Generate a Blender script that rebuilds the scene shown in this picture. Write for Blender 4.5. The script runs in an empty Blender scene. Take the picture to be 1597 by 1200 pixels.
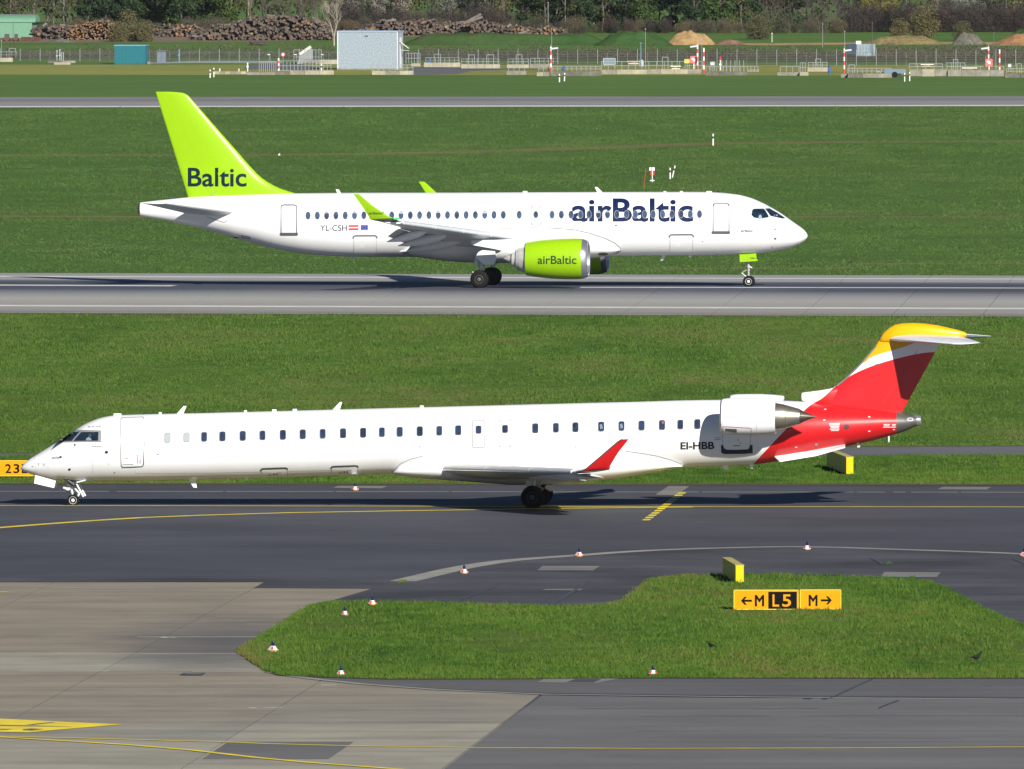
import bpy, bmesh, math, random
import numpy as np
from mathutils import Vector, Matrix
from mathutils.bvhtree import BVHTree
from mathutils.geometry import tessellate_polygon

random.seed(7)
scene = bpy.context.scene
COL = scene.collection

# ------------------------------------------------------------------ camera
PW, PH, FOC, CAMZ = 1597.0, 1200.0, 30000.0, 28.6      # photo size, focal length in its pixels, eye height
PITCH = math.atan((600 + 325) / FOC)
ROLL = 0.0010
_fw = Vector((0, math.cos(PITCH), -math.sin(PITCH)))
_r0, _u0 = Vector((1, 0, 0)), Vector((0, math.sin(PITCH), math.cos(PITCH)))
_rt = (_r0 - ROLL * _u0).normalized()
_up = (_u0 + ROLL * _r0).normalized()
CAM = Vector((0, 0, CAMZ))
cd = bpy.data.cameras.new('camera')
cam = bpy.data.objects.new('camera', cd)
COL.objects.link(cam)
cd.sensor_fit = 'HORIZONTAL'; cd.sensor_width = 36; cd.lens = FOC / PW * 36
cd.clip_start = 1; cd.clip_end = 12000
cam.matrix_world = Matrix(((_rt.x, _up.x, -_fw.x, 0), (_rt.y, _up.y, -_fw.y, 0), (_rt.z, _up.z, -_fw.z, CAMZ), (0, 0, 0, 1)))
scene.camera = cam

# ------------------------------------------------------------------ light
SUN = Vector((0.82, -1.90, 1.0)).normalized()            # direction towards the sun
el = math.asin(SUN.z); az = math.atan2(SUN.x, SUN.y)
w = bpy.data.worlds.new('World'); scene.world = w; w.use_nodes = True
nt = w.node_tree
sky = nt.nodes.new('ShaderNodeTexSky'); sky.sky_type = 'NISHITA'; sky.sun_disc = False
sky.sun_elevation = el; sky.sun_rotation = az
sky.air_density = 0.5; sky.dust_density = 0.1; sky.ozone_density = 4.0
nt.links.new(sky.outputs[0], nt.nodes['Background'].inputs[0])
nt.nodes['Background'].inputs[1].default_value = 0.05
sl = bpy.data.lights.new('sun', 'SUN'); so = bpy.data.objects.new('sun', sl); COL.objects.link(so)
sl.energy = 5.0; sl.angle = math.radians(0.53); sl.color = (1.0, 0.955, 0.88)
so.rotation_euler = SUN.to_track_quat('Z', 'Y').to_euler()
so.location = (60, -100, 200)
vs = scene.view_settings
vs.view_transform = 'Standard'; vs.look = 'None'; vs.gamma = 1; vs.use_curve_mapping = False
vs.exposure = 0.6

# ------------------------------------------------------------------ measuring helpers
def ray(px, py):
    return _fw * FOC + _rt * (px - PW / 2) + _up * (PH / 2 - py)

def ground(px, py, z=0.0):
    d = ray(px, py); t = (z - CAMZ) / d.z
    return CAM + d * t

def scale_at(p):                                          # photo pixels per metre at a world point
    return FOC / (p - CAM).dot(_fw)

class Frame:                                              # local axes of an aircraft standing at a ground point
    def __init__(s, o, yaw):
        s.M = Matrix.Translation(o) @ Matrix.Rotation(yaw, 4, 'Z'); s.inv = s.M.inverted()
        s.o = s.inv @ CAM; s.R = s.inv.to_3x3()
    def ray(s, px, py):
        return s.R @ ray(px, py)
    def at(s, px, py, lat=0.0):                           # the point seen at a pixel, lat metres this side of the centre plane
        d = s.ray(px, py); return s.o + d * ((-lat - s.o.y) / d.y)
    def x(s, px, py=400, lat=0.0): return s.at(px, py, lat).x

# ------------------------------------------------------------------ mesh helpers
def finish(o, parent=None):
    COL.objects.link(o)
    if parent is not None: o.parent = parent
    return o

def mesh_obj(name, verts, faces, mats, parent=None, smooth=None, mi=None):
    me = bpy.data.meshes.new(name)
    me.from_pydata([tuple(v) for v in verts], [], faces)
    for m in (mats if isinstance(mats, (list, tuple)) else [mats]): me.materials.append(m)
    if mi: me.polygons.foreach_set('material_index', mi)
    if smooth is not None:
        me.shade_smooth(); me.set_sharp_from_angle(angle=math.radians(smooth))
    me.update()
    return finish(bpy.data.objects.new(name, me), parent)

class MB:
    def __init__(s): s.v = []; s.f = []; s.m = []; s.cm = 0
    def add(s, v, f):
        b = len(s.v); s.v += [Vector(p) for p in v]
        s.f += [[i + b for i in q] for q in f]; s.m += [s.cm] * len(f); return s
    def box(s, c, d, rz=0.0, rx=0.0, ry=0.0):
        M = Matrix.Translation(c) @ Matrix.Rotation(rz, 4, 'Z') @ Matrix.Rotation(ry, 4, 'Y') @ Matrix.Rotation(rx, 4, 'X')
        hx, hy, hz = d[0] / 2, d[1] / 2, d[2] / 2
        v = [M @ Vector((x, y, z)) for x, y, z in ((-hx, -hy, -hz), (hx, -hy, -hz), (hx, hy, -hz), (-hx, hy, -hz), (-hx, -hy, hz), (hx, -hy, hz), (hx, hy, hz), (-hx, hy, hz))]
        return s.add(v, [(3, 2, 1, 0), (4, 5, 6, 7), (0, 1, 5, 4), (1, 2, 6, 5), (2, 3, 7, 6), (3, 0, 4, 7)])
    def loft(s, rings, cap0=True, cap1=True, closed=True):
        n = len(rings[0]); v = [p for r in rings for p in r]; f = []
        for i in range(len(rings) - 1):
            for j in range(n if closed else n - 1):
                k = (j + 1) % n
                f.append((i * n + j, i * n + k, (i + 1) * n + k, (i + 1) * n + j))
        if cap0: f.append(tuple(range(n))[::-1])
        if cap1: f.append(tuple(range((len(rings) - 1) * n, len(rings) * n)))
        return s.add(v, f)
    def lathe(s, o, axis, prof, n=24, cap0=True, cap1=True, phase=0.0):     # prof: (distance along axis, radius)
        a = Vector(axis).normalized()
        e1 = a.cross(Vector((0, 0, 1)) if abs(a.z) < .9 else Vector((1, 0, 0))).normalized(); e2 = a.cross(e1)
        o = Vector(o); rings = []
        for t, r in prof:
            rings.append([o + a * t + (e1 * math.cos(q) + e2 * math.sin(q)) * r for q in (phase + 2 * math.pi * k / n for k in range(n))])
        return s.loft(rings, cap0, cap1)
    def tube(s, p0, p1, r0, r1=None, n=8):
        p0 = Vector(p0); p1 = Vector(p1)
        return s.lathe(p0, p1 - p0, [(0, r0), ((p1 - p0).length, r0 if r1 is None else r1)], n)
    def mirrored(s):
        o = MB(); o.v = [Vector((p.x, -p.y, p.z)) for p in s.v]; o.f = [list(q)[::-1] for q in s.f]; o.m = list(s.m); return o
    def obj(s, name, mats, parent=None, smooth=None):
        return mesh_obj(name, s.v, s.f, mats, parent, smooth, s.m)

def thing(name, label, cat, loc=(0, 0, 0), rz=0.0, group=None):
    o = bpy.data.objects.new(name, None); COL.objects.link(o)
    o.empty_display_size = .3
    o.location = loc; o.rotation_euler = (0, 0, rz); o['label'] = label; o['category'] = cat
    if group: o['group'] = group
    return o

def tag(o, label, cat, group=None):
    o['label'] = label; o['category'] = cat
    if group: o['group'] = group
    return o

def kind(o, k='structure'):
    o['kind'] = k; return o

def copy_tree(root, loc, rz, sc=1.0, label=None, group=None):
    r = root.copy(); COL.objects.link(r); r.location = loc; r.rotation_euler = (0, 0, rz); r.scale = (sc, sc, sc)
    if label: r['label'] = label
    if group: r['group'] = group
    for ch in list(root.children):
        c = ch.copy(); COL.objects.link(c); c.parent = r
        for g in list(ch.children):
            d = g.copy(); COL.objects.link(d); d.parent = c
    return r

def pchip(xs, ys):                                        # monotone cubic through measured points
    xs = list(map(float, xs)); ys = list(map(float, ys)); n = len(xs)
    h = [xs[i + 1] - xs[i] for i in range(n - 1)]; dl = [(ys[i + 1] - ys[i]) / h[i] for i in range(n - 1)]
    m = [dl[0]] + [0.0 if dl[i - 1] * dl[i] <= 0 else 2 / (1 / dl[i - 1] + 1 / dl[i]) for i in range(1, n - 1)] + [dl[-1]]
    def f(x):
        if x <= xs[0]: return ys[0]
        if x >= xs[-1]: return ys[-1]
        i = max(k for k in range(n - 1) if xs[k] <= x); t = (x - xs[i]) / h[i]
        return ((2 * t**3 - 3 * t**2 + 1) * ys[i] + (t**3 - 2 * t**2 + t) * h[i] * m[i] + (-2 * t**3 + 3 * t**2) * ys[i + 1] + (t**3 - t**2) * h[i] * m[i + 1])
    return f

# ------------------------------------------------------------------ materials
MATS = {}
def nodes(name):
    m = bpy.data.materials.new(name); m.use_nodes = True
    t = m.node_tree; return m, t, t.nodes['Principled BSDF']

def N(t, typ, **kw):
    n = t.nodes.new(typ)
    for k, v in kw.items():
        if k.startswith('i_'): n.inputs[int(k[2:]) if k[2:].isdigit() else k[2:].replace('_', ' ')].default_value = v
        else: setattr(n, k, v)
    return n

def noise_fac(t, scale, detail=4, rough=.6, stretch=(1, 1, 1), coord='pos', dist=0.0):
    if coord == 'pos': c = N(t, 'ShaderNodeNewGeometry').outputs['Position']
    else: c = N(t, 'ShaderNodeTexCoord').outputs['Object']
    mp = N(t, 'ShaderNodeMapping'); mp.inputs['Scale'].default_value = stretch
    t.links.new(c, mp.inputs[0])
    n = N(t, 'ShaderNodeTexNoise'); n.inputs['Scale'].default_value = scale; n.inputs['Detail'].default_value = detail
    n.inputs['Roughness'].default_value = rough; n.inputs['Distortion'].default_value = dist
    t.links.new(mp.outputs[0], n.inputs['Vector'])
    return n.outputs['Fac']

def ramp(t, fac, stops, interp='LINEAR'):
    r = N(t, 'ShaderNodeValToRGB'); e = r.color_ramp.elements; r.color_ramp.interpolation = interp
    while len(e) < len(stops): e.new(.5)
    for k, (p, c) in enumerate(stops):
        e[k].position = p; e[k].color = (*c, 1) if len(c) == 3 else c
    t.links.new(fac, r.inputs[0]); return r.outputs[0]

def mix(t, fac, a, b, mode='MIX'):
    m = N(t, 'ShaderNodeMix', data_type='RGBA', blend_type=mode)
    for sock, v in ((m.inputs[0], fac), (m.inputs[6], a), (m.inputs[7], b)):
        if isinstance(v, (int, float)): sock.default_value = v
        elif isinstance(v, tuple): sock.default_value = (*v, 1) if len(v) == 3 else v
        else: t.links.new(v, sock)
    return m.outputs[2]

def bump(t, b, fac, strength=.3, dist=.05):
    n = N(t, 'ShaderNodeBump'); n.inputs['Strength'].default_value = strength; n.inputs['Distance'].default_value = dist
    t.links.new(fac, n.inputs['Height']); t.links.new(n.outputs[0], b.inputs['Normal'])

def simple(name, col, rough=.5, metal=0.0, var=.12, scale=3.0, coord='obj', coat=0.0, spec=.5):
    if name in MATS: return MATS[name]
    m, t, b = nodes(name)
    f = noise_fac(t, scale, 5, .65, coord=coord)
    lo = tuple(c * (1 - var) for c in col); hi = tuple(min(.98, c * (1 + var * .6)) for c in col)
    t.links.new(ramp(t, f, [(.3, lo), (.7, hi)]), b.inputs['Base Color'])
    b.inputs['Roughness'].default_value = rough; b.inputs['Metallic'].default_value = metal
    b.inputs['Coat Weight'].default_value = coat; b.inputs['Coat Roughness'].default_value = .08
    b.inputs['Specular IOR Level'].default_value = spec
    MATS[name] = m; return m

WHITE = simple('white aircraft paint', (.80, .80, .79), .32, var=.035, scale=.9, coat=.25)
WINGGREY = simple('light grey wing paint', (.64, .67, .69), .42, var=.06, scale=1.2)
WINGPALE = simple('pale wing paint', (.74, .76, .78), .38, var=.05, scale=1.2, coat=.2)
DARKGREY = simple('dark grey seal', (.055, .057, .06), .55)
MIDGREY = simple('mid grey trim', (.10, .10, .10), .5)
LINEGREY = simple('thin panel gap', (.10, .102, .105), .6)
PALELINE = simple('pale panel gap', (.21, .215, .22), .6)
LIME = simple('lime green paint', (.255, .46, .003), .32, var=.04, scale=.8, coat=.18, spec=.35)
NAVY = simple('navy lettering', (.003, .012, .060), .5, var=.05, spec=.2)
NAVY2 = simple('deep teal lettering', (.002, .014, .030), .5, var=.05, spec=.2)
BLACKP = simple('black paint', (.015, .015, .017), .45)
REDP = simple('red paint', (.52, .012, .014), .35, var=.04, coat=.12, spec=.3)
YELP = simple('yellow sign paint', (.60, .265, .0005), .6, var=.06, spec=.12)
YELBOX = simple('yellow box paint', (.60, .46, .003), .6, var=.06, spec=.15)
YELLINE = simple('yellow road paint', (.80, .62, .02), .7, var=.25, scale=.9, coord='pos')
WHITELINE = simple('white road paint', (.62, .62, .60), .7, var=.22, scale=.5, coord='pos')
KERBLINE = simple('pale concrete edging', (.26, .25, .215), .85, var=.25, scale=.8, coord='pos')
TYRE = simple('tyre rubber', (.008, .008, .009), .85, var=.25, scale=6, spec=.2)
RIMW = simple('white wheel rim', (.62, .63, .62), .4, var=.1)
RIMG = simple('grey wheel rim', (.11, .105, .098), .5, .3)
STEEL = simple('gear steel', (.42, .43, .43), .38, .4)
CHROME = simple('bare metal lip', (.62, .63, .65), .22, .85, var=.05)
NOZZLE = simple('heat stained metal', (.33, .30, .25), .36, .8, var=.3, scale=2.2)
NOZZLED = simple('dark exhaust metal', (.09, .075, .06), .45, .6)
APU = simple('grey tail cone metal', (.10, .096, .088), .5, .3, var=.1)
DARKIN = simple('dark interior', (.008, .008, .009), .8)
BLUELAMP = simple('blue lamp glass', (.004, .006, .05), .12, coat=.6)
ORANGE = simple('orange yellow plastic', (.75, .33, .01), .5)
ORANGERED = simple('orange red paint', (.36, .07, .02), .55)

def glassy(name, col, rough=.08):
    m, t, b = nodes(name)
    f = noise_fac(t, 2.2, 3, .6, coord='obj')
    t.links.new(ramp(t, f, [(.35, tuple(c * .55 for c in col)), (.65, tuple(c * 1.5 for c in col))]), b.inputs['Base Color'])
    b.inputs['Roughness'].default_value = rough; b.inputs['Specular IOR Level'].default_value = .8
    return m
WINBLUE = glassy('cabin window acrylic', (.034, .060, .110), .25)
WINDARK = glassy('dark cabin window acrylic', (.014, .027, .062), .22)
COCKPIT = glassy('cockpit glass', (.010, .020, .034), .06)
WINRING = simple('window surround', (.22, .23, .25), .45)
BLIND = simple('closed window blind', (.30, .34, .35), .5)
EOFM = simple('flag blue', (.01, .03, .30), .5)

# grounds ---------------------------------------------------------------
def grass_mat(name, dark, mid, light, dry, dryamt=.35):
    m, t, b = nodes(name)
    f1 = noise_fac(t, .035, 5, .6); f2 = noise_fac(t, .55, 6, .7); f3 = noise_fac(t, 5.5, 4, .7); f4 = noise_fac(t, .012, 4, .55)
    c = ramp(t, f2, [(.28, dark), (.5, mid), (.74, light)])
    c = mix(t, ramp(t, f4, [(.45, (0, 0, 0)), (.72, (dryamt,) * 3)]), c, dry)
    c = mix(t, ramp(t, f1, [(.38, (.55,) * 3), (.62, (0, 0, 0))]), c, tuple(x * .8 for x in mid))
    f5 = noise_fac(t, 1.0, 5, .6, (.012, .16, 1)); f6 = noise_fac(t, 1.0, 3, .6, (.05, .9, 1))
    c = mix(t, .8, c, ramp(t, f5, [(.3, (.80, .82, .84)), (.5, (1, 1, 1)), (.72, (1.18, 1.14, 1.06))]), 'MULTIPLY')
    c = mix(t, .6, c, ramp(t, f6, [(.3, (.80, .82, .82)), (.5, (1, 1, 1)), (.7, (1.18, 1.16, 1.1))]), 'MULTIPLY')
    c = mix(t, .75, c, ramp(t, f3, [(.25, (.45, .45, .45)), (.5, (1, 1, 1)), (.78, (1.35, 1.35, 1.3))]), 'MULTIPLY')
    t.links.new(c, b.inputs['Base Color']); b.inputs['Roughness'].default_value = .9
    b.inputs['Specular IOR Level'].default_value = .15
    bump(t, b, f3, .8, .12)
    return m
GRASS = grass_mat('mown grass', (.050, .108, .014), (.062, .128, .018), (.076, .146, .024), (.120, .122, .034), .35)
GRASSN = grass_mat('near grass', (.060, .118, .010), (.080, .145, .013), (.105, .165, .020), (.135, .125, .030), .5)
GRASSF = grass_mat('far grass', (.070, .142, .026), (.086, .166, .032), (.100, .184, .040), (.14, .165, .045), .3)
DRYGRASS = grass_mat('dry yellow grass', (.19, .235, .050), (.24, .255, .062), (.30, .275, .09), (.32, .24, .09), .55)
BROWNTRACK = grass_mat('worn grass track', (.12, .14, .045), (.17, .15, .06), (.21, .17, .08), (.20, .15, .07), .6)
DIRT = grass_mat('bare dirt', (.15, .115, .075), (.20, .155, .105), (.24, .19, .135), (.17, .14, .09), .5)

def blade_mat(name, cols):
    m, t, b = nodes(name)
    a = N(t, 'ShaderNodeAttribute', attribute_name='tint')
    c = ramp(t, a.outputs['Fac'], [(k / (len(cols) - 1), cc) for k, cc in enumerate(cols)])
    t.links.new(c, b.inputs['Base Color']); b.inputs['Roughness'].default_value = .7
    b.inputs['Specular IOR Level'].default_value = .2
    return m
BLADE = blade_mat('grass blades', [(.024, .064, .005), (.044, .098, .008), (.062, .120, .011), (.080, .124, .016), (.105, .098, .026)])
BLADEN = blade_mat('mown grass blades', [(.028, .070, .007), (.046, .098, .010), (.060, .114, .014), (.074, .116, .020), (.095, .098, .03)])
BLADEF = blade_mat('distant grass blades', [(.042, .086, .014), (.050, .102, .017), (.060, .114, .022), (.080, .120, .030)])

def paved(name, base, var, streak=.35, speck=.12, tint2=None, rough=.85):
    m, t, b = nodes(name)
    f1 = noise_fac(t, 1.0, 6, .65, (.035, .55, 1)); f2 = noise_fac(t, 1.0, 5, .6, (.10, .10, 1)); f3 = noise_fac(t, 9, 3, .7); f4 = noise_fac(t, 1.0, 4, .7, (.25, 4.0, 1))
    t2 = tint2 or base
    c = ramp(t, f2, [(.36, tuple(x * (1 - var) for x in base)), (.5, base), (.64, tuple(x * (1 + var) for x in t2))])
    c = mix(t, streak, c, ramp(t, f1, [(.25, (.55,) * 3), (.5, (1,) * 3), (.75, (1.35,) * 3)]), 'MULTIPLY')
    c = mix(t, streak * .6, c, ramp(t, f4, [(.25, (.7,) * 3), (.5, (1,) * 3), (.75, (1.25,) * 3)]), 'MULTIPLY')
    c = mix(t, speck, c, ramp(t, f3, [(.3, (.4,) * 3), (.7, (1.6,) * 3)]), 'MULTIPLY')
    t.links.new(c, b.inputs['Base Color']); b.inputs['Roughness'].default_value = rough
    bump(t, b, f3, .25, .01)
    return m
ASPHALT = paved('taxiway asphalt', (.039, .040, .050), .24, .55)
ASPHALT2 = paved('old shoulder asphalt', (.040, .040, .046), .55, .85)
ASPHALT3 = paved('apron asphalt', (.118, .114, .110), .13, .5)
ROADM = paved('service road asphalt', (.095, .095, .100), .15, .35)
PATCH = paved('drain slab concrete', (.17, .165, .15), .25, .4)

def slab_mat():
    m, t, b = nodes('apron concrete')
    oi = N(t, 'ShaderNodeAttribute', attribute_name='tint', attribute_type='OBJECT')
    base = ramp(t, oi.outputs['Fac'], [(0, (.196, .170, .126)), (.45, (.246, .212, .154)), (.75, (.220, .208, .174)), (1, (.300, .280, .218))])
    f1 = noise_fac(t, 1.0, 6, .68, (.05, .35, 1)); f2 = noise_fac(t, .22, 5, .62); f3 = noise_fac(t, 7, 4, .7); f4 = noise_fac(t, 1.0, 4, .7, (.5, 5, 1))
    c = mix(t, .85, base, ramp(t, f1, [(.25, (.62, .62, .63)), (.5, (1, 1, 1)), (.78, (1.22, 1.2, 1.15))]), 'MULTIPLY')
    c = mix(t, .75, c, ramp(t, f2, [(.28, (.70, .70, .72)), (.55, (1, 1, 1)), (.8, (1.15, 1.15, 1.12))]), 'MULTIPLY')
    c = mix(t, .5, c, ramp(t, f4, [(.3, (.8, .8, .8)), (.72, (1.25, 1.24, 1.2))]), 'MULTIPLY')
    c = mix(t, .25, c, ramp(t, f3, [(.3, (.6, .6, .6)), (.7, (1.3, 1.3, 1.3))]), 'MULTIPLY')
    p0 = ground(352, 1002)                                    # tyre and oil staining where vehicles cut round the island
    g = N(t, 'ShaderNodeNewGeometry'); vm = N(t, 'ShaderNodeVectorMath', operation='SUBTRACT'); t.links.new(g.outputs['Position'], vm.inputs[0]); vm.inputs[1].default_value = p0
    vs2 = N(t, 'ShaderNodeVectorMath', operation='MULTIPLY'); t.links.new(vm.outputs[0], vs2.inputs[0]); vs2.inputs[1].default_value = (.22, .045, 0)
    ln = N(t, 'ShaderNodeVectorMath', operation='LENGTH'); t.links.new(vs2.outputs[0], ln.inputs[0])
    wob = N(t, 'ShaderNodeMath', operation='MULTIPLY_ADD'); t.links.new(f2, wob.inputs[0]); wob.inputs[1].default_value = .75; t.links.new(ln.outputs['Value'], wob.inputs[2])
    hf = N(t, 'ShaderNodeMath', operation='MULTIPLY'); t.links.new(wob.outputs[0], hf.inputs[0]); hf.inputs[1].default_value = .6
    c = mix(t, ramp(t, hf.outputs[0], [(.25, (.85,) * 3), (.6, (.5,) * 3), (.9, (0, 0, 0))]), c, (.062, .060, .062))
    t.links.new(c, b.inputs['Base Color']); b.inputs['Roughness'].default_value = .85
    return m
SLAB = slab_mat()

def runway_mat(name, stops):
    m, t, b = nodes(name)
    uv = N(t, 'ShaderNodeAttribute', attribute_name='across')
    f1 = noise_fac(t, 1.0, 6, .65, (.03, .30, 1)); f4 = noise_fac(t, 1.0, 4, .7, (.08, 2.0, 1)); f3 = noise_fac(t, 3.0, 4, .7)
    ad = N(t, 'ShaderNodeMath', operation='MULTIPLY_ADD'); t.links.new(f1, ad.inputs[0]); ad.inputs[1].default_value = .07
    t.links.new(uv.outputs['Fac'], ad.inputs[2])
    sb = N(t, 'ShaderNodeMath', operation='SUBTRACT'); t.links.new(ad.outputs[0], sb.inputs[0]); sb.inputs[1].default_value = .035
    c = ramp(t, sb.outputs[0], stops)
    c = mix(t, .55, c, ramp(t, f4, [(.25, (.78,) * 3), (.5, (1,) * 3), (.75, (1.2,) * 3)]), 'MULTIPLY')
    c = mix(t, .15, c, ramp(t, f3, [(.3, (.5,) * 3), (.7, (1.4,) * 3)]), 'MULTIPLY')
    t.links.new(c, b.inputs['Base Color']); b.inputs['Roughness'].default_value = .8
    return m
RUNWAY = runway_mat('grooved runway concrete', [(0, (.25, .245, .235)), (.10, (.30, .295, .28)), (.17, (.29, .285, .27)), (.205, (.10, .10, .115)), (.25, (.040, .045, .066)), (.42, (.048, .053, .074)), (.47, (.13, .135, .15)), (.55, (.24, .24, .24)), (.66, (.345, .335, .305)), (.80, (.295, .28, .245)), (.93, (.27, .255, .225)), (1, (.17, .16, .15))])
RUNWAY2 = runway_mat('distant runway concrete', [(0, (.22, .22, .215)), (.15, (.20, .20, .20)), (.3, (.135, .135, .145)), (.45, (.19, .19, .19)), (.65, (.25, .24, .225)), (.85, (.20, .19, .18)), (1, (.17, .16, .15))])
# ------------------------------------------------------------------ ground sheets
def poly_sheet(name, pts3, mat, knd='structure'):
    pts3 = [Vector(p) for p in pts3]
    tri = tessellate_polygon([[Vector((p.x, p.y, 0)) for p in pts3]])
    fs = []
    for a, b, c in tri:
        n = (pts3[b] - pts3[a]).cross(pts3[c] - pts3[a])
        fs.append((a, b, c) if n.z > 0 else (a, c, b))
    o = mesh_obj(name, pts3, fs, mat)
    if knd: o['kind'] = knd
    return o

def sheet(name, px, z, mat, knd='structure'):
    return poly_sheet(name, [ground(x, y, z) for x, y in px], mat, knd)

def ext(y0, y1, x, ):                                     # value at x of the straight line through the left and right edge of the photo
    return y0 + (y1 - y0) * x / PW

def band(name, t0, t1, b0, b1, z, mat, x0=-2600, x1=4200):
    return sheet(name, [(x0, ext(t0, t1, x0)), (x1, ext(t0, t1, x1)), (x1, ext(b0, b1, x1)), (x0, ext(b0, b1, x0))], z, mat)

def ribbon(name, px, width, z, mat, knd='structure', parent=None, w1=None):
    P = [ground(x, y, z) for x, y in px]; n = len(P); v = []
    for i in range(n):
        d = (P[min(n - 1, i + 1)] - P[max(0, i - 1)]).normalized(); s = Vector((-d.y, d.x, 0))
        ww = width if w1 is None else width + (w1 - width) * i / (n - 1)
        v += [P[i] + s * ww / 2, P[i] - s * ww / 2]
    o = mesh_obj(name, v, [(2 * i, 2 * i + 1, 2 * i + 3, 2 * i + 2) for i in range(n - 1)], mat, parent)
    if knd: o['kind'] = knd
    return o

mesh_obj('ground', [(-1450, -250, 0), (1450, -250, 0), (1450, 3000, 0), (-1450, 3000, 0)], [(0, 1, 2, 3)], GRASSF)['kind'] = 'structure'
band('grass_field', 168, 166, 428, 432, .004, GRASS)
band('grass_verge', 490, 495, 756, 757, .004, GRASSN)
band('dry_grass_field', 101, 102, 117, 118, .004, DRYGRASS)
sheet('log_yard', [(-300, 66.5), (0, 66.5), (160, 66.5), (420, 65), (500, 63), (540, 58), (900, 57), (900, 50), (-300, 50)], .004, DIRT)
sheet('sand_track', [(1130, 70), (1200, 71), (1300, 70), (1420, 69), (1700, 71), (1700, 66), (1430, 66), (1300, 67), (1190, 68), (1130, 67.5)], .006, simple('ochre sand', (.36, .22, .085), .9, scale=.4, coord='pos'))
GRAVEL = simple('pale bluish gravel', (.27, .29, .30), .9, scale=.6, coord='pos')
sheet('gravel_path', [(228, 97.5), (300, 95.5), (440, 95), (440, 99), (300, 98.6), (232, 99.5)], .008, GRAVEL)
sheet('asphalt_yard', [(640, 106), (655, 104.5), (722, 105.5), (800, 107), (860, 108), (860, 110), (790, 109.5), (735, 111), (712, 116), (650, 117), (628, 115)], .008, ROADM)
sheet('asphalt_yard', [(415, 99.5), (470, 101), (500, 106), (500, 109), (380, 108), (385, 102)], .008, ROADM)
# worn tracks in the grass between the runways
TRACK_A = [(-200, 243), (200, 242.5), (430, 242), (600, 240), (760, 236.5), (900, 231.5), (1010, 227.5), (1110, 224), (1300, 222), (1800, 219)]
ribbon('worn_track', TRACK_A, 7.0, .008, BROWNTRACK)
TRACK_B = [(-200, 337), (60, 337.5), (240, 338.5), (500, 339), (1000, 339), (1280, 338.5), (1800, 338)]
ribbon('worn_track', TRACK_B, 4.0, .008, BROWNTRACK)
ribbon('worn_track', [(1040, 419), (1150, 418.5), (1290, 419), (1330, 417)], 3.0, .008, BROWNTRACK)
ribbon('worn_track', [(1300, 412), (1450, 411), (1700, 410.5)], 2.6, .008, BROWNTRACK)

# ------------------------------------------------------------------ the runways
jd = (ground(1307, 442) - ground(1250, 491)).normalized()
T0, T1 = ground(0, 426.7), ground(1597, 431.0)
kind(band('runway_bed', 426.3, 430.6, 488.3, 494.0, .006, ASPHALT2))
rw = bpy.data.objects.new('runway', None); COL.objects.link(rw); rw['kind'] = 'structure'
def hit_top(B):
    e = T1 - T0; dx = T0 - B
    t = (dx.x * e.y - dx.y * e.x) / (jd.x * e.y - jd.y * e.x)
    return B + jd * t
marks = [ground(1250 + 140.5 * k, ext(488.0, 493.7, 1250 + 140.5 * k)) for k in range(-27, 22)]
for a, b in zip(marks[:-1], marks[1:]):
    g = (b - a).normalized() * .022
    q = [a + g, b - g, hit_top(b - g), hit_top(a + g)]
    v = [Vector((p.x, p.y, z)) for z in (.03, -.02) for p in q]
    o = mesh_obj('runway_panel', v, [(0, 1, 2, 3), (4, 5, 1, 0), (5, 6, 2, 1), (6, 7, 3, 2), (7, 4, 0, 3)], RUNWAY, rw)
    at = o.data.attributes.new('across', 'FLOAT', 'POINT')
    at.data.foreach_set('value', [1, 1, 0, 0, 1, 1, 0, 0])
band('runway_edge_line', 430.5, 434.9, 432.0, 436.1, .036, WHITELINE)
band('runway_edge_line', 475.8, 480.4, 478.0, 482.6, .036, WHITELINE)
ribbon('runway_centre_line', [(-2600, ext(444.9, 449.6, -2600)), (0, 444.9), (272, ext(444.9, 449.6, 272) + .2)], 2.3, .036, WHITELINE)
ribbon('runway_centre_line', [(905, 448.3), (1197, 448.5), (1597, 449.5), (2300, 451.5), (4200, 457)], 1.5, .036, WHITELINE)
r2 = band('far_runway', 151.8, 150.1, 168.0, 166.0, .03, RUNWAY2)
r2.name = 'distant_runway'
at = r2.data.attributes.new('across', 'FLOAT', 'POINT'); at.data.foreach_set('value', [0, 0, 1, 1])
band('runway_edge_line', 165.7, 163.8, 167.6, 165.7, .036, WHITELINE)
band('runway_edge_line', 152.0, 150.3, 153.0, 151.2, .036, PATCH)

# ------------------------------------------------------------------ taxiway, shoulders, apron
sheet('service_road', [(-400, 710), (0, 707.4), (400, 704), (900, 700), (1317, 697), (1597, 695.4), (2300, 692), (2300, 708.5), (1597, 710), (1300, 711), (800, 711.5), (0, 711.5), (-400, 712)], .010, ROADM)
band('pavement_bed', 754.3, 755.6, 1330, 1330, .008, DARKGREY)
slabs = bpy.data.objects.new('apron', None); COL.objects.link(slabs); slabs['kind'] = 'structure'
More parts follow.
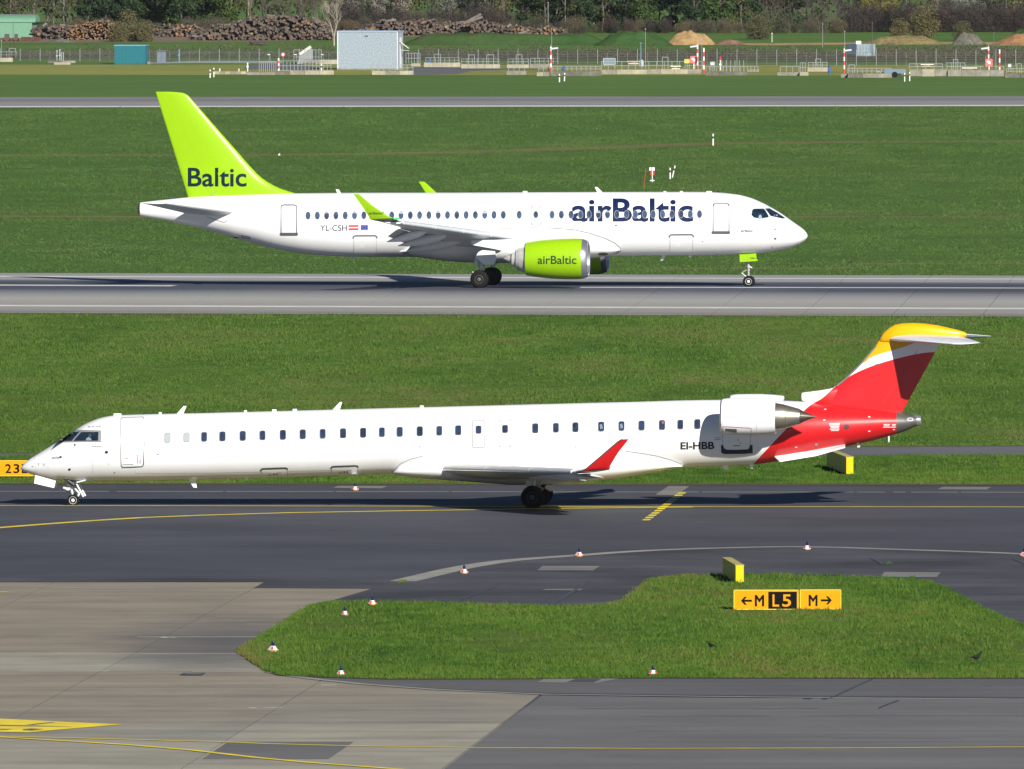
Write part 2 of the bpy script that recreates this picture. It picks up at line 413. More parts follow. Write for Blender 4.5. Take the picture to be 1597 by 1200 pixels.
# slab grid measured from three joint lines
sj = (ground(412, 910) - ground(13, 1126)).normalized()           # transverse joint direction
sr = Vector((sj.y, -sj.x, 0))                                     # along the rows
org = ground(13, 1126); pitchx = (ground(400, 1126) - org).dot(sr)
rows_px = [1420, 1340, 1268, 1203, 1155, 1128.6, 1103, 1075, 1046.5, 1019, 993, 968, 943, 926, 908]
rowv = [(ground(13, y) - org).dot(sj) for y in rows_px]
rt = [.80, .86, .95, .9, .92, .55, .5, .42, .95, .38, .42, .36, .4, .33]
rnd = random.Random(3)
slabme = {}
def clip_poly(poly, pa, pb):                                      # keep the part left of the line pa -> pb
    out = []; e = pb - pa
    side = lambda p: e.x * (p.y - pa.y) - e.y * (p.x - pa.x)
    for i in range(len(poly)):
        a, b = poly[i], poly[(i + 1) % len(poly)]; sa, sb = side(a), side(b)
        if sa >= 0: out.append(a)
        if sa * sb < 0: out.append(a + (b - a) * (sa / (sa - sb)))
    return out
edgeA, edgeB = ground(693, 1200), ground(843, 1084)
edgeA = edgeA - (edgeB - edgeA) * 3; edgeB = edgeB + (edgeB - edgeA) * 2
for r in range(len(rows_px) - 1):
    for c in range(-4, 3):
        x0, x1 = c * pitchx + .02, (c + 1) * pitchx - .02; y0, y1 = rowv[r] + .02, rowv[r + 1] - .02
        q = [org + sr * x + sj * y for x, y in ((x0, y0), (x1, y0), (x1, y1), (x0, y1))]
        q = clip_poly(q, edgeA, edgeB)
        if len(q) < 3: continue
        zt = .020 + rnd.uniform(-.0015, .0015); n = len(q)
        v = [Vector((p.x, p.y, zt)) for p in q] + [Vector((p.x, p.y, -.05)) for p in q]
        o = mesh_obj('concrete_slab', v, [tuple(range(n))] + [(i, i + n, (i + 1) % n + n, (i + 1) % n) for i in range(n)], SLAB, slabs)
        o['tint'] = max(0.0, min(1.0, rt[r] + rnd.uniform(-.07, .07)))
TAXI = [(-500, 754), (0, 754.3), (1597, 755.5), (2300, 756), (2300, 1094), (1597, 1090), (1100, 1086.5), (850, 1083.5), (680, 1076), (560, 1067), (455, 1055), (425, 1049), (392, 1031), (375, 1016), (398, 1000), (428, 982), (488, 945), (520, 936), (580, 918.3), (396, 917), (412, 908.2), (-500, 907.5)]
sheet('taxiway', TAXI, .028, ASPHALT)
sheet('asphalt_apron', [(846, 1084.5), (1100, 1088), (1597, 1091.5), (2300, 1096), (2300, 1420), (426, 1420), (540, 1318), (693, 1200), (770, 1140)], .026, ASPHALT3)
OLD = [(602, 912), (640, 907), (700, 893), (760, 881), (830, 873.5), (903, 868.5), (1000, 861.5), (1100, 858), (1200, 855.5), (1300, 856.5), (1400, 859.5), (1597, 866.5), (1900, 880), (1900, 1055), (1500, 1000), (900, 1000), (500, 950), (585, 918)]
sheet('taxiway_shoulder', OLD, .032, ASPHALT2)
sheet('taxiway_shoulder', [(-500, 900.7), (600, 902), (700, 902.6), (640, 907.5), (580, 917.9), (398, 916.6), (413, 908), (-500, 907.2)], .031, ASPHALT2)
sheet('taxiway_shoulder', [(430, 1047), (600, 1040), (2300, 1040), (2300, 1089), (1597, 1087.5), (1100, 1084), (850, 1081), (680, 1074), (560, 1065.5), (470, 1055)], .031, paved('island shoulder asphalt', (.085, .083, .083), .15, .4))
ribbon('pavement_seam', [(-500, 900.4), (0, 901), (300, 901.3), (600, 902.2), (640, 903)], .35, .035, DARKGREY)
# edging strips and lines
ribbon('edge_strip', [(628, 906.5), (662, 898.5), (700, 889.5), (730, 883.5), (762, 878.3), (800, 873.6), (840, 870.4), (903, 866.2), (960, 861.8), (1020, 858.2), (1100, 855.4), (1180, 853.4), (1240, 852.8), (1310, 854), (1390, 856.7), (1480, 859.5), (1560, 862.4), (1700, 869), (1900, 880)], 1.0, .037, KERBLINE, w1=.7)
ribbon('edge_strip', [(420, 1048), (455, 1054.5), (500, 1060), (560, 1066.5), (680, 1075.5), (850, 1083), (1100, 1086.3), (1350, 1088.8), (1597, 1090.6), (2300, 1095)], .42, .037, KERBLINE)
for a, b in ((-400, 170), (182, 348), (352, 520), (524, 700), (704, 1090), (1095, 1332), (1337, 1380), (1393, 1412), (1421, 1494), (1499, 2200)):
    n = 5; ribbon('taxiway_edge_line', [(a + (b - a) * k / n, ext(766.5, 768.0, a + (b - a) * k / n)) for k in range(n + 1)], .55, .036, KERBLINE)
ribbon('taxiway_centre_line', [(-500, 787.8), (0, 788.4), (400, 789.2), (800, 789.9), (1597, 790.8), (2300, 791.5)], .42, .036, YELLINE)
ribbon('taxiway_turn_line', [(-300, 850), (-150, 835.5), (0, 823), (60, 818.3), (140, 812.5), (220, 807.5), (314, 803.8), (450, 799.8), (600, 797.3), (714, 795.6), (850, 793.2), (1000, 791.8), (1080, 790.9)], .52, .040, YELLINE)
for k in range(13):
    x = 1008.5 + (1063 - 1008.5) * k / 12; y = 810.6 + (769.2 - 810.6) * k / 12
    sheet('stop_dash', [(x - 7.6, y + 1.25), (x + 4.8, y + 1.0), (x + 7.6, y - 1.0), (x - 4.6, y - 1.0)], .044, YELLINE)
sheet('concrete_strip', [(1022, 772), (1043, 758), (1075, 758.5), (1056, 772.5)], .033, PATCH)
for q in ([(838, 889.6), (846, 883), (935, 883), (925, 890)], [(1374, 900), (1379, 892), (1467, 892.8), (1461, 900)], [(1462, 763.5), (1470, 759.6), (1546, 759.8), (1538, 764)], [(519, 761.5), (527, 758), (604, 758.4), (596, 762)], [(845, 920.5), (852, 918.5), (910, 918.5), (905, 921)], [(838, 1064.5), (850, 1058), (968, 1058), (930, 1065.5)]):
    s = sheet('drain_slab', q, .041, PATCH)
sheet('drain_grate', [(884, 1064), (897, 1059), (938, 1059), (926, 1064.6)], .046, ASPHALT2)
sheet('drain_grate', [(280, 1052.8), (287, 1049.5), (321, 1049.5), (315, 1053)], .042, DARKGREY)
sheet('drain_grate', [(288, 1051.8), (291, 1050.4), (315, 1050.4), (312, 1051.9)], .046, PATCH)
sheet('drain_grate', [(1252, 1089.8), (1256, 1088.2), (1268, 1088.2), (1264, 1090)], .046, DARKGREY)
sheet('drain_grate', [(1281, 1090), (1284, 1088.4), (1293, 1088.4), (1290, 1090.2)], .046, DARKGREY)
for P, wd in (([(858, 944), (880, 931), (905, 915), (916, 905)], .10), ([(1296, 1088), (1312, 1081), (1335, 1070), (1360, 1059)], .055), ([(1371, 1104), (1385, 1098), (1402, 1092)], .05), ([(720, 935), (745, 926), (775, 913)], .06), ([(1360, 870), (1378, 880)], .12), ([(1582, 872), (1610, 884)], .1)):
    ribbon('pavement_crack', P, wd * 1.5, .048, DARKGREY)
for x0, x1, y in ((1000, 1200, 1117.3), (1260, 1597, 1116.6), (990, 1597, 1140.5), (905, 1280, 1105), (1300, 1500, 1152)):
    ribbon('pavement_crack', [(x0, y), ((x0 + x1) / 2, y - .4), (x1, y - .2)], .09, .032, ASPHALT2)
# apron paint
ribbon('apron_guide_line', [(-300, 1141), (0, 1148.6), (100, 1150.6), (200, 1153.2), (345, 1157), (420, 1160), (560, 1163.6), (740, 1166), (1000, 1167.4), (1300, 1166.7), (1597, 1165), (2300, 1160)], .26, .036, YELLINE)
ribbon('apron_lead_line', [(-300, 1131), (0, 1149.5), (100, 1155.4), (200, 1161.6), (300, 1170), (400, 1181.5), (480, 1189), (620, 1199.5), (800, 1214)], .30, .040, YELLINE)
sheet('apron_arrow', [(-120, 1119), (0, 1121), (100, 1126), (190, 1130), (100, 1137.5), (45, 1142.5), (0, 1141.5), (-120, 1140)], .034, YELLINE)
for q in ([(40, 1130.5), (80, 1126.3), (88, 1126.6), (52, 1131)], [(-120, 1128.6), (60, 1131.8), (115, 1133.8), (60, 1133.3), (-120, 1130.5)], [(35, 1137.6), (48, 1136.2), (68, 1137.4), (50, 1139.6), (36, 1139)], [(-60, 1137), (20, 1137), (10, 1138.6), (-60, 1138.4)]):
    sheet('worn_patch', q, .038, ASPHALT3)
sheet('apron_patch', [(315, 1184), (356, 1157), (552, 1157), (512, 1184)], .0255, ASPHALT3)
ribbon('apron_mark', [(-40, 924), (12, 923.2)], .35, .030, YELLINE)
for x0, x1, y, wv in ((215, 405, 993.5, .12), (90, 395, 1019.3, .10), (30, 170, 1046.6, .14), (385, 452, 973.4, .08), (300, 420, 1047.2, .1), (85, 240, 916.8, .09), (388, 400, 1104, .2), (412, 440, 1103.6, .1), (500, 525, 1068.6, .22), (252, 262, 994, .35), (267, 271, 994.2, .3)):
    ribbon('joint_sealant', [(x0, y), ((x0 + x1) / 2, y + .1), (x1, y)], wv * 1.3, .0235, WHITELINE)

# ------------------------------------------------------------------ the grass island
ISLAND = [(375, 1016), (386, 1008), (400, 1000), (430, 982), (460, 962), (490, 945), (520, 938.5), (560, 938), (620, 940), (700, 941.5), (780, 944), (850, 945.5), (905, 946), (945, 944), (972, 939), (990, 928.5), (1005, 915.5), (1020, 903.5), (1045, 899.5), (1075, 897), (1130, 896.5), (1200, 896), (1300, 898.5), (1380, 902), (1440, 906.5), (1470, 917), (1500, 935), (1540, 955), (1570, 968), (1597, 976), (1700, 1000), (1900, 1036), (1900, 1058), (1597, 1057.2), (1400, 1057.5), (1200, 1057), (1000, 1057), (800, 1058.4), (600, 1058.6), (500, 1055.6), (440, 1052.4), (418, 1045), (395, 1030)]
sheet('grass_island', ISLAND, .050, GRASSN)
sheet('bare_patch', [(1268, 967), (1300, 965), (1350, 964.5), (1398, 966), (1380, 968.5), (1330, 969.5), (1290, 969)], .054, DIRT)
sheet('bare_patch', [(1368, 1045.8), (1400, 1044.2), (1404, 1045.8), (1375, 1047)], .054, DIRT)

# soil and dead grass along the pavement edges
SOIL = grass_mat('soil edge', (.075, .060, .035), (.11, .088, .050), (.15, .125, .065), (.10, .10, .04), .5)
ribbon('soil_edge', [(-60, 754.6), (400, 754.9), (800, 755.3), (1200, 755.5), (1660, 756)], 1.6, .040, SOIL)
ribbon('soil_edge', [(-60, 707.3), (400, 703.9), (900, 699.9), (1317, 696.9), (1660, 695)], 1.2, .014, SOIL)
ribbon('soil_edge', [(440, 1052.6), (500, 1055.9), (600, 1058.8), (800, 1058.7), (1000, 1057.4), (1200, 1057.4), (1400, 1057.8), (1660, 1057.6)], .5, .046, SOIL)
ribbon('soil_edge', [(375, 1016), (395, 1030), (418, 1045), (440, 1052.6)], .3, .046, SOIL)
ribbon('soil_edge', [(-60, 490), (500, 491.7), (1000, 493.5), (1660, 495.8)], 2.0, .010, SOIL)
sheet('rough_ground', [(-80, 93), (400, 90), (520, 92), (640, 95), (1700, 98), (1700, 82), (1300, 80), (900, 79), (640, 80), (500, 85), (-80, 84)], .006, grass_mat('rough scrub ground', (.050, .052, .030), (.085, .080, .045), (.12, .11, .06), (.06, .085, .03), .5))

# ------------------------------------------------------------------ grass blades
def vnoise(x, y, seed):                                   # smooth value noise on arrays
    r = np.random.RandomState(seed); G = r.rand(256, 256)
    xi = np.floor(x).astype(int); yi = np.floor(y).astype(int); fx = x - xi; fy = y - yi
    fx = fx * fx * (3 - 2 * fx); fy = fy * fy * (3 - 2 * fy)
    g = lambda a, b: G[a % 256, b % 256]
    return (g(xi, yi) * (1 - fx) + g(xi + 1, yi) * fx) * (1 - fy) + (g(xi, yi + 1) * (1 - fx) + g(xi + 1, yi + 1) * fx) * fy

def inside(px, py, poly):
    c = np.zeros(len(px), bool); n = len(poly)
    for i in range(n):
        x0, y0 = poly[i]; x1, y1 = poly[(i + 1) % n]
        if y0 == y1: continue
        m = ((y0 > py) != (y1 > py)) & (px < (x1 - x0) * (py - y0) / (y1 - y0) + x0)
        c ^= m
    return c

def grass_blades(name, poly_px, count, h0, h1, width, mat, z, seed, blades=3, edge=None, avoid=()):
    P = [ground(x, y, z) for x, y in poly_px]; poly = [(p.x, p.y) for p in P]
    r = np.random.RandomState(seed)
    xs = [p[0] for p in poly]; ys = [p[1] for p in poly]
    n = int(count * 2.4)
    X = r.uniform(min(xs), max(xs), n); Y = r.uniform(min(ys), max(ys), n)
    k = inside(X, Y, poly)
    cl = .6 * vnoise(X * .35, Y * .12, seed) + .4 * vnoise(X * 1.6, Y * .6, seed + 1)
    k &= r.rand(n) < np.clip(cl * 1.6 - .05, .3, 1)
    for tr, half in avoid:                                # leave worn tracks bare
        Q = [ground(a, b) for a, b in tr]; yt = np.interp(X, [q.x for q in Q], [q.y for q in Q]); k &= np.abs(Y - yt) > half * (.5 + 1.1 * r.rand(n))
    X, Y, cl = X[k][:count], Y[k][:count], cl[k][:count]
    if edge:                                              # a ragged fringe along the border
        ex, ey = [], []
        for i in range(len(poly)):
            a = np.array(poly[i]); b = np.array(poly[(i + 1) % len(poly)]); L = np.hypot(*(b - a)); m = int(L * edge)
            tt = r.rand(m)[:, None]; q = a + (b - a) * tt + r.normal(0, .10, (m, 2)); ex.append(q[:, 0]); ey.append(q[:, 1])
        ex = np.concatenate(ex); ey = np.concatenate(ey)
        X = np.concatenate([X, ex]); Y = np.concatenate([Y, ey]); cl = np.concatenate([cl, .45 + .4 * vnoise(ex * .8, ey * .8, seed + 5)])
    n = len(X); m = n * blades
    X = np.repeat(X, blades) + r.normal(0, width * 1.2, m); Y = np.repeat(Y, blades) + r.normal(0, width * 1.2, m); cl = np.repeat(cl, blades)
    H = (h0 + (h1 - h0) * np.clip(cl * 1.4 - .3, 0, 1)) * r.uniform(.6, 1.15, m)
    a = r.uniform(0, 2 * np.pi, m); dx, dy = np.cos(a) * width / 2, np.sin(a) * width / 2
    lx, ly = r.normal(0, .35, m) * H, r.normal(0, .35, m) * H
    V = np.empty((m, 3, 3), np.float32)
    V[:, 0] = np.stack([X - dx, Y - dy, np.full(m, z)], 1); V[:, 1] = np.stack([X + dx, Y + dy, np.full(m, z)], 1); V[:, 2] = np.stack([X + lx, Y + ly, z + H], 1)
    me = bpy.data.meshes.new(name)
    me.vertices.add(m * 3); me.vertices.foreach_set('co', V.ravel())
    me.loops.add(m * 3); me.loops.foreach_set('vertex_index', np.arange(m * 3, dtype=np.int32))
    me.polygons.add(m); me.polygons.foreach_set('loop_start', np.arange(0, m * 3, 3, dtype=np.int32))
    at = me.attributes.new('tint', 'FLOAT', 'POINT')
    tint = np.clip(.45 + 1.0 * (vnoise(X * .22, Y * .06, seed + 9) - .5) + .55 * (vnoise(X * 1.2, Y * .4, seed + 11) - .5) + r.uniform(-.2, .2, m), 0, 1)
    at.data.foreach_set('value', np.repeat(tint, 3).astype(np.float32))
    me.materials.append(mat); me.update(calc_edges=True)
    o = finish(bpy.data.objects.new(name, me)); o['kind'] = 'stuff'
    return o
vis = [(min(1680, x), y) for x, y in ISLAND]
grass_blades('grass', vis, 90000, .03, .13, .024, BLADE, .050, 11, edge=34)
grass_blades('grass', [(-40, 711.5), (800, 711.8), (1300, 711.5), (1640, 709.8), (1640, 756), (800, 755.1), (-40, 754.3)], 80000, .03, .12, .028, BLADE, .004, 12, edge=16)
grass_blades('grass', [(-40, 490.5), (1640, 495.5), (1640, 695.2), (1317, 696.8), (800, 701), (-40, 707.4)], 220000, .03, .10, .034, BLADEN, .004, 13, edge=8)
grass_blades('grass', [(-40, 168.5), (1640, 166.5), (1640, 431), (-40, 426.5)], 330000, .03, .085, .05, BLADEF, .004, 14, blades=2, edge=5, avoid=((TRACK_A, 2.9), (TRACK_B, 1.8)))
grass_blades('weeds', [(1383, 880.3), (1386, 878.2), (1389, 880), (1387, 881)], 16, .06, .15, .03, BLADE, .03, 15)
grass_blades('weeds', [(1417, 903), (1420, 901), (1426, 901.5), (1424, 904)], 40, .08, .2, .03, BLADE, .03, 16)
grass_blades('weeds', [(619, 908), (628, 905), (634, 907.5), (625, 909.4)], 60, .03, .10, .04, BLADE, .03, 17)

def tufts(name, poly_px, count, h0, h1, z, mat, seed, spread=.10, bl=9, width=.03):   # scattered taller clumps
    P = [ground(x, y, z) for x, y in poly_px]; poly = [(p.x, p.y) for p in P]; r = np.random.RandomState(seed)
    xs = [p[0] for p in poly]; ys = [p[1] for p in poly]; X = r.uniform(min(xs), max(xs), count * 3); Y = r.uniform(min(ys), max(ys), count * 3)
    k = inside(X, Y, poly) & (r.rand(len(X)) < np.clip(vnoise(X * .3, Y * .1, seed) * 2.2 - .5, .03, 1)); X, Y = X[k][:count], Y[k][:count]; n = len(X)
    S_ = r.uniform(.5, 1.6, n); hue = r.uniform(0, .8, n); m = n * bl; X = np.repeat(X, bl); Y = np.repeat(Y, bl); S_ = np.repeat(S_, bl); hue = np.repeat(hue, bl)
    X = X + r.normal(0, spread, m) * S_; Y = Y + r.normal(0, spread, m) * S_; H = r.uniform(h0, h1, m) * S_; a = r.uniform(0, 6.283, m); dx, dy = np.cos(a) * width / 2, np.sin(a) * width / 2
    V = np.empty((m, 3, 3), np.float32); V[:, 0] = np.stack([X - dx, Y - dy, np.full(m, z)], 1); V[:, 1] = np.stack([X + dx, Y + dy, np.full(m, z)], 1); V[:, 2] = np.stack([X + r.normal(0, .4, m) * H, Y + r.normal(0, .4, m) * H, z + H], 1)
    me = bpy.data.meshes.new(name); me.vertices.add(m * 3); me.vertices.foreach_set('co', V.ravel()); me.loops.add(m * 3); me.loops.foreach_set('vertex_index', np.arange(m * 3, dtype=np.int32)); me.polygons.add(m); me.polygons.foreach_set('loop_start', np.arange(0, m * 3, 3, dtype=np.int32))
    at = me.attributes.new('tint', 'FLOAT', 'POINT'); at.data.foreach_set('value', np.repeat(np.clip(hue + r.uniform(-.1, .1, m), 0, 1), 3).astype(np.float32)); me.materials.append(mat); me.update(calc_edges=True)
    o = finish(bpy.data.objects.new(name, me)); o['kind'] = 'stuff'; return o
tufts('grass_tufts', vis, 3200, .07, .17, .050, BLADE, 41)
tufts('grass_tufts', [(x, y + (1.6 if y < 1000 else -1.2)) for x, y in vis if 430 < x < 1600 and (y < 950 or y > 1052)], 700, .08, .2, .050, BLADE, 42)
tufts('grass_tufts', [(-40, 711.5), (1300, 711.5), (1640, 709.8), (1640, 756), (-40, 754.3)], 2600, .06, .16, .004, BLADE, 43)
tufts('grass_tufts', [(-40, 490.5), (1640, 495.5), (1640, 695.2), (1317, 696.8), (-40, 707.4)], 9000, .06, .16, .004, BLADEN, 44, .16, 8, .05)
tufts('grass_tufts', [(-40, 168.5), (1640, 166.5), (1640, 431), (-40, 426.5)], 9000, .05, .13, .004, BLADEF, 45, .35, 8, .08)
# ------------------------------------------------------------------ flat shapes laid on curved skins
def fill2d(loops, step=3.2):
    L = [[Vector((x, y, 0)) for x, y in l] for l in loops]
    tri = tessellate_polygon(L); pts = [p for l in L for p in l]
    bm = bmesh.new(); vs_ = [bm.verts.new(p) for p in pts]
    for a, b, c in tri:
        try: bm.faces.new((vs_[a], vs_[b], vs_[c]))
        except ValueError: pass
    if step: grid_cut(bm, step)
    return bm

def grid_cut(bm, step):
    xs = [v.co.x for v in bm.verts]; ys = [v.co.y for v in bm.verts]
    if not xs: return
    for ax, lo, hi in ((0, min(xs), max(xs)), (1, min(ys), max(ys))):
        k = lo + step
        while k < hi - 1e-6:
            co = Vector((k, 0, 0)) if ax == 0 else Vector((0, k, 0)); no = Vector((1, 0, 0)) if ax == 0 else Vector((0, 1, 0))
            bmesh.ops.bisect_plane(bm, geom=bm.verts[:] + bm.edges[:] + bm.faces[:], plane_co=co, plane_no=no, dist=1e-5)
            k += step

def text_bm(body, bold=0.0, space=1.0, shear=0.0):        # lettering as a flat mesh filling the unit square
    from mathutils.geometry import interpolate_bezier
    cu = bpy.data.curves.new('lettering', 'FONT'); cu.body = body; cu.space_character = space; cu.shear = shear
    o = bpy.data.objects.new('lettering', cu); COL.objects.link(o)
    bpy.context.view_layer.update()
    out = o.to_curve(bpy.context.evaluated_depsgraph_get()); loops = []
    for sp in out.splines:
        B = sp.bezier_points; L = []; n = len(B)
        for i in range(n):
            p, q = B[i], B[(i + 1) % n]; d = q.co - p.co
            if d.length < 1e-5: continue
            flat = abs(d.cross(p.handle_right - p.co).z) < 1e-4 and abs(d.cross(q.handle_left - q.co).z) < 1e-4
            L += [p.co.copy()] if flat else interpolate_bezier(p.co, p.handle_right, q.handle_left, q.co, 7)[:-1]
        D = []
        for q in L:
            if not D or (q - D[-1]).length > .012: D.append(Vector((q.x, q.y, 0)))
        if len(D) > 1 and (D[0] - D[-1]).length < .012: D.pop()
        if len(D) > 2: loops.append(D)
    o.to_curve_clear(); bpy.data.objects.remove(o); bpy.data.curves.remove(cu)
    area = lambda l: sum(l[i].x * l[(i + 1) % len(l)].y - l[(i + 1) % len(l)].x * l[i].y for i in range(len(l))) / 2
    ar = [area(l) for l in loops]; sg = math.copysign(1, max(ar, key=abs))
    if bold:
        new = []
        for l in loops:
            n = len(l); q = []
            for i in range(n):
                e0 = (l[i] - l[i - 1]).normalized(); e1 = (l[(i + 1) % n] - l[i]).normalized()
                n0 = Vector((e0.y, -e0.x, 0)) * sg; n1 = Vector((e1.y, -e1.x, 0)) * sg; m = n0 + n1
                m = m.normalized() * min(1.8, 1 / max(.3, m.length / 2)) if m.length > .2 else n1
                q.append(l[i] + m * bold)
            new.append(q)
        loops = new
    def has(l, p):
        c = False
        for i in range(len(l)):
            a, b = l[i], l[(i + 1) % len(l)]
            if (a.y > p.y) != (b.y > p.y) and p.x < (b.x - a.x) * (p.y - a.y) / (b.y - a.y) + a.x: c = not c
        return c
    outer = [l for l, a_ in zip(loops, ar) if a_ * sg > 0]; holes = [l for l, a_ in zip(loops, ar) if a_ * sg <= 0]
    bm = bmesh.new()
    for l in outer:
        G = [l] + [h for h in holes if has(l, h[0])]; pts = [p for g in G for p in g]; V = [bm.verts.new(p) for p in pts]
        for t3 in tessellate_polygon(G):
            try: bm.faces.new([V[i] for i in t3])
            except ValueError: pass
    bmesh.ops.recalc_face_normals(bm, faces=bm.faces[:])
    xs = [v.co.x for v in bm.verts]; ys = [v.co.y for v in bm.verts]
    x0, x1, y0, y1 = min(xs), max(xs), min(ys), max(ys)
    for v in bm.verts: v.co = Vector(((v.co.x - x0) / (x1 - x0), (v.co.y - y0) / (y1 - y0), 0))
    for f in bm.faces:
        f.normal_update()
        if f.normal.z < 0: f.normal_flip()
    return bm

class Skin:                                               # projects photo-measured outlines onto a part's surface
    def __init__(s, fr, objs, lat):
        s.fr = fr; s.lat = lat; V = []; Fc = []
        for o in objs:
            b = len(V); V += [v.co.copy() for v in o.data.vertices]; Fc += [[i + b for i in p.vertices] for p in o.data.polygons]
        s.bvh = BVHTree.FromPolygons(V, Fc)
    def hit(s, px, py, off=.006):
        d = s.fr.ray(px, py).normalized()
        loc, no, i, t = s.bvh.ray_cast(s.fr.o, d)
        if loc is None: return s.fr.at(px, py, s.lat)
        if no.dot(d) > 0: no = -no
        return loc + no * off
    def lay(s, name, bm, mat, parent, off=.006, smooth=60):
        v = [s.hit(q.co.x, q.co.y, off) for q in bm.verts]; bm.verts.index_update(); f = []
        for p in bm.faces:
            ids = [q.index for q in p.verts]
            nn = (v[ids[1]] - v[ids[0]]).cross(v[ids[2]] - v[ids[0]])
            if nn.dot(s.fr.o - v[ids[0]]) < 0: ids = ids[::-1]
            f.append(ids)
        bm.free()
        return mesh_obj(name, v, f, mat, parent, smooth)
    def shape(s, name, loops, mat, parent, off=.006, step=5):
        return s.lay(name, fill2d(loops, step), mat, parent, off)
    def ring(s, name, outer, inner, mat, parent, off=.006, closed=True):
        O2, I2 = [], []; m = len(outer)
        for i in range(m if closed else m - 1):
            a, b, c, d = outer[i], outer[(i + 1) % m], inner[i], inner[(i + 1) % m]
            k = max(1, int(math.hypot(b[0] - a[0], b[1] - a[1]) / 3.0))
            for q in range(k):
                u = q / k; O2.append((a[0] + (b[0] - a[0]) * u, a[1] + (b[1] - a[1]) * u)); I2.append((c[0] + (d[0] - c[0]) * u, c[1] + (d[1] - c[1]) * u))
        if not closed: O2.append(outer[-1]); I2.append(inner[-1])
        outer, inner = O2, I2
        n = len(outer); v = [s.hit(x, y, off) for x, y in outer] + [s.hit(x, y, off) for x, y in inner]
        f = []
        for i in range(n if closed else n - 1):
            j = (i + 1) % n; q = [i, j, n + j, n + i]
            nn = (v[q[1]] - v[q[0]]).cross(v[q[2]] - v[q[0]])
            f.append(q if nn.dot(s.fr.o - v[q[0]]) > 0 else q[::-1])
        return mesh_obj(name, v, f, mat, parent, 60)
    def line(s, name, pts, wpx, mat, parent, off=.006, closed=False, dens=4.0):
        P = []; m = len(pts)
        for i in range(m if closed else m - 1):
            a = Vector(pts[i]); b = Vector(pts[(i + 1) % m]); k = max(1, int((b - a).length / dens))
            P += [a + (b - a) * (q / k) for q in range(k)]
        if not closed: P.append(Vector(pts[-1]))
        n = len(P); o_, i_ = [], []
        for i in range(n):
            d = (P[(i + 1) % n] - P[i - 1]) if closed else (P[min(n - 1, i + 1)] - P[max(0, i - 1)])
            d = d.normalized() if d.length > 0 else Vector((1, 0)); q = Vector((-d.y, d.x)) * wpx / 2
            o_.append(tuple(P[i] + q)); i_.append(tuple(P[i] - q))
        return s.ring(name, o_, i_, mat, parent, off, closed)
    def text(s, body, box, mat, parent, bold=0.0, step=3.0, off=.008, skew=0.0, shear=0.0, space=1.0, name='lettering'):
        bm = text_bm(body, bold, space, shear); x0, y0, x1, y1 = box
        for v in bm.verts:
            v.co = Vector((x0 + (x1 - x0) * v.co.x, y1 + (y0 - y1) * v.co.y + skew * v.co.x, 0))
        if step: grid_cut(bm, step)
        return s.lay(name, bm, mat, parent, off)

def rrect(x0, y0, x1, y1, r, n=4, skx=0.0, sky=0.0):      # rounded rectangle, optionally leaning
    P = []
    for cx, cy, a0 in ((x1 - r, y0 + r, -90), (x1 - r, y1 - r, 0), (x0 + r, y1 - r, 90), (x0 + r, y0 + r, 180)):
        for k in range(n + 1):
            a = math.radians(a0 + 90 * k / n); P.append((cx + r * math.cos(a), cy + r * math.sin(a)))
    mx, my = (x0 + x1) / 2, (y0 + y1) / 2
    return [(x + (y - my) * skx, y + (x - mx) * sky) for x, y in P]

def ell(cx, cy, rx, ry, n=18, tilt=0.0):
    return [(cx + rx * math.cos(a) + tilt * ry * math.sin(a), cy + ry * math.sin(a)) for a in (2 * math.pi * k / n for k in range(n))]

def grow(loop, g):
    cx = sum(p[0] for p in loop) / len(loop); cy = sum(p[1] for p in loop) / len(loop)
    rx = max(abs(p[0] - cx) for p in loop); ry = max(abs(p[1] - cy) for p in loop)
    return [(cx + (x - cx) * (1 + g / rx), cy + (y - cy) * (1 + g / ry)) for x, y in loop]

# ------------------------------------------------------------------ aircraft building blocks
def fuselage_mb(fr, top, bot, wid, x_from, x_to, nst=110, nang=56, expo=2.0, bunch=None):
    ft = pchip([p[0] for p in top], [fr.at(*p).z for p in top]); fb = pchip([p[0] for p in bot], [fr.at(*p).z for p in bot])
    fw = pchip([p[0] for p in wid], [p[1] for p in wid])
    px = []
    for k in range(nst + 1):
        u = k / nst
        if bunch == 'start': u = u ** 1.9
        if bunch == 'end': u = 1 - (1 - u) ** 1.9
        px.append(x_from + (x_to - x_from) * u)
    mb = MB(); rings = []
    for x in px:
        zt, zb = ft(x), fb(x); zc = (zt + zb) / 2; h = max(.004, (zt - zb) / 2); wv = max(.004, fw(x)); X = fr.at(x, 500).x
        ring = []
        for k in range(nang):
            a = 2 * math.pi * k / nang; c, sn = math.cos(a), math.sin(a); e = 2 / expo
            ring.append(Vector((X, wv * math.copysign(abs(c) ** e, c), zc + h * math.copysign(abs(sn) ** e, sn))))
        rings.append(ring)
    if rings[0][0].x > rings[-1][0].x: rings = rings[::-1]
    return mb.loft(rings)

def foil(mb, secs, up=None, n=9):                         # secs: (leading edge, trailing edge, thickness ratio[, droop])
    rings = []
    for sec in secs:
        le, te, th = sec[0], sec[1], sec[2]; c = te - le; L = c.length
        u = Vector(up) if up else Vector((0, 0, 1)); u = (u - c * (u.dot(c) / c.dot(c))).normalized()
        a, b = [], []
        for k in range(n + 1):
            t = (1 - math.cos(math.pi * k / n)) / 2
            y = th * L * 5 * (.2969 * math.sqrt(t) - .126 * t - .3516 * t * t + .2843 * t ** 3 - .1015 * t ** 4) + .002 * L
            a.append(le + c * t + u * y); b.append(le + c * t - u * y)
        rings.append(a + b[-2:0:-1])
    return mb.loft(rings)

